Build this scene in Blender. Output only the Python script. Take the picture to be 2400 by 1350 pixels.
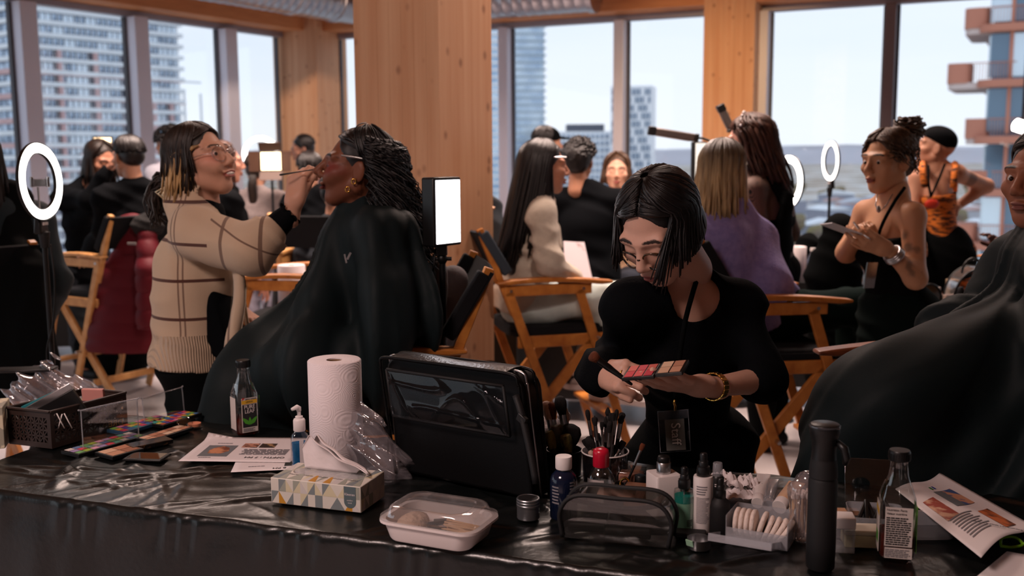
import bpy, bmesh, math, random
import numpy as np
from mathutils import Vector, Matrix
for _o in list(bpy.data.objects): bpy.data.objects.remove(_o)
S = bpy.context.scene; COL = bpy.context.collection
V = Vector; PI = math.pi
RND = random.Random(11)
# ------------------------------------------------------------------ camera, sky, lights, exposure
F_PX = 2400.0; CAM = V((0, 0, 1.5)); PITCH = math.atan((675 - 358) / F_PX)
FW = V((0, math.cos(PITCH), -math.sin(PITCH)))
RT = V((1, 0, -0.0065)); RT = (RT - FW * RT.dot(FW)).normalized(); UP = RT.cross(FW)
def Q(px, py, Y):
    """photo pixel (2400x1350) at distance Y in front of the camera -> world point"""
    d = FW + RT * ((px - 1200) / F_PX) + UP * ((675 - py) / F_PX)
    return CAM + d * (Y / d.y)
def Qz(px, py, z):
    d = FW + RT * ((px - 1200) / F_PX) + UP * ((675 - py) / F_PX)
    return CAM + d * ((z - CAM.z) / d.z)
cd = bpy.data.cameras.new('camera'); cam = bpy.data.objects.new('camera', cd); COL.objects.link(cam)
cam.matrix_world = Matrix(((RT.x, UP.x, -FW.x, CAM.x), (RT.y, UP.y, -FW.y, CAM.y), (RT.z, UP.z, -FW.z, CAM.z), (0, 0, 0, 1)))
cd.sensor_width = 36; cd.lens = 36; cd.clip_end = 9000; cd.clip_start = .05
cd.dof.use_dof = True; cd.dof.focus_distance = 2.35; cd.dof.aperture_fstop = 3.4
S.camera = cam
vs = S.view_settings
S.display_settings.display_device = 'sRGB'
vs.view_transform = 'Standard'; vs.look = 'None'; vs.gamma = 1; vs.use_curve_mapping = False
vs.exposure = 0.25
def lin(r, g, b):
    f = lambda c: (c / 12.92 if c <= .04045 else ((c + .055) / 1.055) ** 2.4)
    return (f(r / 255), f(g / 255), f(b / 255), 1)
W = bpy.data.worlds.new('overcast_sky'); S.world = W; W.use_nodes = True
nt = W.node_tree; nt.nodes.clear()
wo = nt.nodes.new('ShaderNodeOutputWorld'); bg = nt.nodes.new('ShaderNodeBackground')
tc = nt.nodes.new('ShaderNodeTexCoord'); sp = nt.nodes.new('ShaderNodeSeparateXYZ'); cr = nt.nodes.new('ShaderNodeValToRGB')
mp = nt.nodes.new('ShaderNodeMapping'); mp.inputs['Scale'].default_value = (1.2, 1.2, 7)
nz = nt.nodes.new('ShaderNodeTexNoise'); nz.inputs['Scale'].default_value = 1.6; nz.inputs['Detail'].default_value = 4
ad = nt.nodes.new('ShaderNodeMath'); ad.operation = 'MULTIPLY_ADD'; ad.inputs[1].default_value = .22; ad.inputs[2].default_value = -.11
ad2 = nt.nodes.new('ShaderNodeMath'); ad2.operation = 'ADD'
nt.links.new(tc.outputs['Generated'], sp.inputs[0]); nt.links.new(tc.outputs['Generated'], mp.inputs[0])
nt.links.new(mp.outputs[0], nz.inputs['Vector']); nt.links.new(nz.outputs[0], ad.inputs[0])
nt.links.new(sp.outputs['Z'], ad2.inputs[0]); nt.links.new(ad.outputs[0], ad2.inputs[1]); nt.links.new(ad2.outputs[0], cr.inputs[0])
e = cr.color_ramp.elements
e[0].position = 0.0; e[0].color = lin(228, 232, 238); e[1].position = .55; e[1].color = lin(204, 216, 232)
_x = e.new(.08); _x.color = lin(224, 230, 239)
_x = e.new(.16); _x.color = lin(213, 223, 236)
nt.links.new(cr.outputs[0], bg.inputs[0]); bg.inputs[1].default_value = 1.1
nt.links.new(bg.outputs[0], wo.inputs[0])
def area(name, loc, aim, size, power, col, shape='DISK', spread=180):
    l = bpy.data.lights.new(name, 'AREA'); l.shape = shape; l.size = size; l.energy = power; l.color = col[:3]; l.spread = math.radians(spread)
    o = bpy.data.objects.new(name, l); COL.objects.link(o); o.location = loc
    o.rotation_euler = (V(aim) - V(loc)).to_track_quat('-Z', 'Y').to_euler(); return o
def spot(name, loc, aim, power, col, ang=70, blend=.8, rad=.06):
    l = bpy.data.lights.new(name, 'SPOT'); l.energy = power; l.color = col[:3]; l.spot_size = math.radians(ang); l.spot_blend = blend; l.shadow_soft_size = rad
    o = bpy.data.objects.new(name, l); COL.objects.link(o); o.location = loc
    o.rotation_euler = (V(aim) - V(loc)).to_track_quat('-Z', 'Y').to_euler(); return o
WARM = lin(255, 214, 170)
# ceiling track spots of the room
spot('track_spot_column', (.4, 1.2, 3.4), (-.45, 4.5, 2.1), 190, lin(255, 226, 214), 56, 1)
spot('track_spot_far_column', (1.0, 6.4, 3.3), (2.0, 10.6, 1.6), 420, lin(255, 206, 150), 46, 1)
spot('track_spot_corner', (-2.2, 8.6, 3.3), (-2.4, 12.4, 2.0), 260, lin(255, 220, 190), 60, 1)
CEILW = lin(255, 226, 212)
for nm, lx, ly, pw in (('a', .5, 5.6, 80), ('b', -2.0, 6.4, 90), ('c', 2.4, 6.8, 54), ('d', -.3, 8.8, 66)):
    area('ceiling_lamp_' + nm, (lx, ly, 3.45), (lx, ly, 0), 1.0, pw, CEILW, 'DISK', 130)
area('ceiling_lamp_table', (-1.9, .1, 3.4), (-1.8, .2, 0), 1.1, 95, lin(255, 224, 216), 'DISK', 140)  # unseen fill lamp, added behind the camera to brighten the front table

# ------------------------------------------------------------------ object helpers
MATS = {}; ROOTM = {}
def tagp(o, label=None, cat=None, group=None, kind=None):
    if label: o['label'] = label
    if cat: o['category'] = cat
    if group: o['group'] = group
    if kind: o['kind'] = kind
    return o
def thing(name, label, cat, loc=(0, 0, 0), rz=0, group=None, kind=None):
    o = bpy.data.objects.new(name, None); COL.objects.link(o); o.empty_display_size = .05
    o.location = loc; o.rotation_euler = (0, 0, rz)
    ROOTM[o.name] = Matrix.Translation(V(loc)) @ Matrix.Rotation(rz, 4, 'Z')
    return tagp(o, label, cat, group, kind)
def dup(root, loc=None, rz=None, label=None, group=None):
    r = root.copy(); COL.objects.link(r)
    if loc is not None: r.location = loc
    if rz is not None: r.rotation_euler = (0, 0, rz)
    if label: r['label'] = label
    if group: r['group'] = group
    for ch in root.children:
        c = ch.copy(); COL.objects.link(c); c.parent = r
        for g in ch.children:
            d = g.copy(); COL.objects.link(d); d.parent = c
    return r
def finish(me, name, mats, parent=None, local=False, sharp=40, bevel=0, bseg=2, loc=None):
    if not isinstance(mats, (list, tuple)): mats = [mats]
    for m in mats: me.materials.append(m)
    if sharp:
        me.shade_smooth()
        if sharp < 180: me.set_sharp_from_angle(angle=math.radians(sharp))
    o = bpy.data.objects.new(name, me); COL.objects.link(o)
    if parent is not None:
        o.parent = parent; M = ROOTM.get(parent.name, Matrix())
        if not local: me.transform(M.inverted())
        ROOTM[o.name] = M
    elif loc is not None:
        if not local: me.transform(Matrix.Translation(-V(loc)))
        o.location = loc; ROOTM[o.name] = Matrix.Translation(V(loc))
    if bevel:
        b = o.modifiers.new('bevel', 'BEVEL'); b.width = bevel; b.segments = bseg; b.limit_method = 'ANGLE'; b.angle_limit = math.radians(35)
    return o
def basis(z, x=None):
    z = V(z).normalized()
    if x is None: x = V((1, 0, 0)) if abs(z.x) < .8 else V((0, 1, 0))
    x = V(x); x = (x - z * x.dot(z)).normalized(); y = z.cross(x)
    return Matrix(((x.x, y.x, z.x), (x.y, y.y, z.y), (x.z, y.z, z.z)))
class MB:
    def __init__(s): s.v = []; s.f = []; s.m = []
    def add(s, vs_, fs, mi=0):
        n = len(s.v); s.v += [tuple(p) for p in vs_]; s.f += [tuple(i + n for i in f) for f in fs]; s.m += [mi] * len(fs); return s
    def box(s, c, size, rot=None, mi=0, taper=1):
        c = V(c); hx, hy, hz = size[0] / 2, size[1] / 2, size[2] / 2
        ps = [V((x * hx * (taper if z > 0 else 1), y * hy * (taper if z > 0 else 1), z * hz)) for z in (-1, 1) for x, y in ((-1, -1), (1, -1), (1, 1), (-1, 1))]
        if rot is not None: ps = [rot @ p for p in ps]
        return s.add([c + p for p in ps], [(3, 2, 1, 0), (4, 5, 6, 7), (0, 1, 5, 4), (1, 2, 6, 5), (2, 3, 7, 6), (3, 0, 4, 7)], mi)
    def beam(s, a, b, w, t, side=(0, 1, 0), mi=0):
        """rectangular bar a->b, width w along the in-plane normal, thickness t along side"""
        a, b = V(a), V(b); z = (b - a); L = z.length; R_ = basis(z, V(side))
        return s.box((a + b) / 2, (t, w, L), R_, mi)
    def tube(s, pts, r, seg=8, mi=0, caps=True, closed=False):
        pts = [V(p) for p in pts]; n = len(pts); vs_ = []; fs = []; ref = None
        for i, p in enumerate(pts):
            t = (pts[(i + 1) % n] - pts[i - 1]) if closed else (pts[min(i + 1, n - 1)] - pts[max(i - 1, 0)])
            t = t.normalized() if t.length > 1e-9 else V((0, 0, 1))
            if ref is None: ref = V((1, 0, 0)) if abs(t.x) < .8 else V((0, 1, 0))
            x = (ref - t * ref.dot(t)); x = x.normalized() if x.length > 1e-6 else t.orthogonal().normalized(); ref = x; y = t.cross(x)
            rr = r[i] if isinstance(r, (list, tuple)) else r
            for k in range(seg):
                a = 2 * PI * k / seg; vs_.append(p + x * (math.cos(a) * rr) + y * (math.sin(a) * rr))
        for i in range(n if closed else n - 1):
            j = (i + 1) % n
            for k in range(seg): fs.append((i * seg + k, i * seg + (k + 1) % seg, j * seg + (k + 1) % seg, j * seg + k))
        if caps and not closed:
            fs.append(tuple(range(seg - 1, -1, -1))); fs.append(tuple((n - 1) * seg + k for k in range(seg)))
        return s.add(vs_, fs, mi)
    def lathe(s, prof, org=(0, 0, 0), rot=None, seg=24, mi=0, sq=None, caps=True):
        """prof [(r,z)..]; sq=(ax, ay, power) squashes into a rounded-rectangle section"""
        org = V(org); vs_ = []; fs = []
        for r, z in prof:
            for k in range(seg):
                a = 2 * PI * k / seg; c_, s_ = math.cos(a), math.sin(a)
                if sq:
                    pw = 2.0 / sq[2]; x = math.copysign(abs(c_) ** pw, c_) * r * sq[0]; y = math.copysign(abs(s_) ** pw, s_) * r * sq[1]
                else: x, y = c_ * r, s_ * r
                p = V((x, y, z)); vs_.append(org + (rot @ p if rot is not None else p))
        n = len(prof)
        for i in range(n - 1):
            for k in range(seg): fs.append((i * seg + k, i * seg + (k + 1) % seg, (i + 1) * seg + (k + 1) % seg, (i + 1) * seg + k))
        if caps:
            if prof[0][0] > 1e-5: fs.append(tuple(range(seg - 1, -1, -1)))
            if prof[-1][0] > 1e-5: fs.append(tuple((n - 1) * seg + k for k in range(seg)))
        return s.add(vs_, fs, mi)
    def ell(s, c, r, rot=None, seg=16, mi=0):
        prof = [(max(math.sin(PI * i / (seg // 2)), 1e-6), -math.cos(PI * i / (seg // 2))) for i in range(seg // 2 + 1)]
        c = V(c); vs_ = []; n = len(prof); fs = []
        for q, z in prof:
            for k in range(seg):
                p = V((math.cos(2 * PI * k / seg) * q * r[0], math.sin(2 * PI * k / seg) * q * r[1], z * r[2])); vs_.append(c + (rot @ p if rot is not None else p))
        for i in range(n - 1):
            for k in range(seg): fs.append((i * seg + k, i * seg + (k + 1) % seg, (i + 1) * seg + (k + 1) % seg, (i + 1) * seg + k))
        return s.add(vs_, fs, mi)
    def prism(s, poly, t, M, mi=0):
        """2-D polygon (x,y) extruded t along local z, placed by 4x4 M"""
        n = len(poly); vs_ = [M @ V((x, y, 0)) for x, y in poly] + [M @ V((x, y, t)) for x, y in poly]
        fs = [tuple(range(n - 1, -1, -1)), tuple(range(n, 2 * n))] + [(i, (i + 1) % n, n + (i + 1) % n, n + i) for i in range(n)]
        return s.add(vs_, fs, mi)
    def grid(s, fn, nu, nv, mi=0, thick=0):
        P = [[V(fn(i / nu, j / nv)) for i in range(nu + 1)] for j in range(nv + 1)]
        fl = [p for row in P for p in row]; w = nu + 1
        fs = [(j * w + i, j * w + i + 1, (j + 1) * w + i + 1, (j + 1) * w + i) for j in range(nv) for i in range(nu)]
        if thick:
            nn = []
            for j in range(nv + 1):
                for i in range(nu + 1):
                    du = P[j][min(i + 1, nu)] - P[j][max(i - 1, 0)]; dv = P[min(j + 1, nv)][i] - P[max(j - 1, 0)][i]
                    nrm = du.cross(dv); nn.append(fl[j * w + i] - (nrm.normalized() if nrm.length > 1e-12 else V((0, 0, 1))) * thick)
            N = len(fl); fs2 = fs + [tuple(N + k for k in reversed(f)) for f in fs]
            for i in range(nu):
                fs2.append((i + 1, i, N + i, N + i + 1)); a = nv * w + i; fs2.append((a, a + 1, N + a + 1, N + a))
            for j in range(nv):
                a = j * w; fs2.append((a, a + w, N + a + w, N + a)); a = j * w + nu; fs2.append((a + w, a, N + a, N + a + w))
            fl += nn; fs = fs2
        return s.add(fl, fs, mi)
    def mesh(s, name):
        me = bpy.data.meshes.new(name); me.from_pydata(s.v, [], s.f)
        if any(s.m): me.polygons.foreach_set('material_index', s.m)
        me.update(); return me
    def build(s, name, mats, parent=None, **k): return finish(s.mesh(name), name, mats, parent, **k)
def solo(name, mb, mats, label, cat, loc, group=None, kind=None, **k):
    o = mb.build(name, mats, None, loc=loc, **k); return tagp(o, label, cat, group, kind)
def rot3(rx=0, ry=0, rz=0):
    return Matrix.Rotation(rz, 3, 'Z') @ Matrix.Rotation(ry, 3, 'Y') @ Matrix.Rotation(rx, 3, 'X')
def xf(loc, R_): M = R_.to_4x4(); M.translation = V(loc); return M
# ------------------------------------------------------------------ materials
def pm(name, col, rough=.5, metal=0, spec=.5, emit=None, es=1, trans=0, alpha=1, bump=None, var=None, ior=1.45, sheen=0, coat=0, sss=0, attr=None):
    """principled material; bump=(scale, strength, (sx,sy,sz)); var=(colour2, scale, (sx,sy,sz), lo, hi)"""
    if name in MATS: return MATS[name]
    m = bpy.data.materials.new(name); m.use_nodes = True; t = m.node_tree; b = t.nodes['Principled BSDF']
    I = b.inputs
    I['Base Color'].default_value = col; I['Roughness'].default_value = rough; I['Metallic'].default_value = metal
    I['Specular IOR Level'].default_value = spec; I['IOR'].default_value = ior; I['Transmission Weight'].default_value = trans; I['Alpha'].default_value = alpha
    if sheen: I['Sheen Weight'].default_value = sheen; I['Sheen Roughness'].default_value = .5
    if coat: I['Coat Weight'].default_value = coat; I['Coat Roughness'].default_value = .1
    if sss: I['Subsurface Weight'].default_value = sss; I['Subsurface Radius'].default_value = (.012, .005, .003); I['Subsurface Scale'].default_value = .5
    if emit: I['Emission Color'].default_value = emit; I['Emission Strength'].default_value = es
    def coords(sc):
        tc_ = t.nodes.new('ShaderNodeTexCoord'); mp_ = t.nodes.new('ShaderNodeMapping'); mp_.inputs['Scale'].default_value = sc
        t.links.new(tc_.outputs['Object'], mp_.inputs[0]); return mp_.outputs[0]
    src = None
    if attr:
        a = t.nodes.new('ShaderNodeAttribute'); a.attribute_name = attr; src = a.outputs['Color']
    if var:
        n = t.nodes.new('ShaderNodeTexNoise'); n.inputs['Scale'].default_value = var[1]; n.inputs['Detail'].default_value = 4
        t.links.new(coords(var[2]), n.inputs['Vector'])
        r = t.nodes.new('ShaderNodeMapRange'); r.inputs[1].default_value = var[3] if len(var) > 3 else .35; r.inputs[2].default_value = var[4] if len(var) > 4 else .65
        t.links.new(n.outputs[0], r.inputs[0]); mx = t.nodes.new('ShaderNodeMix'); mx.data_type = 'RGBA'
        t.links.new(r.outputs[0], mx.inputs[0]); mx.inputs[6].default_value = col; mx.inputs[7].default_value = var[0]
        if src: t.links.new(src, mx.inputs[6])
        src = mx.outputs[2]
    if src: t.links.new(src, I['Base Color'])
    if bump:
        n = t.nodes.new('ShaderNodeTexNoise'); n.inputs['Scale'].default_value = bump[0]; n.inputs['Detail'].default_value = 3
        t.links.new(coords(bump[2] if len(bump) > 2 else (1, 1, 1)), n.inputs['Vector'])
        bn = t.nodes.new('ShaderNodeBump'); bn.inputs['Strength'].default_value = bump[1]; bn.inputs['Distance'].default_value = .01
        t.links.new(n.outputs[0], bn.inputs['Height']); t.links.new(bn.outputs[0], I['Normal'])
    MATS[name] = m; return m
def clearmat(name, tint=(1, 1, 1, 1), refl=.08, rough=.05, body=0, bodycol=(.8, .8, .8, 1)):
    """thin clear plastic / pane: see-through with a fresnel gloss; body mixes in a milky diffuse"""
    if name in MATS: return MATS[name]
    m = bpy.data.materials.new(name); m.use_nodes = True; t = m.node_tree; t.nodes.clear()
    o = t.nodes.new('ShaderNodeOutputMaterial'); tr = t.nodes.new('ShaderNodeBsdfTransparent'); tr.inputs[0].default_value = tint
    gl = t.nodes.new('ShaderNodeBsdfGlossy'); gl.inputs['Roughness'].default_value = rough
    fr = t.nodes.new('ShaderNodeLayerWeight'); fr.inputs[0].default_value = .3
    mr = t.nodes.new('ShaderNodeMapRange'); mr.inputs[3].default_value = refl * .5; mr.inputs[4].default_value = min(1, refl * 5)
    t.links.new(fr.outputs['Facing'], mr.inputs[0]); src = tr.outputs[0]
    if body:
        df = t.nodes.new('ShaderNodeBsdfDiffuse'); df.inputs[0].default_value = bodycol; m1 = t.nodes.new('ShaderNodeMixShader'); m1.inputs[0].default_value = body
        t.links.new(src, m1.inputs[1]); t.links.new(df.outputs[0], m1.inputs[2]); src = m1.outputs[0]
    mx = t.nodes.new('ShaderNodeMixShader'); t.links.new(mr.outputs[0], mx.inputs[0]); t.links.new(src, mx.inputs[1]); t.links.new(gl.outputs[0], mx.inputs[2])
    t.links.new(mx.outputs[0], o.inputs[0]); MATS[name] = m; return m
def emat(name, col, st):
    if name in MATS: return MATS[name]
    m = bpy.data.materials.new(name); m.use_nodes = True; t = m.node_tree; t.nodes.clear()
    o = t.nodes.new('ShaderNodeOutputMaterial'); e_ = t.nodes.new('ShaderNodeEmission'); e_.inputs[0].default_value = col; e_.inputs[1].default_value = st
    t.links.new(e_.outputs[0], o.inputs[0]); MATS[name] = m; return m
wood = lambda n, c, c2, rough=.45, ax=(14, 14, .8): pm(n, c, rough, var=(c2, 3.0, ax, .3, .7), bump=(40, .06, ax))
M_COLUMN = wood('glulam_spruce', lin(206, 160, 124), lin(192, 140, 102), .6, (9, 9, .35))
M_BEAM = wood('glulam_beam', lin(204, 140, 92), lin(186, 122, 78), .6, (1.2, 1.2, 9))
M_CHAIR = wood('honey_oak', lin(196, 128, 58), lin(158, 92, 34), .4, (6, 6, 6))
M_CHAIRD = wood('red_brown_wood', lin(150, 84, 50), lin(112, 58, 34), .4, (6, 6, 6))
M_CHAIRL = wood('pale_beech', lin(206, 156, 98), lin(176, 124, 70), .45, (6, 6, 6))
M_CANVAS = pm('black_canvas', lin(20, 21, 24), .85, spec=.2, bump=(300, .3))
M_CANVASG = pm('charcoal_canvas', lin(52, 60, 68), .85, spec=.2, bump=(300, .3))
M_BLK = pm('black_plastic', lin(14, 14, 15), .4)
M_BLKM = pm('black_matte', lin(16, 16, 18), .65)
M_GREYM = pm('grey_plastic', lin(120, 122, 126), .45)
M_STEEL = pm('steel', lin(190, 190, 192), .28, 1)
M_GOLD = pm('gold_metal', lin(212, 164, 82), .22, 1)
M_WHITE = pm('white_plastic', lin(222, 214, 212), .4)
M_PAPER = pm('white_paper', lin(224, 216, 216), .8, spec=.2)
def knots(m):
    t = m.node_tree; b = t.nodes['Principled BSDF']; src = b.inputs['Base Color'].links[0].from_socket
    tc_ = t.nodes.new('ShaderNodeTexCoord'); mp_ = t.nodes.new('ShaderNodeMapping'); mp_.inputs['Scale'].default_value = (9.5, 9.5, 7)
    vo = t.nodes.new('ShaderNodeTexVoronoi'); vo.inputs['Scale'].default_value = 1.0
    r = t.nodes.new('ShaderNodeMapRange'); r.inputs[1].default_value = .06; r.inputs[2].default_value = .19; r.inputs[3].default_value = .6; r.inputs[4].default_value = 0
    mx = t.nodes.new('ShaderNodeMix'); mx.data_type = 'RGBA'; mx.inputs[7].default_value = lin(112, 66, 40)
    t.links.new(tc_.outputs['Object'], mp_.inputs[0]); t.links.new(mp_.outputs[0], vo.inputs['Vector']); t.links.new(vo.outputs['Distance'], r.inputs[0])
    t.links.new(r.outputs[0], mx.inputs[0]); t.links.new(src, mx.inputs[6]); t.links.new(mx.outputs[2], b.inputs['Base Color'])
knots(M_COLUMN)
# ------------------------------------------------------------------ room shell
HW = 2.9
PC = Qz(722, 89, HW); PR = Qz(2070, 2, HW); PL = Qz(80, 0, HW)
dr = (PR - PC).xy.normalized().to_3d(); dl = (PL - PC).xy.normalized().to_3d()
nr = V((dr.y, -dr.x, 0));  nr = nr if nr.dot(CAM - PC) > 0 else -nr      # inward normals
nl = V((dl.y, -dl.x, 0));  nl = nl if nl.dot(CAM - PC) > 0 else -nl
def onl(px, d):
    """distance along wall line from the corner where photo column px meets it (row 250)"""
    k = Q(px, 250, 1.0); k = k.x / k.y
    return (k * PC.y - PC.x) / (d.x - k * d.y)
def wp(d, t, z, off=0, n=None): p = PC + d * t + (n * off if n else V((0, 0, 0))); return V((p.x, p.y, z))
CEIL = 3.55
M_FLOOR = pm('polished_concrete', lin(192, 184, 184), .30, spec=.5, var=(lin(150, 144, 146), 1.3, (1, 1, 1), .3, .7), bump=(9, .03))
M_WALLIN = pm('painted_wall', lin(172, 164, 158), .8)
M_FRAME = pm('aluminium_frame', lin(150, 146, 156), .4, .35)
M_FRAMED = pm('grey_gasket', lin(74, 72, 78), .6)
M_PANE = clearmat('window_glass', (.97, .985, 1, 1), .03, .0)
M_CEIL = wood('ceiling_boards', lin(188, 132, 88), lin(168, 112, 70), .6, (1, 8, 8))
LR, LL = 12.5, 14.0
A = PC + dl * LL; B = PC + dr * LR
def poly(name, pts, z0, z1, mats, **k):
    m = MB(); n = len(pts)
    m.add([V((p[0], p[1], z0)) for p in pts] + [V((p[0], p[1], z1)) for p in pts],
          [tuple(range(n - 1, -1, -1)), tuple(range(n, 2 * n))] + [(i, (i + 1) % n, n + (i + 1) % n, n + i) for i in range(n)])
    o = m.build(name, mats, None, sharp=0, **k); o['kind'] = 'structure'; return o
D_ = B + nr * 12; E_ = A + nl * 9
pad = .35
foot = [PC - nr * pad - nl * pad, A - nl * pad, A - nl * pad + V((0, -3, 0)), V((-9, -4.5, 0)), V((9, -4.5, 0)), B - nr * pad + V((1, -3, 0)), B - nr * pad]
fl = poly('floor', foot, -.25, 0, M_FLOOR)
ce = poly('ceiling', foot, CEIL, CEIL + .2, M_CEIL)
# closing walls of the room behind the camera
def wallbox(name, a, b, z0, z1, t, mat):
    a, b = V(a), V(b); m = MB(); d = (b - a).xy.to_3d(); c = (a + b) / 2
    m.box(V((c.x, c.y, (z0 + z1) / 2)), (d.length, t, z1 - z0), Matrix.Rotation(math.atan2(d.y, d.x), 3, 'Z'))
    o = m.build(name, mat, None, sharp=0); o['kind'] = 'structure'; return o
wallbox('wall_back', (-9, -4.5, 0), (9, -4.5, 0), 0, CEIL, .2, M_WALLIN)
wallbox('wall_left_rear', foot[2], (-9, -4.5, 0), 0, CEIL, .2, M_WALLIN)
wallbox('wall_right_rear', foot[5], (9, -4.5, 0), 0, CEIL, .2, M_WALLIN)
def bar(name, d, n, t0, t1, z0, z1, depth, mat, off=0, parent=None, bevel=.004):
    """box along wall line d from t0..t1; depth measured inwards from off"""
    m = MB(); c = PC + d * ((t0 + t1) / 2) + n * (off + depth / 2)
    m.box((c.x, c.y, (z0 + z1) / 2), (abs(t1 - t0), depth, z1 - z0), Matrix.Rotation(math.atan2(d.y, d.x), 3, 'Z'))
    o = m.build(name, mat, parent, sharp=0, bevel=bevel)
    if parent is None: o['kind'] = 'structure'
    return o
SILL = .32
for (side, d, n, L) in (('left', dl, nl, LL), ('right', dr, nr, LR)):
    bar('wall_%s' % side, d, n, -.05, L, 0, SILL, .22, M_WALLIN, -.12)
    bar('trim_%d' % (1 if side == 'left' else 2), d, n, -.1, L, SILL, SILL + .05, .3, M_FRAME, -.14)
    bar('wall_%s_upper' % side, d, n, -.05, L, HW + .36, CEIL, .2, M_WALLIN, -.12)
    b_ = bar('timber_beam_%s' % side, d, n, -.1, L, HW + .03, HW + .40, .34, M_BEAM, -.04, bevel=.012)
    bar('trim_%d' % (3 if side == 'left' else 4), d, n, .2, L, HW - .03, HW + .03, .12, M_FRAME, -.12)
bar('timber_beam_upper', dr, nr, .3, LR, HW + .38, CEIL, .22, M_BEAM, .05, bevel=.01)
M_FRAMEW = pm('pale_mullion', lin(206, 206, 220), .45, .1)
wn = [0]
def window(d, n, t0, t1):
    """one floor-to-head pane with its own slim frame"""
    wn[0] += 1; name = 'window_%d' % wn[0]
    a = min(t0, t1); b = max(t0, t1)
    m = MB(); c = PC + d * ((a + b) / 2) + n * (-.06); rz = Matrix.Rotation(math.atan2(d.y, d.x), 3, 'Z')
    m.box((c.x, c.y, (SILL + .05 + HW - .03) / 2), (b - a, .012, HW - .03 - SILL - .05), rz)
    o = thing(name, None, None, (c.x, c.y, SILL)); o['kind'] = 'structure'
    m.build('window_pane', M_PANE, o, sharp=0)
    for tt in (a + .012, b - .012):
        f = MB(); q = PC + d * tt + n * (-.05); f.box((q.x, q.y, (SILL + HW) / 2), (.024, .05, HW - SILL - .08), rz); f.build('window_frame', M_FRAMED, o, sharp=0)
mul_l = [onl(p, dl) for p in (66, 327, 535)]
mw = .085
tl = [.50] + sorted(mul_l) ; 
step = tl[-1] - tl[-2]
tl += [tl[-1] + step, tl[-1] + 2 * step, tl[-1] + 3 * step]
for i, t in enumerate(tl[1:]): 
    bar('trim_%d' % (10 + i), dl, nl, t - mw, t + mw, SILL + .05, HW - .03, .2, M_FRAMEW, -.1, bevel=.008)
for a, b in zip(tl[:-1], tl[1:]): window(dl, nl, a + (mw if a > .6 else 0), b - mw)
tr = [.42, onl(1187, dr), onl(1455, dr)]
for i, t in enumerate(tr[1:]): bar('trim_%d' % (20 + i), dr, nr, t - .055, t + .055, SILL + .05, HW - .03, .2, M_FRAMEW, -.1, bevel=.008)
tc0, tc1 = onl(1665, dr), onl(1781, dr)
window(dr, nr, tr[0], tr[1] - .055); window(dr, nr, tr[1] + .055, tr[2] - .055); window(dr, nr, tr[2] + .055, tc0)
t2 = onl(2081, dr); tj = onl(1790, dr)
bar('trim_23', dr, nr, tj - .05, tj + .045, SILL + .05, HW - .03, .2, M_FRAMEW, -.1, bevel=.008)
bar('trim_24', dr, nr, t2 - .05, t2 + .05, SILL + .05, HW - .03, .2, pm('brown_mullion', lin(112, 100, 104), .45, .2), -.1, bevel=.008)
window(dr, nr, tj + .045, t2 - .05); t3 = t2 + (t2 - tj); window(dr, nr, t2 + .05, t3); window(dr, nr, t3 + .1, LR)
bar('trim_25', dr, nr, t3, t3 + .1, SILL + .05, HW - .03, .2, M_FRAMEW, -.1, bevel=.008)
# timber columns: glulam boards laid up side by side, tiny open joints
def column(name, c, yaw, w, dpt, nb, z1, seedv):
    o = thing(name, None, None, (c[0], c[1], 0), yaw); o['kind'] = 'structure'
    rr = random.Random(seedv); xs = [-w / 2 + w * i / nb for i in range(nb + 1)]
    for i in range(nb):
        m = MB(); pr = rr.uniform(-.0012, .0012); m.box(((xs[i] + xs[i + 1]) / 2, 0, z1 / 2), (xs[i + 1] - xs[i] - .0012, dpt + pr, z1), None)
        b_ = m.build('board', M_COLUMN, o, local=True, sharp=0); b_.location = (0, 0, 0)
    return o
pa = Q(833, 250, 4.75); pb = Q(1030, 250, 4.5); wv = (pb - pa).xy.to_3d(); cw = wv.length; cy = math.atan2(wv.y, wv.x)
cin = V((-math.sin(cy), math.cos(cy), 0)); cc = (pa + pb) / 2 + cin * .21
column('timber_column', (cc.x, cc.y), cy, cw, .42, 7, CEIL, 3)
a3 = math.atan2(dr.y, dr.x); p3 = PC + dr * ((tc0 + tc1) / 2) + nr * .12
column('timber_column', (p3.x, p3.y), a3, tc1 - tc0, .40, 5, HW + .35, 4)
# corner column: px 667..745 on the left-hand face, 745..780 on the right-hand face
e0, e1, e2 = onl(667, dl), None, onl(780, dr)
p4 = PC + (nl + nr) * .12
column('timber_column', (p4.x, p4.y), a3, .62, .62, 5, HW + .35, 5)
# spiral duct under the ceiling
M_DUCT = pm('galvanised_steel', lin(186, 184, 190), .3, 1, bump=(30, .02))
ZB = 2.88; DR = .2
qa, qb, qc, qd = Qz(473, 0, ZB), Qz(832, 58, ZB), Qz(1095, 46, ZB), Qz(1396, 27, ZB)
def isect(p, q, r, s):
    d1 = q - p; d2 = s - r; den = d1.x * d2.y - d1.y * d2.x; t = ((r.x - p.x) * d2.y - (r.y - p.y) * d2.x) / den; return p + d1 * t
bx = isect(qa, qb, qc, qd); up = V((0, 0, DR))
du = thing('ventilation_duct', 'round galvanised spiral duct hung under the timber ceiling', 'duct', (bx.x, bx.y, ZB))
def duct_run(a, b, nm='duct_section'):
    a = a + up; b = b + up; d = b - a; L = d.length; n = int(L / .11); pts = []; rs = []
    for i in range(n):
        for f, r in ((0, DR), (.42, DR), (.5, DR + .004), (.58, DR)):
            pts.append(a + d * ((i + f) / n)); rs.append(r)
    pts.append(b); rs.append(DR)
    m = MB(); m.tube(pts, rs, 28, caps=False); o = m.build(nm, M_DUCT, du, sharp=60)
    return o
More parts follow.
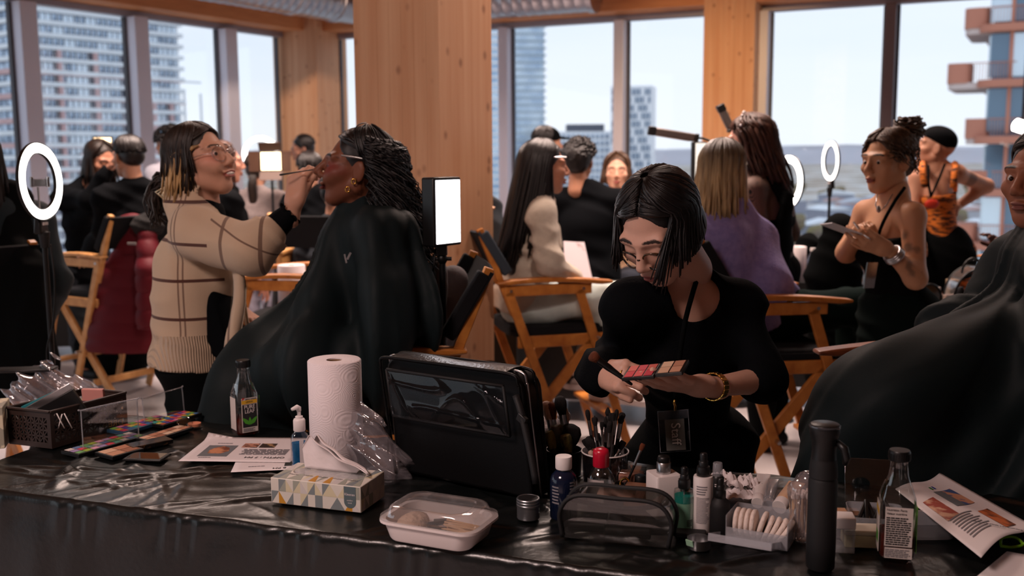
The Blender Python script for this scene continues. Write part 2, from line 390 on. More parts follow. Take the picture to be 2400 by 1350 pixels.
dA = (qa - bx).normalized(); dD = (qd - bx).normalized()
duct_run(bx + dA * .45, bx + dA * 8); duct_run(bx + dD * .45, qd)
m = MB(); m.tube([bx + up + dA * (.45 * (1 - s) ** 2) + dD * (.45 * s ** 2) for s in [i / 10 for i in range(11)]], DR, 28, caps=False); m.build('duct_elbow', M_DUCT, du)
for q, dd in ((bx + dA * .5, dA), (bx + dA * 1.15, dA), (bx + dD * .5, dD), (qd - dD * .03, dD)):
    m = MB(); m.tube([q + up - dd * .03, q + up + dd * .03], DR + .014, 28); m.build('clamp_band', M_DUCT, du) if q is not qd else None
m = MB(); m.tube([qd + up - dD * .1, qd + up - dD * .02], DR - .02, 24); m.build('duct_mouth', pm('duct_inside', lin(96, 84, 80), .6, .3), du)
for q in (bx + dA * 1.6, bx + dD * 1.5):
    m = MB(); m.tube([q + up * 2, V((q.x, q.y, CEIL))], .008, 6); m.build('hanger_rod', M_STEEL, du)

# ------------------------------------------------------------------ the city outside
GZ = -36.0
M_GROUND = pm('city_ground', lin(206, 200, 194), .95, spec=.05, var=(lin(164, 146, 128), .02, (1, 1, 1), .4, .6))
m = MB(); m.add([(-6000, 14, GZ), (6000, 14, GZ), (6000, 6000, GZ), (-6000, 6000, GZ)], [(0, 1, 2, 3)])
g = m.build('outside_ground', M_GROUND, None, sharp=0); g['kind'] = 'structure'
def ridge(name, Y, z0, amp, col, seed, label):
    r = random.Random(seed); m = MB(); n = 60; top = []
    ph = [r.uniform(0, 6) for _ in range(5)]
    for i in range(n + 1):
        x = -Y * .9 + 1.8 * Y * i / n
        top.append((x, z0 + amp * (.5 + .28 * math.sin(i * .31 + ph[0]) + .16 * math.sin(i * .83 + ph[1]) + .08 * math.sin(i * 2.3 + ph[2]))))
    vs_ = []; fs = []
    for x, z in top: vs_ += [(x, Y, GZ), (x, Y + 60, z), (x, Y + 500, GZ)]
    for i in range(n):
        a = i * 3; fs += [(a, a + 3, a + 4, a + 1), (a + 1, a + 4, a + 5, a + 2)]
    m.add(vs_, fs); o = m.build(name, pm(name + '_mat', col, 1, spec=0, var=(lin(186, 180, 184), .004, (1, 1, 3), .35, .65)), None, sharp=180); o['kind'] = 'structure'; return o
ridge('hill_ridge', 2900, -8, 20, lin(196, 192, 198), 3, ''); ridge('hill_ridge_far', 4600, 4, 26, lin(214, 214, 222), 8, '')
M_CONC = pm('pale_concrete', lin(226, 230, 234), .7); M_BRICKP = pm('pink_precast', lin(198, 164, 164), .8)
M_GLZ = pm('facade_glass', lin(168, 186, 206), .1, .75, .5, var=(lin(112, 130, 152), .35, (1, 1, 1), .45, .55)); M_GLZD = pm('dark_facade_glass', lin(112, 130, 152), .12, .6, .5)
M_GLZL = pm('light_facade_glass', lin(200, 214, 228), .12, .7, .5); M_WHT = pm('white_cladding', lin(242, 244, 248), .7)
def shared(name, me_src, mat, parent, loc, rz=0):
    o = bpy.data.objects.new(name, me_src); COL.objects.link(o); o.parent = parent; o.location = loc; o.rotation_euler = (0, 0, rz)
    ROOTM[o.name] = ROOTM[parent.name]; return o
def boxmesh(size, mat):
    m = MB(); m.box((0, 0, 0), size); me = m.mesh('piece'); me.materials.append(mat); return me
# balcony tower at left: local x along the long face, y into the building
Lf = 47.0; a0 = math.atan2(38, 28); c0 = (-121, 257)
tw = thing('apartment_tower', 'tall grey balcony tower with pink lower frame outside the left windows', 'building', (c0[0], c0[1], GZ), a0)
H = 92; FLH = 3.05
m = MB(); m.box((Lf / 2 + .6, 10.5, H / 2), (Lf - 2, 19, H)); m.build('wall', M_GLZD, tw, local=True, sharp=0)
wm = boxmesh((2.75, .5, 1.75), M_GLZ); wm2 = boxmesh((2.75, .5, 1.75), M_GLZL); sl = boxmesh((Lf + 1.2, 22.5, 1.05), M_CONC)
r = random.Random(5); cnt = 0; stuffb = MB(); stuffb2 = MB()
for f in range(30):
    z = f * FLH
    shared('balcony_slab', sl, M_CONC, tw, (Lf / 2, 10.4, z + .5))
    for b in range(15):
        x = 1.9 + b * 3.08; vis = 5 <= f <= 24
        if vis and cnt < 300 and (b * 7 + f) % 11 != 3: shared('window', wm if r.random() < .6 else wm2, M_GLZ, tw, (x, .95, z + 2.0)); cnt += 1
        else: stuffb.box((x, .95, z + 2.0), (2.75, .5, 1.75))
    for b in range(6): stuffb.box((.55, 2.5 + b * 3.2, z + 2.0), (.5, 2.7, 1.75))
    for b in range(31): stuffb2.box((.4 + b * 1.54, .5, z + 2.0), (.12, .4, 1.95))
o = stuffb.build('window_rows', M_GLZ, tw, local=True, sharp=0); o['kind'] = 'stuff'
o = stuffb2.build('window_mullions', M_CONC, tw, local=True, sharp=0); o['kind'] = 'stuff'
for f in (19, 17, 15, 13, 11, 9, 7): m = MB(); m.box((Lf / 2, -.35, f * FLH + .4), (Lf + 1, .9, 1.3)); m.box((-.45, 10, f * FLH + .4), (.9, 21, 1.3)); m.build('frame_band', M_BRICKP, tw, local=True, sharp=0)
for x, zt in ((10.5, 21), (20.5, 21), (30, 21), (37.5, 17), (43, 17), (3.0, 12.5), (15.5, 12.5), (26, 12.5)): m = MB(); m.box((x, -.4, zt * FLH / 2), (1.1, .8, zt * FLH)); m.build('frame_pier', M_BRICKP, tw, local=True, sharp=0)
m = MB(); 
for zf in (13, 17, 21): m.box((Lf + 3.5, 0, zf * FLH - 6), (6, .6, .5))
for x in (Lf + 6.3, Lf + .7): m.box((x, 0, 15 * FLH - 3), (.4, .5, 8 * FLH))
m.build('corner_frame', M_CONC, tw, local=True, sharp=0)
# centre glass tower with rounded corner balconies (corner hides behind the mullion)
D = 450; cX = (1192 - 1200) / 2400 * D
tw2 = thing('glass_tower', 'blue glass tower striped with white balconies seen right of the big column', 'building', (cX, D, GZ), math.radians(8))
H2 = 118; m = MB(); m.box((-14, 10.5, H2 / 2), (27, 20, H2)); m.box((8.6, 13, H2 / 2), (15.5, 24, H2)); m.build('wall', pm('blue_glass', lin(150, 174, 200), .12, .75, .5, var=(lin(196, 212, 226), .12, (1, 1, 1), .4, .6)), tw2, local=True, sharp=0)
slb = boxmesh((28.4, 22, .95), M_WHT); slc = boxmesh((16.6, 25, .75), pm('greenish_band', lin(176, 190, 200), .6))
for f in range(39): shared('balcony_slab', slb, M_WHT, tw2, (-14, 10.2, f * 3.02 + .4)); shared('floor_band', slc, M_WHT, tw2, (8.8, 12.6, f * 3.02 + .8))
mm = MB()
for b in range(10): mm.box((1.2 + b * 1.65, .8, H2 / 2), (.25, .5, H2))
mm.build('facade_fins', M_CONC, tw2, local=True, sharp=0)
# slab block with the dark roof box
D = 400
def gx(px, D): return (px - 1200) / 2400 * D
def gz(py, D): return 1.5 + (358 - py) / 2400 * D
b3 = thing('office_block', 'low white office block with dark roof box on the skyline', 'building', (gx(1378, D), D, GZ), 0)
h3 = gz(310, D) - GZ; m = MB(); m.box((0, 8, h3 / 2), (24, 16, h3)); m.build('wall', M_WHT, b3, local=True, sharp=0)
m = MB(); m.box((-.6, 8, h3 + 1.4), (14.5, 10, 2.8)); m.build('roof_box', pm('dark_cladding', lin(72, 76, 92), .6), b3, local=True, sharp=0)
wmm = boxmesh((1.1, .3, 1.7), M_GLZ)
for f in range(14):
    for b in range(13): shared('window', wmm, M_GLZ, b3, (-11.1 + b * 1.85, -.1, h3 - 1.9 - f * 2.6))
D = 380
b4 = thing('checkered_tower', 'slim white tower with chequered dark windows on the skyline', 'building', (gx(1478, D), D, GZ), math.radians(-14))
h4 = gz(207, D) - GZ; m = MB(); m.box((0, 7, h4 / 2), (15, 14, h4)); m.build('wall', M_WHT, b4, local=True, sharp=0)
wm4 = boxmesh((.85, .4, 2.2), M_GLZD)
for f in range(20):
    for b in range(12):
        if (b * 5 + f * 3) % 4 != 1: shared('window', wm4, M_GLZD, b4, (-6.6 + b * 1.2, -.05, h4 - 2.2 - f * 2.9))
# terracotta balcony block at right
D = 60.0
M_TERRA = pm('terracotta_cladding', lin(186, 122, 100), .7); M_SOFF = pm('pale_soffit', lin(206, 188, 182), .8)
b5 = thing('balcony_block', 'terracotta apartment block with rounded balconies outside the right window', 'building', (gx(2296, D), D, GZ), math.radians(-28))
zf = [gz(y, D) - GZ for y in (92, 216, 344, 465, 590, 712)]; fh = zf[0] - zf[1]; zf = [zf[0] + fh] + zf; zf += [zf[-1] - fh * (i + 1) for i in range(4)]
m = MB(); m.box((12, 9, zf[0] / 2), (23.6, 17, zf[0])); m.build('wall', M_GLZD, b5, local=True, sharp=0)
gl_ = boxmesh((.98, .1, fh - .7), pm('window_blue', lin(104, 124, 142), .08, .5, .5)); gl2 = boxmesh((.98, .1, fh - .7), pm('window_pale', lin(206, 220, 230), .15, .6, .5)); mu = boxmesh((.2, .3, fh - .4), M_TERRA)
def rr_poly(x0, x1, y0, y1, rad, n=5):
    P = []
    for cx_, cy_, a_ in ((x1 - rad, y1 - rad, 0), (x0 + rad, y1 - rad, 90), (x0 + rad, y0 + rad, 180), (x1 - rad, y0 + rad, 270)):
        for i in range(n + 1): a = math.radians(a_ + 90 * i / n); P.append((cx_ + rad * math.cos(a), cy_ + rad * math.sin(a)))
    return P
prot = [.9, .9, 1.7, .6, .3, 1.0, .7, 1, .8, .7, .8]
for i, z in enumerate(zf):
    m = MB(); m.prism(rr_poly(-.5, 24, -.7, 18, .9), .42, xf((0, 0, z), Matrix.Identity(3))); m.build('floor_slab', M_TERRA, b5, local=True, sharp=30)
    px_ = prot[i % len(prot)]
    m = MB(); m.prism(rr_poly(-px_ - .4, 2.2, .2, 6, .55), .35, xf((0, 0, z - .02), Matrix.Identity(3))); m.build('balcony_floor', M_SOFF, b5, local=True, sharp=30)
    m = MB(); m.prism(rr_poly(-px_ - .45, -px_ + .85, .1, 2.6, .45), 1.15, xf((0, 0, z + .3), Matrix.Identity(3))); m.build('balcony_parapet', M_TERRA, b5, local=True, sharp=30)
    m = MB()
    for k in range(14): m.box((-px_ + .9 + k * .16, -.1 if k > 8 else .15, z + .9), (.03, .03, 1.0))
    m.box((-px_ + 2, .05, z + 1.42), (2.4, .05, .05)); m.build('balcony_railing', M_TERRA, b5, local=True, sharp=0)
    for k in range(12):
        shared('window', gl2 if (k * 3 + i) % 4 == 0 else gl_, M_GLZ, b5, (.62 + k * 1.18, .2, z - fh / 2 + .25)); shared('mullion', mu, M_TERRA, b5, (1.21 + k * 1.18, .15, z - fh / 2 + .25))
    shared('window', gl2, M_GLZ, b5, (.05, 1.2, z - fh / 2 + .25), PI / 2)
# lower city: houses, sheds, parked vans and trees
r = random.Random(21)
hm = [pm('house_wall_%s' % n, c, .9) for n, c in (('grey', lin(190, 192, 200)), ('white', lin(232, 234, 238)), ('brick', lin(190, 156, 150)), ('slate', lin(156, 160, 174)))]
spots = []
def free(x, y, rad):
    if any((x - a) ** 2 + (y - b) ** 2 < (rad + c) ** 2 for a, b, c in spots): return False
    if (330 < y < 520 and -30 < x < 60) or (235 < y < 340 and x < -60) or (y < 100 and x > 15) or (170 < y < 245 and 40 < x < 110): return False
    spots.append((x, y, rad)); return True
k = 0
for t in range(900):
    Yd = 110 * 1.0042 ** t; px = r.uniform(1290, 2330) if t % 4 else r.uniform(430, 840); w_, d_, h_ = r.uniform(9, 24), r.uniform(8, 16), r.uniform(4, 9) * (1 if Yd < 900 else 2.2)
    if (px < 1500 and Yd < 500 and px > 900) or k >= 110 or not free(gx(px, Yd), Yd, math.hypot(w_, d_) * .56 + 1): continue
    o = thing('city_house', 'small far house below the windows, blurred in the distance', 'house', (gx(px, Yd), Yd, GZ), r.uniform(-.5, .5), 'distant houses below the windows'); k += 1
    m = MB(); m.box((0, 0, h_ / 2), (w_, d_, h_)); m.build('wall', hm[k % 4], o, local=True, sharp=0)
    m = MB(); m.prism([(-w_ / 2 - .4, 0), (w_ / 2 + .4, 0), (0, w_ * .12)], d_ + .8, xf((0, d_ / 2 + .4, h_), Matrix.Rotation(PI / 2, 3, 'X'))); m.build('roof', hm[(k + 2) % 4], o, local=True, sharp=0)
M_TREE = pm('bare_autumn_crown', lin(120, 106, 96), 1, var=(lin(140, 128, 84), .2, (1, 1, 1)))
tb = MB(); tb.ell((0, 0, 6), (4.4, 4.4, 4.2), None, 10); tb.ell((2, 1, 7.5), (2.8, 2.8, 2.8), None, 8); tb.ell((-2, -.6, 7.2), (3, 2.6, 2.6), None, 8); tcr = tb.mesh('crown'); tcr.materials.append(M_TREE)
tb = MB(); tb.tube([(0, 0, 0), (0, 0, 4)], [.4, .25], 6); ttr = tb.mesh('trunk'); ttr.materials.append(hm[3])
k = 0
for t in range(700):
    Yd = 85 * 1.0052 ** t; px = r.uniform(1480, 2300) if t % 5 else r.uniform(440, 830)
    if k >= 90 or not free(gx(px, Yd), Yd, 6.5) or (240 > Yd > 150 and px > 1790 and px < 2120): continue
    k += 1; o = thing('city_tree', 'small autumn tree far below the windows', 'tree', (gx(px, Yd), Yd, GZ), 0, 'distant trees below the windows')
    shared('crown', tcr, M_TREE, o, (0, 0, 0)); shared('trunk', ttr, M_TREE, o, (0, 0, 0))
vb = MB(); vb.box((0, 0, 1.5), (2.2, 6.5, 2.4)); vb.box((0, -3.6, 1.0), (2.1, 1.4, 1.6), None, 0, .9); vme = vb.mesh('body'); vme.materials.append(M_WHT)
wb = MB(); wb.box((0, -3.75, 1.35), (1.9, 1.2, .5)); wme = wb.mesh('windscreen'); wme.materials.append(M_GLZD)
for k in range(34):
    row = k // 12; Yd = 232 - row * 22; px = 1810 + (k % 12) * 40 + row * 14
    o = thing('parked_van', 'white van parked in the far lot below the right windows', 'van', (gx(px, Yd), Yd, GZ), .5, 'parked vans in the far lot')
    shared('body', vme, M_WHT, o, (0, 0, 0)); shared('windscreen', wme, M_GLZD, o, (0, 0, 0))
m = MB(); m.box((60, 190, GZ + .15), (260, 14, .3), rot3(0, 0, .12)); o = m.build('outside_road', pm('road_asphalt', lin(186, 188, 196), .9), None, sharp=0); o['kind'] = 'structure'
# ------------------------------------------------------------------ continuous bodies: distance fields meshed by surface nets
def _len(x, y, z): return np.sqrt(x * x + y * y + z * z)
def _prim(p, X, Y, Z):
    t = p[0]
    if t in 'cf':
        a, b, ra, rb = np.array(p[1]), np.array(p[2]), p[3], p[4]; ba = b - a; L = max(float(ba @ ba), 1e-9)
        x, y, z = X - a[0], Y - a[1], Z - a[2]
        if t == 'f':
            n = np.array(p[5]); q = p[6]; s = x * n[0] + y * n[1] + z * n[2]; s = s * (q - 1)
            x, y, z = x + n[0] * s, y + n[1] * s, z + n[2] * s; sb = float(ba @ n) * (q - 1); ba = ba + n * sb; L = max(float(ba @ ba), 1e-9)
        h = np.clip((x * ba[0] + y * ba[1] + z * ba[2]) / L, 0, 1)
        return _len(x - ba[0] * h, y - ba[1] * h, z - ba[2] * h) - (ra + (rb - ra) * h)
    c, r, B = np.array(p[1]), p[2], p[3]
    x, y, z = X - c[0], Y - c[1], Z - c[2]
    if B is not None:
        B = np.array(B); x, y, z = (x * B[0][0] + y * B[1][0] + z * B[2][0], x * B[0][1] + y * B[1][1] + z * B[2][1], x * B[0][2] + y * B[1][2] + z * B[2][2])
    k0 = _len(x / r[0], y / r[1], z / r[2]); k1 = _len(x / r[0] ** 2, y / r[1] ** 2, z / r[2] ** 2) + 1e-6
    return k0 * (k0 - 1) / k1
def _bb(p):
    if p[0] in 'cf':
        a, b = np.array(p[1]), np.array(p[2]); r = max(p[3], p[4]); return np.minimum(a, b) - r, np.maximum(a, b) + r
    c = np.array(p[1]); r = max(p[2]); return c - r, c + r
def sdf(prims, h, k=.02, subs=(), cuts=(), fold=None, ks=.006):
    """smooth union of prims, minus subs [(prim,k)], clipped by half spaces cuts [(point, normal)] (kept side: below normal)"""
    los, his = zip(*[_bb(p) for p in prims]); lo = np.min(los, 0) - 3 * h - .02; hi = np.max(his, 0) + 3 * h + .02
    n = np.ceil((hi - lo) / h).astype(int) + 1
    ax = [(lo[i] + h * np.arange(n[i])).astype(np.float32) for i in range(3)]
    D = np.full(n, .5, np.float32)
    def box(p, m):
        a, b = _bb(p); i0 = np.maximum(((a - m - lo) / h).astype(int), 0); i1 = np.minimum(((b + m - lo) / h).astype(int) + 2, n)
        return tuple(slice(int(u), int(w)) for u, w in zip(i0, i1))
    def crd(s): return ax[0][s[0], None, None], ax[1][None, s[1], None], ax[2][None, None, s[2]]
    for p in prims:
        kk = k
        if isinstance(p[-1], dict): kk = p[-1].get('k', k); p = p[:-1]
        s = box(p, kk + 2 * h); d = _prim(p, *crd(s)); o = D[s]; e_ = np.maximum(kk - np.abs(o - d), 0) / kk; D[s] = np.minimum(o, d) - e_ * e_ * kk * .25
    if fold is not None: D += fold(*crd((slice(None),) * 3)).astype(np.float32)
    for p, kk in subs:
        s = box(p, kk + 2 * h); d = -_prim(p, *crd(s)); o = D[s]; e_ = np.maximum(kk - np.abs(o - d), 0) / kk; D[s] = np.maximum(o, d) + e_ * e_ * kk * .25
    for q, nn in cuts:
        X, Y, Z = crd((slice(None),) * 3); d = (X - q[0]) * nn[0] + (Y - q[1]) * nn[1] + (Z - q[2]) * nn[2]; D = np.maximum(D, d)
    D[0] = D[-1] = .5; D[:, 0] = D[:, -1] = .5; D[:, :, 0] = D[:, :, -1] = .5
    return nets(D, lo, h)
def nets(D, lo, h):
    nx, ny, nz = D.shape; ins = D < 0
    c = np.zeros((nx - 1, ny - 1, nz - 1), np.int8); offs = [(i, j, k) for i in (0, 1) for j in (0, 1) for k in (0, 1)]
    for i, j, k in offs: c += ins[i:nx - 1 + i, j:ny - 1 + j, k:nz - 1 + k]
    I = np.argwhere((c > 0) & (c < 8)); m = len(I)
    idx = np.full((nx - 1, ny - 1, nz - 1), -1, np.int64); idx[I[:, 0], I[:, 1], I[:, 2]] = np.arange(m)
    val = {o: D[I[:, 0] + o[0], I[:, 1] + o[1], I[:, 2] + o[2]] for o in offs}
    acc = np.zeros((m, 3)); cnt = np.zeros(m)
    for o in offs:
        for a in range(3):
            if o[a] == 0:
                o2 = list(o); o2[a] = 1; v0, v1 = val[o], val[tuple(o2)]; sc = (v0 < 0) != (v1 < 0)
                t = np.where(sc, v0 / np.where(sc, v0 - v1, 1), 0); p = np.tile(np.array(o, float), (m, 1)); p[:, a] += t; acc += p * sc[:, None]; cnt += sc
    P = lo + h * (I + acc / cnt[:, None])
    F = []
    for a in range(3):
        b, d = (a + 1) % 3, (a + 2) % 3
        s0 = [slice(None)] * 3; s1 = [slice(None)] * 3; s0[a] = slice(0, -1); s1[a] = slice(1, None)
        e_ = ins[tuple(s0)] != ins[tuple(s1)]; E = np.argwhere(e_); E = E[(E[:, b] > 0) & (E[:, d] > 0) & (E[:, b] < D.shape[b] - 1) & (E[:, d] < D.shape[d] - 1)]
        def g(db, dd):
            q = E.copy(); q[:, b] += db; q[:, d] += dd; return idx[q[:, 0], q[:, 1], q[:, 2]]
        f = np.stack([g(-1, -1), g(0, -1), g(0, 0), g(-1, 0)], 1); fl = ~ins[E[:, 0], E[:, 1], E[:, 2]]
        f[fl] = f[fl][:, ::-1]; F.append(f)
    F = np.concatenate(F); return P, F[(F >= 0).all(1)]
def npmesh(name, parts, cols=None):
    """parts [(verts, faces)] -> mesh, optional per-vertex colours"""
    vs_, fs, n = [], [], 0
    for p, f in parts: vs_.append(p); fs.append(f + n); n += len(p)
    P = np.concatenate(vs_); F = np.concatenate(fs); me = bpy.data.meshes.new(name)
    me.vertices.add(len(P)); me.vertices.foreach_set('co', P.astype(np.float32).ravel())
    me.loops.add(F.size); me.loops.foreach_set('vertex_index', F.astype(np.int32).ravel())
    me.polygons.add(len(F)); me.polygons.foreach_set('loop_start', np.arange(0, F.size, 4, dtype=np.int32)); me.update(calc_edges=True)
    if cols is not None:
        C_ = np.concatenate(cols); at = me.color_attributes.new('Col', 'FLOAT_COLOR', 'POINT'); at.data.foreach_set('color', C_.astype(np.float32).ravel())
    return me
def part(name, prims, mat, parent, h=.01, **k):
    P, F = sdf(prims, h, **k); return finish(npmesh(name, [(P, F)]), name, mat, parent, sharp=180)
def folds(amp, freq=9, d=(.25, .2, 1), seed=0, asym=1):
    r = random.Random(seed); a = [r.uniform(0, 6) for _ in range(6)]; d = V(d).normalized()
    def f(X, Y, Z):
        w = np.sin(7 * X + 3 * Z + a[0]) + np.sin(6 * Y - 5 * Z + a[1]) + .6 * np.sin(13 * Z + 9 * X + a[2])
        s = np.sin(freq * 6.28 * (X * d.x + Y * d.y + Z * d.z) * .5 + 1.7 * w + a[3]); s2 = np.sin(freq * 3.3 * (X * d.y + Y * d.z + Z * d.x) + 1.3 * w + a[4])
        return amp * (np.abs(s) * 1.4 - .8) + amp * .6 * s2
    return f
# ------------------------------------------------------------------ heads, hands, hair
def frame(c, f, up=(0, 0, 1), s=1):
    """4x4: local +Y = facing f, +Z = up, +X = the person's right"""
    y = V(f).normalized(); z = V(up); z = (z - y * z.dot(y)).normalized(); x = y.cross(z)
    return Matrix(((x.x * s, y.x * s, z.x * s, c[0]), (x.y * s, y.y * s, z.y * s, c[1]), (x.z * s, y.z * s, z.z * s, c[2]), (0, 0, 0, 1)))
def xfn(P, M): M = np.array(M); return P @ M[:3, :3].T + M[:3, 3]
def skinmat(): return pm('skin', (.5, .3, .2, 1), .48, spec=.35, sss=.12, attr='Col', bump=(160, .06))
SKIN = skinmat()
M_EYE = pm('eye_white', lin(216, 208, 204), .15, spec=.6); M_IRIS = pm('dark_iris', lin(34, 20, 14), .1, spec=.7); M_LASH = pm('lash_black', lin(12, 9, 9), .7)
M_TEETH = pm('teeth', lin(226, 216, 206), .3)
def head_geo(skin, h=.003, lips=None, brow=None, blush=None, closed=True, smile=0, fem=1, stubble=None, nose=1.0, wide=1.0):
    w = wide
    P = [('e', (0, -.018, .032), (.076, .096, .086), None), ('e', (0, .034, -.026), (.063 * w, .060, .088), None), ('c', (0, .055, -.096), (0, .058, -.1), .019, .019)]
    for s in (-1, 1):
        P += [('c', (s * .052 * w, -.004, -.052), (s * .014, .058, -.096), .024, .018), ('c', (s * .046, .074, .024), (s * .012, .086, .021), .0105, .0095),
              ('e', (s * .046 * w, .058, -.022), (.024, .026, .020), None), ('e', (s * .0115, .101, -.034), (.0085, .0095, .008), None, {'k': .006}),
              ('e', (s * .077, -.006, -.006), (.0085, .02, .032), rot3(0, 0, s * .5), {'k': .006}), ('e', (s * .031, .077, .002), (.0172, .0138, .0142), None, {'k': .006})]
    P += [('c', (0, .088, .016), (0, .112 * nose, -.026), .0082, .0115, {'k': .012}), ('e', (0, .096, -.0600), (.0225 + .006 * smile, .0095, .0062), None, {'k': .006}), ('e', (0, .0945, -.0715), (.0185 + .005 * smile, .0095, .0066), None, {'k': .006}),
          ('c', (0, -.022, -.05), (0, -.046, -.17), .052 if fem else .06, .056 if fem else .068)]
    if smile:
        for s in (-1, 1): P.append(('e', (s * .036, .075, -.038), (.02, .02, .018), None))
    subs = [(('e', (s * .032, .1, .013), (.02, .010, .0065), None), .012) for s in (-1, 1)] + [(('e', (0, .106, -.0655), (.021 + .006 * smile, .013, .0018 + .004 * smile), None), .003)]
    subs += [(('e', (s * .084, .004, -.002), (.005, .009, .018), rot3(0, 0, s * .5)), .004) for s in (-1, 1)]
    if not closed: subs += [(('e', (s * .0315, .093, .001), (.0125, .012, .0034), None), .002) for s in (-1, 1)]
    p, f = sdf(P, h, .02, subs)
    x, y, z = p[:, 0], p[:, 1], p[:, 2]; C_ = np.tile(np.array(skin), (len(p), 1))
    def blend(mask, col): 
        m = np.clip(mask, 0, 1)[:, None]; C_[:] = C_ * (1 - m) + np.array(col) * m
    def g(c, r): return 1.6 - ((x - c[0]) / r[0]) ** 2 - ((y - c[1]) / r[1]) ** 2 - ((z - c[2]) / r[2]) ** 2
    if blush is not None:
        for s in (-1, 1): blend(.45 * g((s * .048, .07, -.012), (.026, .05, .022)), blush)
    if stubble is not None: blend(.5 * g((0, .06, -.085), (.07, .09, .035)), stubble)
    blend(2 * (g((0, .10, -.0665), (.024 + .006 * smile, .03, .0125)) - .6), lips if lips is not None else [c * q for c, q in zip(skin[:3], (.85, .6, .6))] + [1])
    bc = brow if brow is not None else [.02, .014, .012, 1]
    for s in (-1, 1):
        zb = .030 + .06 * (np.abs(x) - .03) * (np.abs(x) < .04) - .35 * np.maximum(np.abs(x) - .042, 0)
        blend(2.2 * (1 - ((np.abs(x) - .034) / .023) ** 4 - ((z - zb) / .0042) ** 2) * (y > .05) * (x * s > 0), bc)
        if closed: blend(3 * (1 - ((np.abs(x) - .032) / .015) ** 4 - ((z + .0055 + 8 * (np.abs(x) - .031) ** 2 * -1) / .0022) ** 2) * (y > .06) * (x * s > 0), [.012, .009, .009, 1])
    return p, f, C_
HEADS = {}
def hand_geo(curl, thumb=(.55, .75, -.35), tcurl=(.3, .3), h=.0026, spread=.05, s=1.0):
    """right-hand canonical: +Y fingers, +Z back of the hand, +X thumb side; curl = 4 x (a,b,c) index..little; returns verts, faces, nail frames"""
    P = []; nails = []
    base = [(.030, .088), (.010, .092), (-.010, .088), (-.029, .078)]; ln = [(.042, .026, .021), (.047, .030, .022), (.043, .028, .022), (.034, .021, .019)]
    for (bx_, by_), L, cu, k in zip(base, ln, curl, range(4)):
        P.append(('f', (bx_ * .55, .012, 0), (bx_, by_, 0), .019, .0125, (0, 0, 1), 1.25, {'k': .012}))
        a = 0; q = V((bx_, by_, .002)); sx = (1.5 - k) * spread
        for j in range(3):
            a += cu[j]; d = V((sx * math.cos(a), math.cos(a), -math.sin(a))).normalized(); q2 = q + d * L[j]; r0 = (.0096, .0086, .0078)[j]; r1 = (.0088, .008, .0066)[j]
            P.append(('c', q, q2, r0, r1, {'k': .004})); q = q2
        nn = V((0, math.sin(a), math.cos(a))); nails.append((q - d * .004 + nn * .0052, d, nn))
    t0 = V((.018, .022, -.006)); d = V(thumb).normalized(); t1 = t0 + d * .044; ax_ = V((-.6, .5, -.6)).normalized()
    d2 = (d + V((-.55, .5, -.1)) * tcurl[0]).normalized(); t2 = t1 + d2 * .032; d3 = (d2 + V((-.55, .5, -.15)) * tcurl[1]).normalized(); t3 = t2 + d3 * .026
    P += [('c', t0, t1, .017, .0125, {'k': .014}), ('c', t1, t2, .0115, .0105, {'k': .004}), ('c', t2, t3, .0105, .008, {'k': .004}), ('c', (0, -.05, 0), (0, .015, 0), .0255, .025, {'k': .02})]
    nn = V((.5, 0, .8)); nn = (nn - d3 * nn.dot(d3)).normalized(); nails.insert(0, (t3 - d3 * .004 + nn * .0062, d3, nn))
    p, f = sdf(P, h, .006); return p, f, nails
GRIP = [(.9, 1.1, .7)] * 4; RELAX = [(.25, .35, .2), (.3, .4, .25), (.35, .45, .3), (.4, .5, .3)]
def hframe(w, f, back, left=False, s=1):
    """hand frame at wrist w: fingers along f, back of hand towards back; left mirrors the thumb side"""
    y = V(f).normalized(); z = V(back); z = (z - y * z.dot(y)).normalized(); x = y.cross(z) * (-1 if left else 1)
    return Matrix(((x.x * s, y.x * s, z.x * s, w[0]), (x.y * s, y.y * s, z.y * s, w[1]), (x.z * s, y.z * s, z.z * s, w[2]), (0, 0, 0, 1)))
def catmull(pts, n):
    pts = [V(p) for p in pts]; P = [pts[0] * 2 - pts[1]] + pts + [pts[-1] * 2 - pts[-2]]; out = []; m = len(pts) - 1
    for i in range(n + 1):
        u = i / n * m; k = min(int(u), m - 1); t = u - k; a, b, c, d = P[k:k + 4]
        out.append(.5 * ((2 * b) + (c - a) * t + (2 * a - 5 * b + 4 * c - d) * t * t + (3 * b - a - 3 * c + d) * t ** 3))
    return out
def hairmat(name, c1, c2, rough=.38, sc=(30, 30, 2)): return pm(name, c1, rough, spec=.5, var=(c2, 2.0, sc, .35, .65), bump=(60, .2, sc))
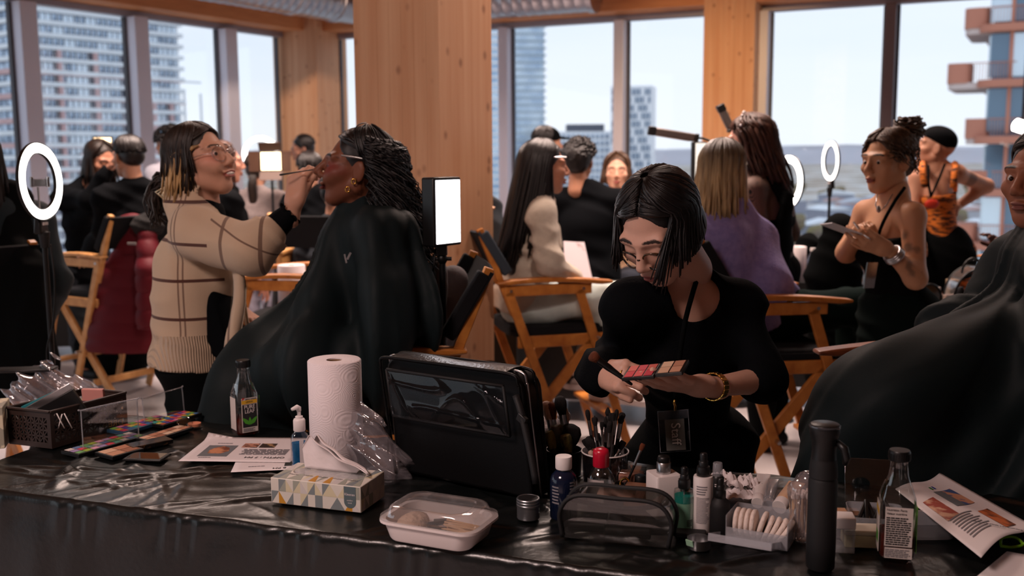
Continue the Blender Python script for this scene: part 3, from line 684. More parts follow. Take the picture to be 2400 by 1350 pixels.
class Hair:
    """strands over an ellipsoid skull then hanging; coordinates local to the head frame M"""
    def __init__(s, M, seed=1): s.M = M; s.r = random.Random(seed); s.mb = MB(); s.Mi = M.to_3x3().inverted() @ V((0, 0, -1)); s.sc = s.Mi.length; s.dn = s.Mi.normalized()
    def sk(s, th, ph, k=1.0):   # th from crown, ph: 0 front, + to the right
        return V((math.sin(th) * math.sin(ph) * .080 * k, -.016 + math.sin(th) * math.cos(ph) * .100 * k, .032 + math.cos(th) * .091 * k))
    def lock(s, pts, r, n=9, seg=4, curl=0, cf=3):
        q = catmull(pts, n); a = s.r.uniform(0, 6)
        if curl:
            q = [p + V((math.cos(a + cf * 6.28 * i / n), math.sin(a + cf * 6.28 * i / n), .3 * math.sin(a + cf * 9 * i / n))) * curl * (i / n) ** .6 for i, p in enumerate(q)]
        s.mb.tube([s.M @ p for p in q], [r * (.55 + .75 * math.sin(PI * min(.12 + .88 * i / n, 1))) * s.M.to_scale().x for i in range(n + 1)], seg)
    def wrap(s, n, ph0, ph1, th0, th1, drop, r=.006, k=(1.03, 1.09), jit=.012, curl=0, cf=3, drift=(0, 0, 0), nseg=10, seg=4, dropj=.12):
        """n locks starting at azimuth range ph0 near th0, ending at ph1 range at th1, then hanging drop metres"""
        for i in range(n):
            u = (i + s.r.random()) / n; a0 = ph0[0] + (ph0[1] - ph0[0]) * u; a1 = ph1[0] + (ph1[1] - ph1[0]) * u; kk = s.r.uniform(*k); pts = []
            t0 = th0 if not isinstance(th0, tuple) else s.r.uniform(*th0)
            t1 = th1 if not isinstance(th1, tuple) else th1[0] + (th1[1] - th1[0]) * u
            t1 += s.r.uniform(-.09, .09)
            for j in range(5):
                w = j / 4; pts.append(s.sk(t0 + (t1 - t0) * w, a0 + (a1 - a0) * w ** .8, kk))
            dp = drop if not isinstance(drop, tuple) else drop[0] + (drop[1] - drop[0]) * u
            dp *= 1 + s.r.uniform(-dropj, dropj * .4)
            if dp > 0:
                e_ = pts[-1]; m = max(2, int(dp / .08)); jx, jy = s.r.uniform(-jit, jit), s.r.uniform(-jit, jit)
                for j in range(1, m + 1):
                    w = j / m; pts.append(e_ + s.dn * dp * w + V((jx, jy, 0)) * w + V(drift) * w)
            s.lock(pts, r * s.r.uniform(.7, 1.3), nseg, seg, curl, cf)
    def part_(s, n, ph, drop, r=.0034, off=0, **k):
        for q in (-1, 1): s.wrap(n, (q * .05 + off, q * .12 + off), (q * ph[0], q * ph[1]), (.12, .95), (1.2, 1.45), drop, r, k=(.985, 1.045), **k)
    def cap(s, mat, parent, extra=(), h=.006, subs=(), k=.02, cuts=(), name='hair', base=True, kk=1.0):
        """base volume (local prims) joined with the strands into one mesh"""
        P = ([('e', (0, -.02, .034), (.0785 * kk, .0985 * kk, .0885 * kk), None)] if base else []) + list(extra)
        sb = [(('e', (0, .098, -.02), (.075, .062, .115), None), .008), (('e', (0, .085, -.03), (.12, .074, .085), None), .008)] + list(subs) if base else list(subs)
        p, f = sdf(P, h, k, sb, cuts); p = xfn(p, s.M); n = len(s.mb.v)
        s.mb.v += [tuple(q) for q in p]; s.mb.f += [tuple(int(i) + n for i in q) for q in f]; s.mb.m += [0] * len(f)
        return s.mb.build(name, mat, parent, sharp=180)
# ------------------------------------------------------------------ whole people
def lerp(a, b, t): return V(a) + (V(b) - V(a)) * t
def torso_basis(J):
    sm = (J['sl'] + J['sr']) / 2; up = (sm - J['pv']).normalized(); x = J['sr'] - J['sl']; x = (x - up * x.dot(up)).normalized(); f = up.cross(x)
    return sm, up, x, f, Matrix(((x.x, f.x, up.x), (x.y, f.y, up.y), (x.z, f.z, up.z)))
def torso_prims(J, t=0, s=1, bust=.0, full=1.0, depth=1.0):
    sm, up, x, f, B = torso_basis(J); L = (sm - J['pv']).length
    sw = (J['sr'] - J['sl']).length / 2
    P = [('e', lerp(J['pv'], sm, .70), (sw * .86 * full + t, .115 * s * depth + t, L * .36), B), ('e', lerp(J['pv'], sm, .36), (sw * .74 * full + t, .100 * s * depth * full + t, L * .32), B),
         ('e', lerp(J['pv'], sm, .02), (sw * .90 * full + t, .118 * s * depth + t, .125 * s + t), B), ('f', J['sl'], J['sr'], .056 * s + t, .056 * s + t, tuple(f), 1.1)]
    nk = J['nk']; P += [('c', nk + up * .02, lerp(sm, J['sl'], .75), .05 * s + t, .045 * s + t), ('c', nk + up * .02, lerp(sm, J['sr'], .75), .05 * s + t, .045 * s + t)]
    if bust:
        for q in (-1, 1): P.append(('e', lerp(J['pv'], sm, .72) + x * (q * sw * .45) + f * (.075 * s), (.062 * s + t, bust + t, .065 * s + t), B))
    return P
def arm_prims(J, sd, t=0, s=1, end=1.0, start=0.0, cuff=None):
    a, b, c = J['s' + sd], J['e' + sd], J['w' + sd]; L1 = (b - a).length; L2 = (c - b).length; tot = L1 + L2; E = end * tot; P = []
    u = min(E / L1, 1); P.append(('c', a, lerp(a, b, u), .047 * s + t, (.047 + (.039 - .047) * u) * s + t))
    if E > L1: w = (E - L1) / L2; P.append(('c', b, lerp(b, c, w), .040 * s + t, (.040 + (.026 - .04) * w) * s + t))
    return P
def leg_prims(J, sd, t=0, s=1, foot=True, end=1.0):
    P = []
    if 'k' + sd in J:
        h_, k_ = J['h' + sd], J['k' + sd]; P.append(('c', h_, k_, .084 * s + t, .058 * s + t))
        if 'a' + sd in J:
            a_ = J['a' + sd]; P.append(('c', k_, lerp(k_, a_, .35), .055 * s + t, .055 * s + t)); P.append(('c', lerp(k_, a_, .35), lerp(k_, a_, end), .055 * s + t, .038 * s + t))
    return P
def mkJ(px):
    return {k: (Q(*v) if len(v) == 3 and not isinstance(v, Vector) else v) for k, v in px.items()}
def autoJ(J, legs=True, stand=True):
    sm = (J['sl'] + J['sr']) / 2; x = (J['sr'] - J['sl']); up = (sm - J['pv']).normalized(); x = (x - up * x.dot(up)).normalized()
    J.setdefault('nk', sm + up * .045)
    if legs:
        for sd, q in (('l', -1), ('r', 1)):
            J.setdefault('h' + sd, J['pv'] + x * (q * .085) - up * .03)
            if stand:
                h_ = J['h' + sd]; J.setdefault('k' + sd, V((h_.x, h_.y, h_.z * .53)) ); J.setdefault('a' + sd, V((h_.x, h_.y, .075)))
    return J
def cmul(c, k): return (c[0] * k, c[1] * k, c[2] * k, 1)
def person(label, J, face, up=(0, 0, 1), skin=lin(190, 140, 112), hs=1.0, head={}, hands={}, s=1.0, hv=.0045, bv=.014, top=None, bottom=None, shoes=None, bust=.0, full=1.0, headdy=0, group=None, depth=1.0, eyes=None):
    """one person: an Empty with a continuous body mesh and clothing children. returns root, head frame"""
    base = V((J['pv'].x, J['pv'].y, 0)); R_ = thing('person', label, 'person', tuple(base), 0, group)
    HM = frame(J['hd'], face, up, hs)
    sm, tup, tx, tf, TB = torso_basis(J)
    key = (tuple(skin), hv, str(head))
    if key not in HEADS: HEADS[key] = head_geo(skin, hv, **head)
    hp, hf, hc = HEADS[key]
    prims = torso_prims(J, -.004, s, 0, full, depth) + [('c', HM @ V((0, -.035, -.10)), J['nk'] - tup * .03, .05 * s, .056 * s)]
    for sd in 'lr': prims += arm_prims(J, sd, 0, s) if 'e' + sd in J else []
    for sd in 'lr':
        prims += leg_prims(J, sd, 0, s)
        if 'a' + sd in J:
            ft = V((tf.x, tf.y, 0)).normalized() if 'f' + sd not in J else J['f' + sd] - J['a' + sd]; a_ = J['a' + sd]; prims.append(('c', a_ - V((0, 0, .03)), a_ + ft.normalized() * .13 - V((0, 0, .045)), .034, .028))
    P, F = sdf(prims, bv, .03); parts = [(P, F), (xfn(hp, HM), hf)]; cols = [np.tile(np.array(skin), (len(P), 1)), hc]
    nl = {}
    for sd in 'lr':
        if 'w' + sd in J:
            hd = hands.get(sd, {}); w = J['w' + sd]; d = V(hd.get('dir', (w - J['e' + sd]).normalized())); bk = V(hd.get('back', tup))
            if abs(d.normalized().dot(bk.normalized())) > .95: bk = tf
            g, f, n_ = hand_geo(hd.get('curl', RELAX), hd.get('thumb', (.55, .75, -.35)), hd.get('tcurl', (.3, .3)), hd.get('h', max(.0045, hv)), hd.get('spread', .05))
            HMd = hframe(w + d.normalized() * .02, d, bk, sd == 'l', hd.get('s', .95)); gp = xfn(g, HMd)
            if sd == 'l': f = f[:, ::-1]
            parts.append((gp, f)); cols.append(np.tile(np.array(skin), (len(gp), 1))); nl[sd] = [(HMd @ a, (HMd.to_3x3() @ b).normalized(), (HMd.to_3x3() @ c).normalized()) for a, b, c in n_]
    body = finish(npmesh('body', parts, cols), 'body', SKIN, R_, sharp=180)
    if top:
        tt = top.get('t', .012); G = torso_prims(J, tt, s, bust, full * top.get('full', 1), depth); nb = []
        for sd in 'lr':
            if 'e' + sd in J and top.get('sleeve', 1) > 0: G += arm_prims(J, sd, top.get('st', tt), s, top.get('sleeve' + sd, top.get('sleeve', 1)))
        if top.get('hem'): G.append(('e', J['pv'] - tup * top['hem'] * .5, ((J['sr'] - J['sl']).length / 2 * .92 * full + tt, .125 * s * depth + tt, top['hem'] * .5 + .12), TB))
        G += top.get('extra', [])
        nr_ = top.get('neck', .075); nd = top.get('nd', .03); subs = [(('e', J['nk'] + tup * .03 + tf * nd, (nr_, nr_, top.get('nz', .07)), TB), .008)] if nr_ else []
        cuts = [(J['pv'] - tup * top['hem'], -tup)] if 'hem' in top else []
        if 'bare' in top: cuts.append((sm - tup * top['bare'], tup))
        garment = part(top.get('name', 'shirt'), G, top['mat'], R_, top.get('h', bv * .8), k=.035, subs=subs + top.get('subs', []), cuts=cuts + top.get('cuts', []), fold=folds(top.get('fold', .005), top.get('freq', 9), top.get('fd', (.25, .2, 1)), top.get('seed', 1)))
    if bottom and 'kl' in J:
        t2 = bottom.get('t', .012); G = [('e', J['pv'], ((J['sr'] - J['sl']).length / 2 * .9 * full + t2 + .002, .118 * s * depth + t2, .13 * s), TB)]
        for sd in 'lr': G += leg_prims(J, sd, t2, s, end=bottom.get('end', 1))
        G += bottom.get('extra', [])
        part(bottom.get('name', 'trousers'), G, bottom['mat'], R_, bottom.get('h', bv * .8), k=.03, fold=folds(bottom.get('fold', .005), 9, (.2, .2, 1), 4), cuts=bottom.get('cuts', []))
    if shoes and 'al' in J:
        for sd in 'lr':
            a_ = J['a' + sd]; ft = V((tf.x, tf.y, 0)).normalized() if 'f' + sd not in J else (J['f' + sd] - a_).normalized(); b_ = a_ - V((0, 0, .045))
            part('shoe', [('c', a_ + V((0, 0, .0)), b_, .048, .045), ('f', b_ - ft * .03, b_ + ft * .15, .045, .038, (0, 0, 1), 1.25)], shoes, R_, .01, cuts=[(V((0, 0, 0)), (0, 0, -1))] if a_.z < .12 else [])
    if eyes:
        for q in (-1, 1):
            m = MB(); c = HM @ V((q * .0315, .0775, .0015)); m.ell(c, (.0128 * hs,) * 3, None, 14); e_ = m.build('eye', M_EYE, R_, sharp=180)
            gz_ = HM @ V((q * .0315 + eyes[0], .0775 + .0105, .0015 + eyes[1])); m = MB(); m.ell(gz_, (.0062 * hs, .0062 * hs, .0062 * hs), None, 12); m.build('iris', M_IRIS, e_, sharp=180)
    R_['_n'] = 0; del R_['_n']
    return R_, HM, nl
def pt(M, x, y, z): return M @ V((x, y, z))
def wire(name, pts, r, mat, parent, seg=6, n=None, closed=False):
    m = MB(); m.tube(catmull(pts, n) if n else pts, r, seg, closed=closed); return m.build(name, mat, parent, sharp=180)
# ------------------------------------------------------------------ people
H_BLACK = hairmat('hair_black', lin(15, 13, 14), lin(26, 23, 24), .34); H_DARK = hairmat('hair_dark_brown', lin(24, 18, 16), lin(46, 34, 28), .4)
H_BROWN = hairmat('hair_brown', lin(58, 40, 28), lin(88, 62, 42), .42); H_BLONDE = hairmat('hair_blonde', lin(200, 170, 126), lin(128, 100, 68), .42, (34, 34, 1.2))
H_RED = hairmat('hair_auburn', lin(44, 25, 20), lin(82, 50, 36), .42); H_TIP = hairmat('hair_bleached_ends', lin(196, 160, 108), lin(130, 98, 62), .42)
def knit(name, c, c2, sc=260): return pm(name, c, .92, spec=.15, var=(c2, 40, (1, 1, 1)), bump=(sc, .5), sheen=.15)
BLACKCLOTH = pm('black_jersey', lin(11, 13, 16), .85, spec=.06, bump=(240, .25)); BLACKC2 = pm('black_twill', lin(11, 13, 14), .9, spec=.06, bump=(400, .2))
M_CAPE = pm('black_nylon_cape', lin(22, 31, 33), .6, spec=.14, bump=(500, .08)); NAVY = pm('dark_navy_denim', lin(26, 32, 44), .85, bump=(300, .3))
def glasses(parent, HM, mat, y=.098, z=-.002, w=.030, r=.0235, t=.0022, drop=0, ang=0, lens=None):
    g = None
    for q in (-1, 1):
        ring = [HM @ (V((q * w + r * math.cos(a), y - .012 * abs(math.cos(a)) * (1 if math.cos(a) * q > 0 else 0), z + drop + r * .92 * math.sin(a)))) for a in [2 * PI * i / 22 for i in range(22)]]
        m = MB(); m.tube(ring, t, 6, closed=True); o = m.build('rim' if g else 'glasses', mat, parent if g is None else g, sharp=180)
        g = g or o
        if lens:
            m = MB(); n = 22; m.add(ring, [tuple(range(n))]); m.build('lens', lens, g, sharp=0)
        wire('temple_arm', [HM @ V((q * (w + r), y - .012, z + drop + .006)), HM @ V((q * .074, .05, z + drop * .6 + .008)), HM @ V((q * .081, -.005, .004))], t * .8, mat, g, 6, 8)
    wire('bridge', [HM @ V((-w + r, y, z + drop + .004)), HM @ V((0, y + .008, z + drop + .009)), HM @ V((w - r, y, z + drop + .004))], t * .9, mat, g, 6, 6)
    return g
LENS = clearmat('spectacle_lens', (1, 1, 1, 1), .03, .0)
def lanyard(parent, pts, mat, w=.009, t=.002):
    q = catmull(pts, 14); m = MB(); m.tube(q, w * .5, 5); return m.build('lanyard', mat, parent, sharp=180)
# ---- 1: make-up artist bending over the table
S1 = lin(208, 164, 144)
J = autoJ(mkJ(dict(hd=(1545, 532, 2.38), nk=(1602, 672, 2.50), sr=(1476, 712, 2.42), sl=(1730, 716, 2.52), pv=(1622, 1040, 2.74), er=(1440, 846, 2.64), wr=(1408, 874, 2.37), el=(1792, 890, 2.42), wl=(1668, 907, 2.24))))
dR = (Q(1478, 882, 2.24) - J['wr']); dL = (Q(1540, 892, 2.14) - J['wl'])
r1, HM, nails = person('person with a black bob and tortoise glasses bending over the table with a make-up palette', J, (-.50, -.62, -.58), skin=S1, hs=1.03, hv=.003, bv=.011, s=.86, full=.95,
    head=dict(closed=True, lips=lin(150, 84, 78), brow=lin(40, 26, 20), wide=.97),
    hands=dict(r=dict(dir=dR, back=(-.35, -.75, .45), curl=[(.7, 1.2, .8), (.9, 1.2, .8), (1.0, 1.2, .8), (1.05, 1.2, .8)], thumb=(.35, .9, -.2), tcurl=(.15, .1), h=.0026, s=.98),
               l=dict(dir=dL, back=(.1, -.45, -.85), curl=[(.12, .15, .1), (.1, .12, .1), (.12, .15, .1), (.2, .2, .1)], thumb=(.55, .75, -.35), tcurl=(.5, .3), h=.0026, s=.98)),
    top=dict(mat=BLACKCLOTH, t=.014, sleeve=.72, sleevel=.55, sleever=1.0, st=.016, hem=.12, neck=.074, nd=.05, nz=.085, extra=[('c', J['wr'] - dR.normalized() * .05, J['wr'], .042, .044), ('c', lerp(J['er'], J['wr'], .7), J['wr'], .04, .042)], fold=.007, freq=8, fd=(.5, .2, 1), name='shirt', h=.008),
    bottom=dict(mat=BLACKC2, t=.03, fold=.008), bust=.03, shoes=M_BLKM)
hr = Hair(HM, 3)
hr.wrap(300, (-.25, -PI), (-1.12, -PI), .10, (1.30, 2.2), (.115, .035), .0028, drift=(.0, .004, 0), jit=.014, k=(1.04, 1.12), dropj=.2)
hr.wrap(280, (.25, PI), (1.0, PI), .10, (1.25, 2.2), (.10, .035), .0028, jit=.012, k=(1.04, 1.12), dropj=.2)
hr.wrap(40, (-.1, -.5), (-1.06, -1.2), .06, 1.25, (.12, .15), .0026, drift=(.02, .035, 0))
hr.wrap(24, (.05, .3), (.94, 1.05), .06, 1.2, (.10, .13), .003)
hr.part_(110, (1.05, 1.5), (.08, .11), .0028, -.12)
hr.cap(H_BLACK, r1, extra=[('e', (s_ * .046, -.035, -.03), (.028, .055, .07), None) for s_ in (-1, 1)] + [('e', (0, -.075, -.03), (.07, .04, .075), None)])
TORT = pm('tortoiseshell', lin(74, 48, 22), .2, spec=.6, var=(lin(12, 9, 8), 60, (1, 1, 1), .42, .52)); 
glasses(r1, HM, TORT, y=.104, z=-.012, w=.031, r=.0245, t=.0022, lens=LENS)
for i, sd in enumerate('rl'):
    for (c, d, nn) in nails[sd]:
        m = MB(); m.ell(c, (.0052, .0068, .0016), basis(nn, V(d).cross(nn)), 8); m.build('fingernail', pm('dark_nail_polish', lin(30, 10, 16), .12, spec=.7), r1, sharp=180)
# gold ring, gold watch
m = MB(); c = J['wr'] + dR.normalized() * .098 + V((.006, -.012, .004)); m.tube([c + basis(dR) @ V((.0105 * math.cos(a), .0105 * math.sin(a), 0)) for a in [2 * PI * i / 16 for i in range(16)]], .0018, 6, closed=True); m.build('finger_ring', M_GOLD, r1, sharp=180)
wdir = (J['wl'] - J['el']).normalized(); wc = J['wl'] - wdir * .012; BB = basis(wdir)
w0 = None
for i in range(20):
    a = 2 * PI * i / 20; rad = .0305; p = wc + BB @ V((rad * math.cos(a), rad * math.sin(a), 0)); tg = BB @ V((-math.sin(a), math.cos(a), 0)); nn = BB @ V((math.cos(a), math.sin(a), 0))
    m = MB(); m.box(p, (.0088, .003, .020), Matrix((tg, nn, wdir)).transposed()); o = m.build('watch' if w0 is None else 'watch_link', M_GOLD, r1 if w0 is None else w0, bevel=.0006); w0 = w0 or o
lanyard(r1, [Q(1638, 616, 2.50), Q(1634, 650, 2.46), Q(1622, 690, 2.40), Q(1604, 760, 2.36), Q(1590, 860, 2.37), Q(1582, 935, 2.38)], BLACKC2, .013)
# ---- 2: make-up artist in the checked cardigan
S2 = lin(196, 148, 124)
def plaid():
    m = pm('checked_cardigan', lin(200, 176, 150), .95, spec=.1, bump=(520, .3), sheen=.2); t = m.node_tree; b = t.nodes['Principled BSDF']
    g = t.nodes.new('ShaderNodeNewGeometry'); sx = t.nodes.new('ShaderNodeSeparateXYZ'); t.links.new(g.outputs['Position'], sx.inputs[0])
    def M_(op, a, b_=None, c_=None):
        n = t.nodes.new('ShaderNodeMath'); n.operation = op
        for i, v in enumerate((a, b_, c_)):
            if v is None: continue
            if isinstance(v, (int, float)): n.inputs[i].default_value = v
            else: t.links.new(v, n.inputs[i])
        return n.outputs[0]
    def line(src, per, off, w):
        f = M_('FRACT', M_('DIVIDE', M_('SUBTRACT', src, off), per)); return M_('LESS_THAN', M_('ABSOLUTE', M_('SUBTRACT', f, .5)), w / per)
    z = sx.outputs['Z']; x = sx.outputs['X']
    h1 = line(z, .128, PLZ - .064, .0052)
    v = M_('MAXIMUM', line(x, .20, PLX - .1, .0028), line(x, .20, PLX - .1 + .016, .0028))
    body = M_('LESS_THAN', x, ARX); arm = M_('SUBTRACT', 1, body)
    av = line(x, .13, ARX + .05 - .065, .006)
    v = M_('MAXIMUM', M_('MULTIPLY', v, body), M_('MULTIPLY', av, arm)); h1 = M_('MULTIPLY', h1, body)
    al = M_('MULTIPLY', line(M_('ADD', z, M_('MULTIPLY', x, .5)), .4, ARL - .2, .003), arm)
    mk = M_('MAXIMUM', M_('MULTIPLY', v, .75), M_('MAXIMUM', h1, M_('MULTIPLY', al, .8))); mk = M_('MULTIPLY', mk, M_('GREATER_THAN', z, RIBZ))
    mx = t.nodes.new('ShaderNodeMix'); mx.data_type = 'RGBA'; t.links.new(mk, mx.inputs[0]); mx.inputs[6].default_value = lin(200, 176, 150); mx.inputs[7].default_value = lin(88, 58, 50); t.links.new(mx.outputs[2], b.inputs['Base Color'])
    wv = M_('SINE', M_('MULTIPLY', M_('ADD', x, M_('MULTIPLY', sx.outputs['Y'], .8)), 620)); wv = M_('MULTIPLY', wv, M_('LESS_THAN', z, RIBZ)); bn = t.nodes.new('ShaderNodeBump'); bn.inputs['Strength'].default_value = .8; bn.inputs['Distance'].default_value = .004
    t.links.new(wv, bn.inputs['Height']); old = b.inputs['Normal'].links[0].from_socket; t.links.new(old, bn.inputs['Normal']); t.links.new(bn.outputs[0], b.inputs['Normal']); return m
PLZ = Q(460, 657, 3.35).z; PLX = Q(420, 600, 3.35).x; ARX = Q(508, 560, 3.3).x; RIBZ = Q(460, 786, 3.35).z; ARL = Q(560, 552, 3.2).z + .5 * Q(560, 552, 3.2).x
J = autoJ(mkJ(dict(hd=(470, 378, 3.5), nk=(450, 486, 3.5), sr=(458, 545, 3.34), sl=(474, 535, 3.68), pv=(458, 850, 3.5), er=(588, 588, 3.2), wr=(686, 494, 3.24), el=(490, 680, 3.74), wl=(548, 720, 3.66))))
r2, HM2, n2 = person('person with glasses in a beige checked cardigan holding a brush to another face', J, (.90, -.34, .26), up=(-.1, 0, 1), skin=S2, hs=1.06, hv=.0035, bv=.012, s=.98, eyes=(.002, 0),
    head=dict(closed=False, lips=lin(170, 96, 92), smile=1, brow=lin(52, 36, 28), blush=lin(206, 136, 118)), hands=dict(r=dict(dir=(.16, .05, 1), back=(-.55, -.8, .1), curl=[(.75, 1.0, .6), (.9, 1.1, .6), (1.0, 1.1, .6), (1.1, 1.1, .6)], thumb=(.25, .95, -.35), tcurl=(.1, .2), h=.003, s=1.0)),
    top=dict(name='cardigan', mat=plaid(), t=.036, st=.028, sleeve=.66, hem=.0, h=.0085, neck=.10, nd=.06, fold=.006, freq=6, fd=(.3, .3, 1), depth=1.1,
        extra=[('f', lerp(J['pv'], (J['sl'] + J['sr']) / 2, .5), J['pv'] - V((0, 0, .02)), .138, .146, (0, 1, 0), .78), ('c', lerp(J['er'], J['wr'], .12), lerp(J['er'], J['wr'], .40), .066, .062, {'k': .02}), ('c', lerp(J['sr'], J['er'], .2), J['er'], .074, .068)]),
    bottom=dict(mat=BLACKC2, t=.02), bust=.03, shoes=M_BLKM)
m = MB(); a_ = lerp(J['er'], J['wr'], .34); b_ = lerp(J['er'], J['wr'], .50); m.tube([a_, lerp(a_, b_, .5), b_], [.067, .070, .066], 20, caps=True); m.build('turned_back_cuff', MATS['checked_cardigan'], r2, sharp=60)
m = MB(); a_ = lerp(J['er'], J['wr'], .42); b_ = lerp(J['er'], J['wr'], .93); m.tube([a_, lerp(a_, b_, .6), b_], [.045, .040, .034], 18, caps=True)
B3 = basis(b_ - a_)
m.tube([b_ + B3 @ V(((.036 + .005 * math.sin(9 * a)) * math.cos(a), (.036 + .005 * math.sin(9 * a)) * math.sin(a), .004 * math.cos(9 * a))) for a in [2 * PI * i / 54 for i in range(54)]], .0035, 5, closed=True)
m.build('ruffled_sleeve', BLACKCLOTH, r2, sharp=60)
part('top', [('f', J['nk'] - V((-.05, 0, .02)), Q(530, 800, 3.45), .055, .06, (0, 1, 0), .5)], BLACKCLOTH, r2, .01)
m = MB(); m.grid(lambda u, v: Q(540 + 22 * u + 8 * math.sin(v * 5), 610 + 240 * v - 10 * u, 3.22 + .02 * math.sin(u * 5 + v * 2)), 6, 20, thick=.012); m.build('front_panel', MATS['checked_cardigan'], r2, sharp=180)
wire('belt_cord', [Q(567, 640, 3.3), Q(570, 690, 3.28), Q(578, 750, 3.27), Q(584, 780, 3.28)], .007, MATS['checked_cardigan'], r2, 6, 10)
m = MB(); m.ell(HM2 @ V((0, .0955, -.0655)), (.021, .008, .0062), HM2.to_3x3().normalized(), 12); m.build('teeth', M_TEETH, r2, sharp=180)
m = MB(); q0 = Q(560, 700, 3.3); m.box(q0, (.05, .004, .11), rot3(.1, .1, .7)); m.build('badge_sleeve', clearmat('badge_vinyl', (.9, .93, .95, 1), .12, .08), r2)
hr = Hair(HM2, 5)
hr.wrap(220, (.3, PI), (1.1, PI), .08, (1.35, 1.55), (.10, .05), .0036, jit=.015, drift=(0, .01, 0))
hr.wrap(170, (-.3, -PI), (-1.15, -PI), .08, 1.45, (.10, .06), .0036, jit=.015)
hr.wrap(50, (.2, .8), (1.05, 1.35), .08, 1.35, (.14, .17), .003, jit=.02)
hr.part_(90, (1.1, 1.6), (.08, .10), .0034)
hr.cap(H_DARK, r2, extra=[('e', (s_ * .046, -.04, -.03), (.028, .055, .07), None) for s_ in (-1, 1)])
hb_ = Hair(HM2, 6); hb_.wrap(60, (.8, 2.2), (1.2, 2.4), 1.5, 1.56, (.15, .12), .0036, jit=.03, k=(1.0, 1.05)); hb_.mb.build('bleached_ends', H_TIP, r2, sharp=180)
hp_ = Hair(HM2, 7)
for i in range(80):
    j = hp_.r.uniform; hp_.lock([V((.03 + j(-.02, .02), -.11, -.035 + j(-.02, .02))), V((.035 + j(-.02, .02), -.15, -.03 + j(-.02, .03))), V((.04 + j(-.03, .03), -.185 + j(-.02, .02), -.07 + j(-.03, .02))), V((.045 + j(-.03, .03), -.19 + j(-.03, .02), -.135 + j(-.03, .02)))], .0035, 8)
hp_.mb.build('ponytail', H_DARK, r2, sharp=180)
m = MB()
for i in range(6): a = -.6 + i * .25; m.tube([HM2 @ V((.07, -.10, -.05)), HM2 @ V((.088, -.105 + .03 * math.sin(a * 2), -.06 - .02 * i * .4)), HM2 @ V((.075, -.09 + .035 * math.sin(a * 2), -.085 - .006 * i))], .0028, 5)
m.build('claw_clip', pm('pearl_clip', lin(226, 210, 176), .15, .4), r2, sharp=180)
g = glasses(r2, HM2, clearmat('clear_acetate', (.86, .84, .84, 1), .22, .05), y=.104, z=-.002, w=.032, r=.026, t=.003, lens=LENS)
# ---- 3: seated client in the black cape, centre
S3 = lin(112, 66, 46)
J = autoJ(mkJ(dict(hd=(837, 396, 3.2), nk=(862, 512, 3.22), sl=(900, 556, 3.05), sr=(862, 548, 3.38), pv=(915, 880, 3.25), el=(905, 720, 3.05), wl=(860, 800, 3.15), er=(850, 700, 3.5), wr=(830, 800, 3.3), kl=(668, 868, 3.1), kr=(672, 860, 3.35), al=(640, 1120, 3.05), ar=(640, 1110, 3.3))), stand=False)
r3, HM3, _ = person('person with curly black hair seated in a black salon cape, eyes closed', J, (-.95, -.14, .17), up=(.05, 0, 1), skin=S3, hs=1.03, hv=.0032, bv=.013,
    head=dict(closed=True, lips=lin(96, 40, 44), smile=1, blush=lin(112, 40, 44), brow=lin(14, 9, 8), nose=1.05), shoes=M_BLKM, bottom=dict(mat=BLACKC2))
sm3 = (J['sl'] + J['sr']) / 2
def cape_fold(c, amp, n, seed):
    def f(X, Y, Z):
        x, y, z = X - c.x, Y - c.y, Z - c.z; ph = np.arctan2(y, x); d = np.clip(np.sqrt(x * x + y * y) * .8 + np.clip(-z, 0, 2), 0, 1.2)
        w = ph * n + 2.2 * np.sin(3 * z + seed) + 1.2 * np.sin(2 * ph + 4 * d); s = np.sin(w)
        return -amp * (np.sign(s) * np.abs(s) ** .7) * np.clip(d * 1.6, .15, 1) - amp * .35 * np.sin(2.3 * w + 5 * d) * np.clip(d * 1.5, 0, 1)
    return f
q3 = lambda x, y, Y: Q(x, y, Y)
capeP = [('c', J['nk'] + V((-.01, 0, .035)), J['nk'] - V((0, 0, .03)), .062, .08), ('f', J['sl'], J['sr'], .075, .075, (1, 0, 0), 1.1),
    ('c', J['sl'], q3(925, 740, 2.98), .085, .11), ('c', J['sr'], q3(880, 720, 3.48), .085, .11), ('c', sm3 + V((-.03, 0, -.05)), q3(900, 830, 3.2), .15, .2),
    ('c', q3(850, 640, 3.2), q3(668, 850, 3.12), .11, .125), ('c', q3(850, 640, 3.3), q3(690, 850, 3.34), .10, .11), ('c', q3(800, 640, 3.1), q3(600, 905, 3.0), .03, .09),
    ('c', q3(645, 880, 3.02), q3(556, 1010, 2.98), .11, .085), ('c', q3(700, 860, 3.1), q3(650, 1080, 3.05), .12, .12), ('c', q3(640, 870, 3.3), q3(545, 1060, 3.22), .10, .09), ('c', q3(880, 850, 3.0), q3(700, 890, 2.98), .13, .12),
    ('c', q3(760, 830, 2.97), q3(640, 862, 2.97), .08, .06), ('c', q3(920, 700, 2.96), q3(930, 775, 2.94), .09, .08), ('c', q3(940, 700, 3.1), q3(965, 745, 3.1), .07, .05)]
part('salon_cape', capeP, M_CAPE, r3, .0095, k=.08, fold=cape_fold(J['nk'], .032, 8, 1), cuts=[(q3(900, 1085, 3.1), (-.35, 0, -1))])
m = MB(); m.tube([HM3 @ V((.0 + .064 * math.cos(a), -.04 + .062 * math.sin(a), -.135)) for a in [2 * PI * i / 24 for i in range(24)]], .012, 8, closed=True); m.build('cape_collar', M_CAPE, r3, sharp=180)
m = MB(); m.box(q3(818, 600, 2.93), (.006, .004, .022), rot3(0, .5, 0)); m.box(q3(810, 606, 2.93), (.005, .004, .026), rot3(0, -.2, 0)); m.build('cape_clasp', M_STEEL, r3)
hr = Hair(HM3, 9)
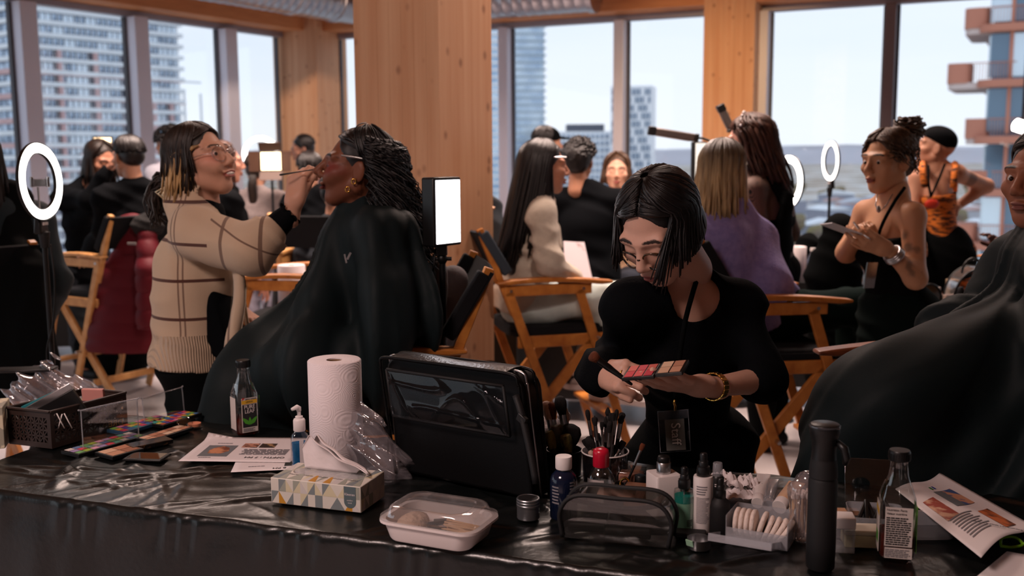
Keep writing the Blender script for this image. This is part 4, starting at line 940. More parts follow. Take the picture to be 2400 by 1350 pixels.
hr.wrap(190, (-.45, -PI), (-1.4, -PI), .05, 1.45, 0, .0034, nseg=8); hr.wrap(150, (.45, PI), (1.4, PI), .05, 1.45, 0, .0034, nseg=8)
hr.wrap(300, (-1.5, -PI), (-1.75, -PI), .9, 1.55, (.20, .30), .0023, curl=.030, cf=5, jit=.07, drift=(0, -.05, 0), nseg=24, k=(1.0, 1.25))
hr.wrap(220, (1.5, PI), (1.9, PI), .9, 1.55, (.20, .30), .0028, curl=.020, cf=4, jit=.05, drift=(0, -.05, 0), nseg=22, k=(1.0, 1.2))
hr.wrap(130, (-2.2, -PI - .4), (-2.3, -PI - .4), 1.0, 1.55, (.27, .34), .0022, curl=.026, cf=6, jit=.06, drift=(0, -.03, 0), nseg=26, k=(1.0, 1.15))
hr.wrap(12, (-.6, -2.4), (-1.0, -2.6), .1, .9, 0, .0022, k=(1.12, 1.2))
hr.part_(90, (1.4, 2.2), 0, .0034)
hr.cap(H_BLACK, r3, extra=[('e', (0, -.10, -.03), (.075, .06, .09), None), ('e', (0, -.13, -.13), (.08, .075, .11), None), ('e', (0, -.165, -.235), (.075, .065, .075), None), ('e', (-.03, -.08, -.08), (.05, .04, .06), None)])
def hairclip(HM, parent, y0, y1, z, x, mat=M_STEEL):
    m = MB(); a, b = HM @ V((x, y0, z)), HM @ V((x, y1, z)); m.tube([a, lerp(a, b, .5), b], [.003, .0045, .003], 6); return m.build('hair_clip', mat, parent, sharp=60)
hairclip(HM3, r3, .052, -.01, .034, -.088)
for zz, yy in ((-.036, .004), (-.062, .018)): m = MB(); m.tube([HM3 @ V((-.084, yy + .006 * math.cos(a), zz + .008 * math.sin(a))) for a in [2 * PI * i / 14 for i in range(14)]], .0025, 6, closed=True); m.build('gold_earring', M_GOLD, r3, sharp=180)
# ---- 4: client in a cape at the right edge
S4 = lin(158, 100, 74)
J = autoJ(mkJ(dict(hd=(2446, 420, 2.7), nk=(2452, 556, 2.72), sl=(2505, 620, 2.52), sr=(2405, 612, 2.9), pv=(2560, 960, 2.78), el=(2495, 800, 2.52), wl=(2430, 900, 2.62), er=(2350, 770, 2.98), wr=(2220, 830, 2.95), kl=(2040, 930, 2.48), kr=(2050, 905, 2.78), al=(1990, 1220, 2.5), ar=(2000, 1210, 2.75))), stand=False)
r4, HM4, _ = person('person in a black cape at the right edge looking sideways, half cut off', J, (-.86, -.50, .02), skin=S4, hs=1.05, hv=.0032, bv=.014, eyes=(-.003, -.001), head=dict(closed=False, lips=lin(132, 80, 72), brow=lin(26, 16, 13)), shoes=M_BLKM, bottom=dict(mat=BLACKC2))
capeP = [('c', J['nk'] + V((0, 0, .02)), J['nk'] - V((0, 0, .03)), .065, .09), ('f', J['sl'], J['sr'], .08, .08, (1, 0, 0), 1.1), ('c', J['sl'], q3(2480, 830, 2.42), .09, .12), ('c', J['sr'], q3(2352, 700, 2.92), .085, .075), ('c', q3(2500, 700, 2.7), q3(2500, 950, 2.7), .16, .2),
    ('c', q3(2352, 700, 2.92), q3(2160, 800, 2.9), .075, .06), ('c', q3(2400, 760, 2.7), q3(2040, 890, 2.6), .10, .10), ('c', q3(2500, 830, 2.55), q3(2050, 930, 2.45), .13, .12), ('c', q3(2380, 900, 2.6), q3(2010, 935, 2.55), .13, .11),
    ('c', q3(1990, 935, 2.55), q3(1918, 1010, 2.5), .07, .055), ('c', q3(2020, 950, 2.45), q3(1960, 1140, 2.42), .11, .085), ('c', q3(2030, 960, 2.6), q3(1955, 1180, 2.6), .10, .07), ('c', q3(2250, 950, 2.5), q3(2200, 1250, 2.45), .15, .16), ('c', q3(2100, 960, 2.45), q3(2060, 1250, 2.42), .13, .14), ('c', q3(2420, 950, 2.5), q3(2420, 1300, 2.5), .16, .2)]
part('salon_cape', capeP, M_CAPE, r4, .0095, k=.08, fold=cape_fold(J['nk'], .024, 9, 4), cuts=[(V((0, 0, .35)), (0, 0, -1))])
hr = Hair(HM4, 12); hr.wrap(60, (-.4, -PI), (-1.4, -PI), .03, 1.5, 0, .005); hr.wrap(60, (.4, PI), (1.4, PI), .03, 1.5, 0, .005); hr.part_(80, (1.4, 2.2), 0, .003); hr.cap(H_DARK, r4, extra=[('e', (0, -.12, .03), (.05, .05, .05), None)])
# ---- 5: client with very long straight hair
J = autoJ(mkJ(dict(hd=(1277, 392, 4.9), nk=(1262, 462, 4.92), sr=(1270, 508, 4.76), sl=(1246, 502, 5.1), pv=(1226, 698, 4.95), er=(1288, 615, 4.7), wr=(1350, 662, 4.8), el=(1270, 610, 5.2), wl=(1350, 655, 5.1), kr=(1428, 700, 4.85), kl=(1436, 694, 5.15), ar=(1362, 862, 4.95), al=(1420, 892, 5.1), fr=(1440, 862, 4.98), fl=(1480, 900, 5.1))), stand=False)
M_CREAM = knit('cream_shirt', lin(196, 184, 168), lin(184, 172, 156), 300); M_WJEAN = pm('pale_jeans', lin(186, 196, 190), .85, bump=(300, .3), var=(lin(170, 182, 178), 12, (1, 1, 1))); 
M_SHOE = pm('white_leather', lin(206, 202, 200), .5)
r5, HM5, _ = person('person with waist-length straight black hair, cream shirt and pale jeans on a canvas chair', J, (.94, .26, .0), skin=lin(168, 116, 92), hs=1.03, bv=.014, hv=.0045, head=dict(closed=True, lips=lin(146, 80, 76), brow=lin(24, 16, 14)),
    top=dict(mat=M_CREAM, t=.02, sleeve=.97, st=.022, hem=.06, neck=.06, nz=.05, fold=.008), bottom=dict(mat=M_WJEAN, t=.016, end=.9), bust=.025)
for sd, st in (('r', 1), ('l', 2)):
    a_ = J['a' + sd]; ft = (J['f' + sd] - a_).normalized(); b_ = a_ - V((0, 0, .05))
    part('sneaker', [('c', a_ - V((0, 0, .01)), b_, .042, .044), ('f', b_ - ft * .04, b_ + ft * .17, .044, .036, (0, 0, 1), 1.15)], M_SHOE, r5, .007, cuts=[(b_ - V((0, 0, .03)), (0, 0, -1))])
    m = MB(); B4 = Matrix((ft, V((0, 0, 1)).cross(ft).normalized(), V((0, 0, 1)))).transposed(); m.prism(rr_poly(-.09, .215, -.048, .048, .045), .028, xf(b_ - V((0, 0, .052)), B4)); m.build('sole', M_WHITE, r5)
    part('shoe_panel', [('f', b_ + ft * .01, b_ + ft * .10, .041, .037, (0, 0, 1), 1.2), ('c', b_ - ft * .045 + V((0, 0, .005)), b_ - ft * .03, .043, .043)], M_BLK, r5, .008, cuts=[(b_ - V((0, 0, .026)), (0, 0, -1)), (b_ + V((0, 0, .022)), (0, 0, 1))])
    m = MB(); m.tube([a_ + V((0, 0, .05)), a_ - V((0, 0, .02))], [.043, .045], 14); m.build('sock', M_PAPER, r5)
hr = Hair(HM5, 14); hr.wrap(90, (.35, PI), (1.25, PI), .05, (1.4, 1.6), (.40, .50), .007, drift=(0, -.09, 0), jit=.02, nseg=12); hr.wrap(60, (-.35, -PI), (-1.3, -PI), .05, (1.4, 1.6), (.40, .50), .007, drift=(0, -.09, 0), jit=.02, nseg=12)
hr.part_(60, (1.3, 2.0), .3, .005)
hr.cap(H_BLACK, r5, extra=[('e', (0, -.08, -.06), (.07, .05, .1), None), ('f', (0, -.09, -.1), (0, -.16, -.45), .075, .05, (0, 1, 0), 1.6)])
hairclip(HM5, r5, .075, .015, .046, .088)
# ---- 6: blonde client in a lilac knit, seen from behind
J = autoJ(mkJ(dict(hd=(1694, 404, 4.3), nk=(1706, 500, 4.28), sl=(1656, 556, 4.2), sr=(1768, 566, 4.28), pv=(1742, 742, 4.32), er=(1800, 660, 4.16), wr=(1838, 690, 4.42), el=(1650, 660, 4.3), wl=(1700, 700, 4.6), kr=(2032, 716, 4.4), kl=(1990, 716, 4.65), ar=(2068, 1000, 4.4), al=(2030, 1000, 4.7))), stand=False)
M_LILAC = knit('lilac_knit', lin(146, 136, 190), lin(130, 120, 176), 180); M_GREEN = pm('dark_green_trousers', lin(18, 30, 28), .9, spec=.05, bump=(300, .2))
r6, HM6, _ = person('person with long blonde hair and a lilac knit jumper seated with back turned', J, (.42, .90, 0), skin=lin(206, 160, 138), hs=1.02, bv=.014, top=dict(name='jumper', mat=M_LILAC, t=.036, st=.034, sleeve=1, hem=.03, neck=.05, nz=.04, fold=.008, freq=7, extra=[('c', Q(1770, 585, 4.24), Q(1806, 668, 4.16), .085, .09), ('c', Q(1700, 560, 4.2), Q(1700, 680, 4.2), .12, .13)]), bottom=dict(mat=M_GREEN, t=.022), shoes=M_BLKM)
hr = Hair(HM6, 16)
hr.wrap(110, (.2, PI), (1.1, PI), .04, (1.4, 1.6), (.20, .24), .0065, drift=(0, -.02, 0), jit=.03, nseg=12, k=(1.06, 1.16)); hr.wrap(90, (-.2, -PI), (-1.1, -PI), .04, (1.4, 1.6), (.22, .30), .0065, drift=(0, -.02, 0), jit=.03, nseg=12, k=(1.06, 1.16))
hr.cap(H_BLONDE, r6, extra=[('f', (0, -.06, -.05), (0, -.09, -.2), .085, .07, (0, 1, 0), 1.4)])
m = MB(); m.ell(HM6 @ V((.088, .0, .035)), (.012, .02, .013), None, 12); m.build('hair_clip', pm('shell_clip', lin(206, 210, 190), .2, .2), r6, sharp=180)
def blonde_roots():
    t = H_BLONDE.node_tree; b = t.nodes['Principled BSDF']; src = b.inputs['Base Color'].links[0].from_socket
    g = t.nodes.new('ShaderNodeNewGeometry'); sx = t.nodes.new('ShaderNodeSeparateXYZ'); mr = t.nodes.new('ShaderNodeMapRange'); mr.inputs[1].default_value = HM6.translation.z - .02; mr.inputs[2].default_value = HM6.translation.z + .11
    mx = t.nodes.new('ShaderNodeMix'); mx.data_type = 'RGBA'; mx.inputs[7].default_value = lin(58, 46, 34); t.links.new(g.outputs['Position'], sx.inputs[0]); t.links.new(sx.outputs['Z'], mr.inputs[0]); t.links.new(mr.outputs[0], mx.inputs[0]); t.links.new(src, mx.inputs[6]); t.links.new(mx.outputs[2], b.inputs['Base Color'])
blonde_roots()
# ---- 7: standing person in fishnet with a pearl headband
J = autoJ(mkJ(dict(hd=(1752, 334, 5.1), nk=(1775, 402, 5.1), sl=(1766, 448, 4.95), sr=(1828, 442, 5.2), pv=(1808, 640, 5.1), el=(1782, 545, 4.9), wl=(1720, 590, 5.05), er=(1850, 545, 5.3), wr=(1800, 600, 5.4))))
def fishnet():
    m = pm('fishnet', lin(150, 116, 100), .7, attr=None); t = m.node_tree; b = t.nodes['Principled BSDF']; g = t.nodes.new('ShaderNodeTexCoord'); mp_ = t.nodes.new('ShaderNodeMapping'); mp_.inputs['Rotation'].default_value = (.5, .78, .6); mp_.inputs['Scale'].default_value = (75, 75, 75)
    v = t.nodes.new('ShaderNodeTexVoronoi'); v.feature = 'DISTANCE_TO_EDGE'; v.inputs['Randomness'].default_value = 0; r_ = t.nodes.new('ShaderNodeMath'); r_.operation = 'LESS_THAN'; r_.inputs[1].default_value = .16
    mx = t.nodes.new('ShaderNodeMix'); mx.data_type = 'RGBA'; mx.inputs[6].default_value = lin(150, 112, 94); mx.inputs[7].default_value = lin(12, 11, 12)
    t.links.new(g.outputs['Object'], mp_.inputs[0]); t.links.new(mp_.outputs[0], v.inputs['Vector']); t.links.new(v.outputs['Distance'], r_.inputs[0]); t.links.new(r_.outputs[0], mx.inputs[0]); t.links.new(mx.outputs[2], b.inputs['Base Color']); return m
r7, HM7, _ = person('standing person with auburn fringe, pearl headband and black fishnet sleeves', J, (-.88, .40, -.04), skin=lin(200, 150, 134), hs=1.02, bv=.014, head=dict(closed=True), top=dict(name='fishnet_top', mat=fishnet(), t=.008, sleeve=1, neck=.055, fold=.0), bottom=dict(mat=BLACKC2, t=.02), shoes=M_BLKM)
sm, tu, tx, tf, TB = torso_basis(J)
part('bodice', torso_prims(J, .014, 1)[0:3], BLACKCLOTH, r7, .013, cuts=[(sm - tu * .13, tu)], fold=folds(.004))
part('apron_bag', [('f', Q(1846, 470, 4.95), Q(1828, 600, 4.95), .05, .085, tuple(tf), 2.0), ('c', Q(1800, 420, 4.98), Q(1846, 480, 4.95), .02, .03)], BLACKC2, r7, .012, fold=folds(.006))
hr = Hair(HM7, 18); hr.wrap(90, (-.5, -PI), (-1.25, -PI), .05, (1.4, 1.6), (.20, .28), .007, curl=.012, cf=2, drift=(0, -.06, 0), jit=.03, nseg=14, k=(1.06, 1.2)); hr.wrap(70, (.5, PI), (1.2, PI), .05, (1.4, 1.6), (.20, .28), .007, curl=.012, cf=2, drift=(0, -.06, 0), jit=.03, nseg=14, k=(1.06, 1.2))
hr.wrap(50, (-.9, .9), (-.75, .75), .15, .95, .02, .006, k=(1.05, 1.1)); hr.cap(H_RED, r7, extra=[('f', (0, -.09, -.03), (0, -.12, -.24), .08, .06, (0, 1, 0), 1.4)])
for i in range(11): a = -1.45 + 2.9 * i / 10; m = MB(); m.ell(HM7 @ V((math.sin(a) * .100, .012, .036 + math.cos(a) * .110)), (.0075,) * 3, None, 8); m.build('headband_pearl', pm('pearl', lin(206, 204, 206), .15, .3), r7, sharp=180)
# ---- 8: person with a curly top bun
S8 = lin(196, 146, 112)
J = autoJ(mkJ(dict(hd=(2080, 378, 4.1), nk=(2098, 462, 4.1), sl=(2138, 506, 3.93), sr=(2030, 500, 4.22), pv=(2106, 735, 4.1), el=(2146, 652, 3.84), wl=(2088, 590, 3.80), er=(1984, 592, 4.2), wr=(2006, 548, 4.0))))
r8, HM8, n8 = person('standing person with a curly top bun, bare shoulders and tattooed arm', J, (-.86, -.48, -.05), skin=S8, hs=1.03, hv=.0035, bv=.012, eyes=(-.002, -.002), head=dict(closed=False, lips=lin(140, 78, 70), brow=lin(34, 22, 16)),
    hands=dict(l=dict(dir=Q(2030, 560, 3.78) - J['wl'], back=(.1, -.8, -.5), curl=[(.3, .5, .3), (.35, .5, .3), (.4, .6, .3), (.5, .6, .3)], h=.0038), r=dict(dir=Q(2030, 520, 3.86) - J['wr'], back=(-.3, -.5, .8), curl=[(.5, .8, .5), (.6, .8, .5), (.7, .9, .5), (.8, .9, .5)], h=.0038)),
    top=dict(name='strapless_top', mat=BLACKC2, t=.012, sleeve=0, neck=0, bare=.075, hem=.0, fold=.004), bottom=dict(name='skirt', mat=pm('dark_green_skirt', lin(12, 20, 19), .9, spec=.05), t=.03, fold=.008, extra=[('c', J['pv'], J['pv'] - V((0, 0, .5)), .15, .2)]), bust=.02, shoes=M_BLKM)
hr = Hair(HM8, 20)
hr.wrap(150, (-.1, -PI), (-1.2, -PI), .3, 1.5, 0, .0034, curl=.006, cf=3, k=(1.04, 1.12)); hr.wrap(150, (.1, PI), (1.2, PI), .3, 1.5, 0, .0034, curl=.006, cf=3, k=(1.04, 1.12))
hr.wrap(26, (-.8, -2.6), (-.9, -2.6), .9, 1.5, (.03, .10), .003, curl=.014, cf=3, nseg=16); hr.wrap(8, (.6, .75), (.72, .8), .8, 1.3, .07, .0024, curl=.012, cf=3, nseg=16)
for i in range(130):
    j = hr.r.uniform; a, b = j(0, 6.28), j(-1.2, 1.2); c = V((0, -.118, .108)); R0 = .052
    p = [c + V((math.cos(a + t) * math.cos(b), math.sin(a + t) * math.cos(b), math.sin(b + .5 * math.sin(2 * t)))) * R0 * j(.8, 1.15) for t in (0, .7, 1.4, 2.1)]; hr.lock(p, .0035, 10, 4, .008, 2)
hr.part_(60, (1.3, 2.0), 0, .0034, curl=.005)
hr.cap(H_BROWN, r8, extra=[('e', (0, -.118, .108), (.046, .046, .044), None), ('e', (0, -.07, -.02), (.06, .05, .05), None)])
M_TAT = pm('tattoo_ink', lin(64, 58, 52), .6)
# tattoos lie in the skin colours of the arm itself
def paint(root, blobs):
    b = [c for c in root.children if c.name.startswith('body')][0]; me = b.data; n = len(me.vertices); co = np.zeros(n * 3, np.float32); me.vertices.foreach_get('co', co); co = co.reshape(-1, 3); M_ = ROOTM[root.name].translation; co = co + np.array(M_)
    at = me.color_attributes['Col']; c_ = np.zeros(n * 4, np.float32); at.data.foreach_get('color', c_); c_ = c_.reshape(-1, 4)
    for p, rad, colr, st in blobs:
        d = np.linalg.norm(co - np.array(p), axis=1); w = np.clip((rad - d) / .006, 0, 1)[:, None] * st; c_ = c_ * (1 - w) + np.array(colr) * w
    at.data.foreach_set('color', c_.astype(np.float32).ravel())
TI = lin(70, 66, 60)
paint(r8, [(Q(2128, 580, 3.86) , .022, TI, .6), (Q(2148, 584, 3.84), .018, TI, .5), (Q(2118, 555, 3.88), .018, TI, .5), (Q(2120, 548, 3.88), .02, TI, .35), (Q(2132, 622, 3.79), .02, TI, .55), (Q(2138, 640, 3.79), .016, TI, .55), (Q(2158, 640, 3.8), .01, TI, .5)])
lanyard(r8, [Q(2120, 440, 4.0), Q(2092, 480, 3.94), Q(2062, 540, 3.92), Q(2044, 620, 3.9)], BLACKC2, .014)
m = MB(); m.tube([Q(2056, 455, 4.0), Q(2052, 480, 3.96), Q(2060, 498, 3.95), Q(2078, 480, 3.96), Q(2092, 455, 4.0)], .0025, 5); m.ell(Q(2059, 490, 3.94), (.009, .004, .014), None, 8); m.build('necklace', M_STEEL, r8, sharp=180)
for k, (f_, w_) in enumerate(((.06, .033), (.12, .034), (.17, .035))):
    c = lerp(J['wl'], J['el'], f_); m = MB(); B4 = basis(J['el'] - J['wl']); m.tube([c + B4 @ V((w_ * math.cos(a), w_ * math.sin(a), 0)) for a in [2 * PI * i / 18 for i in range(18)]], .006, 6, closed=True); m.build('bangle', M_STEEL, r8, sharp=180)
m = MB(); m.box(Q(2040, 645, 3.88), (.055, .006, .10), rot3(.1, .05, .5)); m.build('badge_sleeve', clearmat('badge_foil', (.6, .64, .68, 1), .3, .15), r8)
# ---- 9: person in tiger-print dungarees
J = autoJ(mkJ(dict(hd=(2190, 347, 6.3), nk=(2194, 388, 6.3), sr=(2152, 416, 6.32), sl=(2240, 406, 6.25), pv=(2206, 580, 6.3), el=(2312, 436, 6.38), wl=(2248, 480, 6.32), er=(2138, 490, 6.3), wr=(2150, 545, 6.2))))
M_TIG = pm('tiger_print', lin(206, 112, 34), .8, var=(lin(74, 38, 16), 9, (2, 2, 9), .48, .56))
r9, HM9, _ = person('person in orange tiger-print dungarees and dark beanie, hand on hip', J, (-.9, .25, .22), skin=lin(196, 146, 120), hs=1.03, s=1.08, bv=.014, head=dict(closed=True, fem=0), top=dict(name='dungarees', mat=M_TIG, t=.016, sleeve=0, neck=0, bare=.11, fold=.004), bottom=dict(name='dungaree_legs', mat=M_TIG, t=.02), shoes=M_BLKM)
for x0, x1 in ((2160, 2168), (2236, 2228)): m = MB(); m.tube(catmull([Q(x1 + (0 if x0 < 2200 else 6), 440, 6.12), Q(x0 + 2, 400, 6.14), Q(x0 + 2, 384, 6.26), Q(x0 + 4, 400, 6.4), Q(x0, 450, 6.44)], 12), .021, 6); m.build('dungaree_strap', M_TIG, r9, sharp=180)
paint(r9, [(Q(2272, 418, 6.28), .05, lin(60, 52, 48), .6)])
sm, tu, tx, tf, TB = torso_basis(J); part('waist_apron', [('e', J['pv'] - V((0, 0, .06)), (.21, .165, .22), TB)], BLACKC2, r9, .014, fold=folds(.006))
P, F = sdf([('e', (0, -.012, .05), (.084, .106, .085), None)], .006, cuts=[((0, 0, .03), (0, .35, -1))]); finish(npmesh('beanie', [(xfn(P, HM9), F)]), 'beanie', BLACKCLOTH, r9, sharp=180)
lanyard(r9, [Q(2214, 385, 6.2), Q(2200, 420, 6.12), Q(2182, 460, 6.1)], BLACKC2, .016); lanyard(r9, [Q(2176, 388, 6.2), Q(2176, 425, 6.12), Q(2182, 462, 6.1)], BLACKC2, .016)
m = MB(); m.ell(Q(2184, 478, 6.09), (.045, .01, .03), None, 10); m.build('red_badge', pm('red_badge', lin(206, 58, 40), .5), r9)
# ---- background people
def generic(label, hd, Yd, face, sw=.19, torso=.52, shx=0, lean=0, topm=BLACKCLOTH, hairm=H_BLACK, hair='short', skin=lin(190, 140, 114), hs=1.02, pants=NAVY, sleeve=1, arms='down', seated=False, head={}, fem=1, drop=.3, curl=0, body=None):
    """sturdy figure placed from its head pixel; body turned like the face unless body is given"""
    h_ = Q(hd[0], hd[1], Yd); f = V(body or (face[0], face[1], 0)); f.z = 0; f.normalize(); rx = V((f.y, -f.x, 0)); sm = h_ + V((shx, 0, -.235 * hs)) - f * .03
    pv = sm - V((0, 0, torso)) - f * lean
    J_ = dict(hd=h_, sl=sm - rx * sw, sr=sm + rx * sw, pv=pv)
    if arms == 'down':
        for sd, q in (('l', -1), ('r', 1)): e_ = J_['s' + sd] + rx * q * .06 - V((0, 0, .27)) - f * .03; J_['e' + sd] = e_; J_['w' + sd] = e_ + f * .13 - V((0, 0, .17)) - rx * q * .03
    elif arms == 'front':
        for sd, q in (('l', -1), ('r', 1)): e_ = J_['s' + sd] + rx * q * .07 - V((0, 0, .25)) + f * .02; J_['e' + sd] = e_; J_['w' + sd] = e_ + f * .2 + V((0, 0, .05)) - rx * q * .10
    elif isinstance(arms, dict): J_.update({k: Q(*v) for k, v in arms.items()})
    if seated:
        for sd, q in (('l', -1), ('r', 1)): J_['h' + sd] = pv + rx * q * .08; J_['k' + sd] = pv + rx * q * .09 + f * .42 + V((0, 0, .03)); J_['a' + sd] = J_['k' + sd] + f * .02 - V((0, 0, .40))
    autoJ(J_, True, not seated)
    R_, HM_, nn = person(label, J_, face, skin=skin, hs=hs, hv=.006, bv=.018, head=dict(closed=True, fem=fem, **head), top=dict(mat=topm, t=.022, sleeve=sleeve, hem=.08, neck=.06, fold=.007), bottom=dict(mat=pants, t=.016), shoes=M_BLKM)
    if hair:
        h = Hair(HM_, len(label)); ex = []
        if hair == 'short': h.wrap(40, (-.6, -PI), (-1.4, -PI), .1, 1.5, .01, .008, nseg=6); h.wrap(40, (.6, PI), (1.4, PI), .1, 1.5, .01, .008, nseg=6); ex = [('e', (0, -.06, .0), (.07, .055, .06), None)]
        if hair == 'curly':
            for i in range(120): th, ph = h.r.uniform(.1, 1.7), h.r.uniform(.7, 5.6); p = h.sk(th, ph, 1.12); h.lock([p, p * 1.08 + V((.01, 0, .01)), p * 1.1 + V((-.01, .01, -.012)), p * 1.02], .009, 8, 4, .012, 2)
            ex = [('e', (0, -.05, .04), (.095, .095, .09), None), ('e', (0, -.07, -.02), (.075, .05, .05), None)]
        if hair == 'long': h.wrap(50, (-.4, -PI), (-1.2, -PI), .05, 1.5, drop, .009, jit=.03, nseg=9, curl=curl); h.wrap(50, (.4, PI), (1.2, PI), .05, 1.5, drop, .009, jit=.03, nseg=9, curl=curl); ex = [('f', (0, -.07, -.03), (0, -.10, -drop * .8), .08, .06, (0, 1, 0), 1.4)]
        if hair == 'pony':
            h.wrap(40, (-.5, -PI), (-1.4, -PI), .1, 1.5, 0, .008, nseg=6); h.wrap(40, (.5, PI), (1.4, PI), .1, 1.5, 0, .008, nseg=6)
            for i in range(30): j = h.r.uniform; h.lock([V((j(-.02, .02), -.11, -.03)), V((j(-.025, .025), -.13, -.11)), V((j(-.025, .025), -.125, -.2)), V((j(-.012, .012), -.12, -.28))], .009, 8)
            ex = [('e', (0, -.06, .0), (.07, .055, .06), None)]
        h.cap(hairm, R_, extra=ex, h=.009)
    return R_, HM_, J_
BROWNC = pm('brown_trousers', lin(58, 46, 40), .85); GREYS = knit('grey_sweatshirt', lin(150, 138, 136), lin(138, 126, 126)); OFFW = pm('pale_shirt', lin(190, 192, 206), .85)
generic('person in a black T-shirt with curly black hair, back turned beside the blonde model', (1357, 380), 6.4, (.3, .95, 0), .195, .44, .07, 0, hair='curly', skin=lin(176, 126, 100), sleeve=.34, pants=NAVY, arms=dict(el=(1318, 530, 6.45), wl=(1340, 570, 6.65), er=(1438, 520, 6.35), wr=(1448, 562, 6.6)))
ra, HMa, Ja = generic('fair person with slicked-back hair and bare shoulders facing the camera', (1446, 402), 7.05, (-.12, -.99, 0), .17, .5, 0, 0, topm=knit('tan_top', lin(196, 160, 128), lin(188, 150, 120)), hair='long', hairm=H_BROWN, drop=.12, skin=lin(216, 166, 140), sleeve=.0, arms='front', seated=True, head=dict(lips=lin(176, 96, 90)))
rc, HMc, Jc = generic('standing person in a dark peaked cap beyond the long-haired client', (1284, 336), 8.0, (.92, .3, 0), .2, .5, 0, 0, hair='short', topm=pm('grey_tee', lin(120, 112, 110), .9), fem=0)
P, F = sdf([('e', (0, -.01, .045), (.088, .108, .085), None), ('f', (0, .08, .045), (0, .15, .035), .05, .045, (0, 0, 1), 6.0)], .006, .02, cuts=[((0, 0, .022), (0, 0, -1))]); finish(npmesh('cap', [(xfn(P, HMc), F)]), 'peaked_cap', BLACKC2, rc, sharp=180)
r13, HM13, J13 = generic('seated person with cropped black hair and black top, chair hung with a red coat', (300, 368), 6.3, (-.75, .62, -.05), .185, .54, .03, 0, hair='short', skin=lin(190, 140, 114), seated=True, pants=NAVY, arms=dict(el=(245, 540, 6.2), wl=(205, 590, 6.5), er=(352, 530, 6.5), wr=(300, 600, 6.7)), body=(-.6, .8, 0))
generic('person leaning in with long dark hair and a hand raised to the seated face', (236, 376), 6.9, (.75, -.5, -.3), .17, .5, -.09, .03, hair='long', drop=.2, hairm=H_DARK, skin=lin(176, 124, 100), pants=pm('charcoal_jeans', lin(30, 36, 42), .85), arms=dict(el=(185, 520, 6.8), wl=(230, 470, 6.6), er=(210, 470, 6.55), wr=(250, 405, 6.55)))
generic('person in a pale shirt with tousled dark hair against the left window', (396, 338), 8.2, (-.85, .3, -.05), .18, .5, -.03, 0, topm=OFFW, hair='curly', hairm=H_BLACK, fem=0)
generic('person in a grey sweatshirt with a low ponytail, back turned to the warm light panel', (603, 398), 8.0, (.1, .99, 0), .17, .46, 0, 0, topm=GREYS, hair='pony', hairm=H_DARK, pants=pm('pale_trousers', lin(140, 136, 150), .85))
generic('person with a dark topknot standing far off by the corner column', (708, 350), 9.6, (-.9, -.3, -.2), .17, .5, .05, 0, topm=pm('plum_top', lin(96, 84, 96), .9), hair='short', hairm=H_BLACK, skin=lin(180, 132, 112))
generic('person in a black coat and black hair behind the raised hand, back turned', (724, 398), 7.4, (-.4, .9, 0), .2, .6, .06, 0, hair='short', hairm=H_BLACK, pants=BLACKC2)
generic('person in dark blue hooded top sitting behind the caped client', (790, 452), 6.2, (.3, .95, 0), .19, .45, .0, 0, topm=pm('dark_blue_hoodie', lin(20, 28, 38), .85), hair='short', hairm=H_BLACK, seated=True)
generic('person with reddish brown hair and black top behind the checked cardigan', (528, 382), 6.4, (.85, .45, 0), .18, .5, .02, 0, hair='long', drop=.22, hairm=H_RED, skin=lin(206, 150, 128))
generic('person in black seated at the left edge, back turned and cut off', (-62, 380), 4.2, (-.8, .6, 0), .19, .55, .02, 0, hair='long', drop=.2, seated=True, topm=pm('dark_teal_knit', lin(18, 32, 38), .9), pants=BLACKC2, body=(-.6, .8, 0))
generic('person in grey sleeve raising a hand behind the caped client at right', (2470, 520), 5.5, (-.9, -.3, 0), .19, .5, 0, 0, topm=GREYS, hair='short', skin=lin(96, 58, 44), seated=True, arms=dict(er=(2395, 660, 5.3), wr=(2352, 590, 5.2), el=(2440, 690, 5.0), wl=(2390, 660, 5.0)))
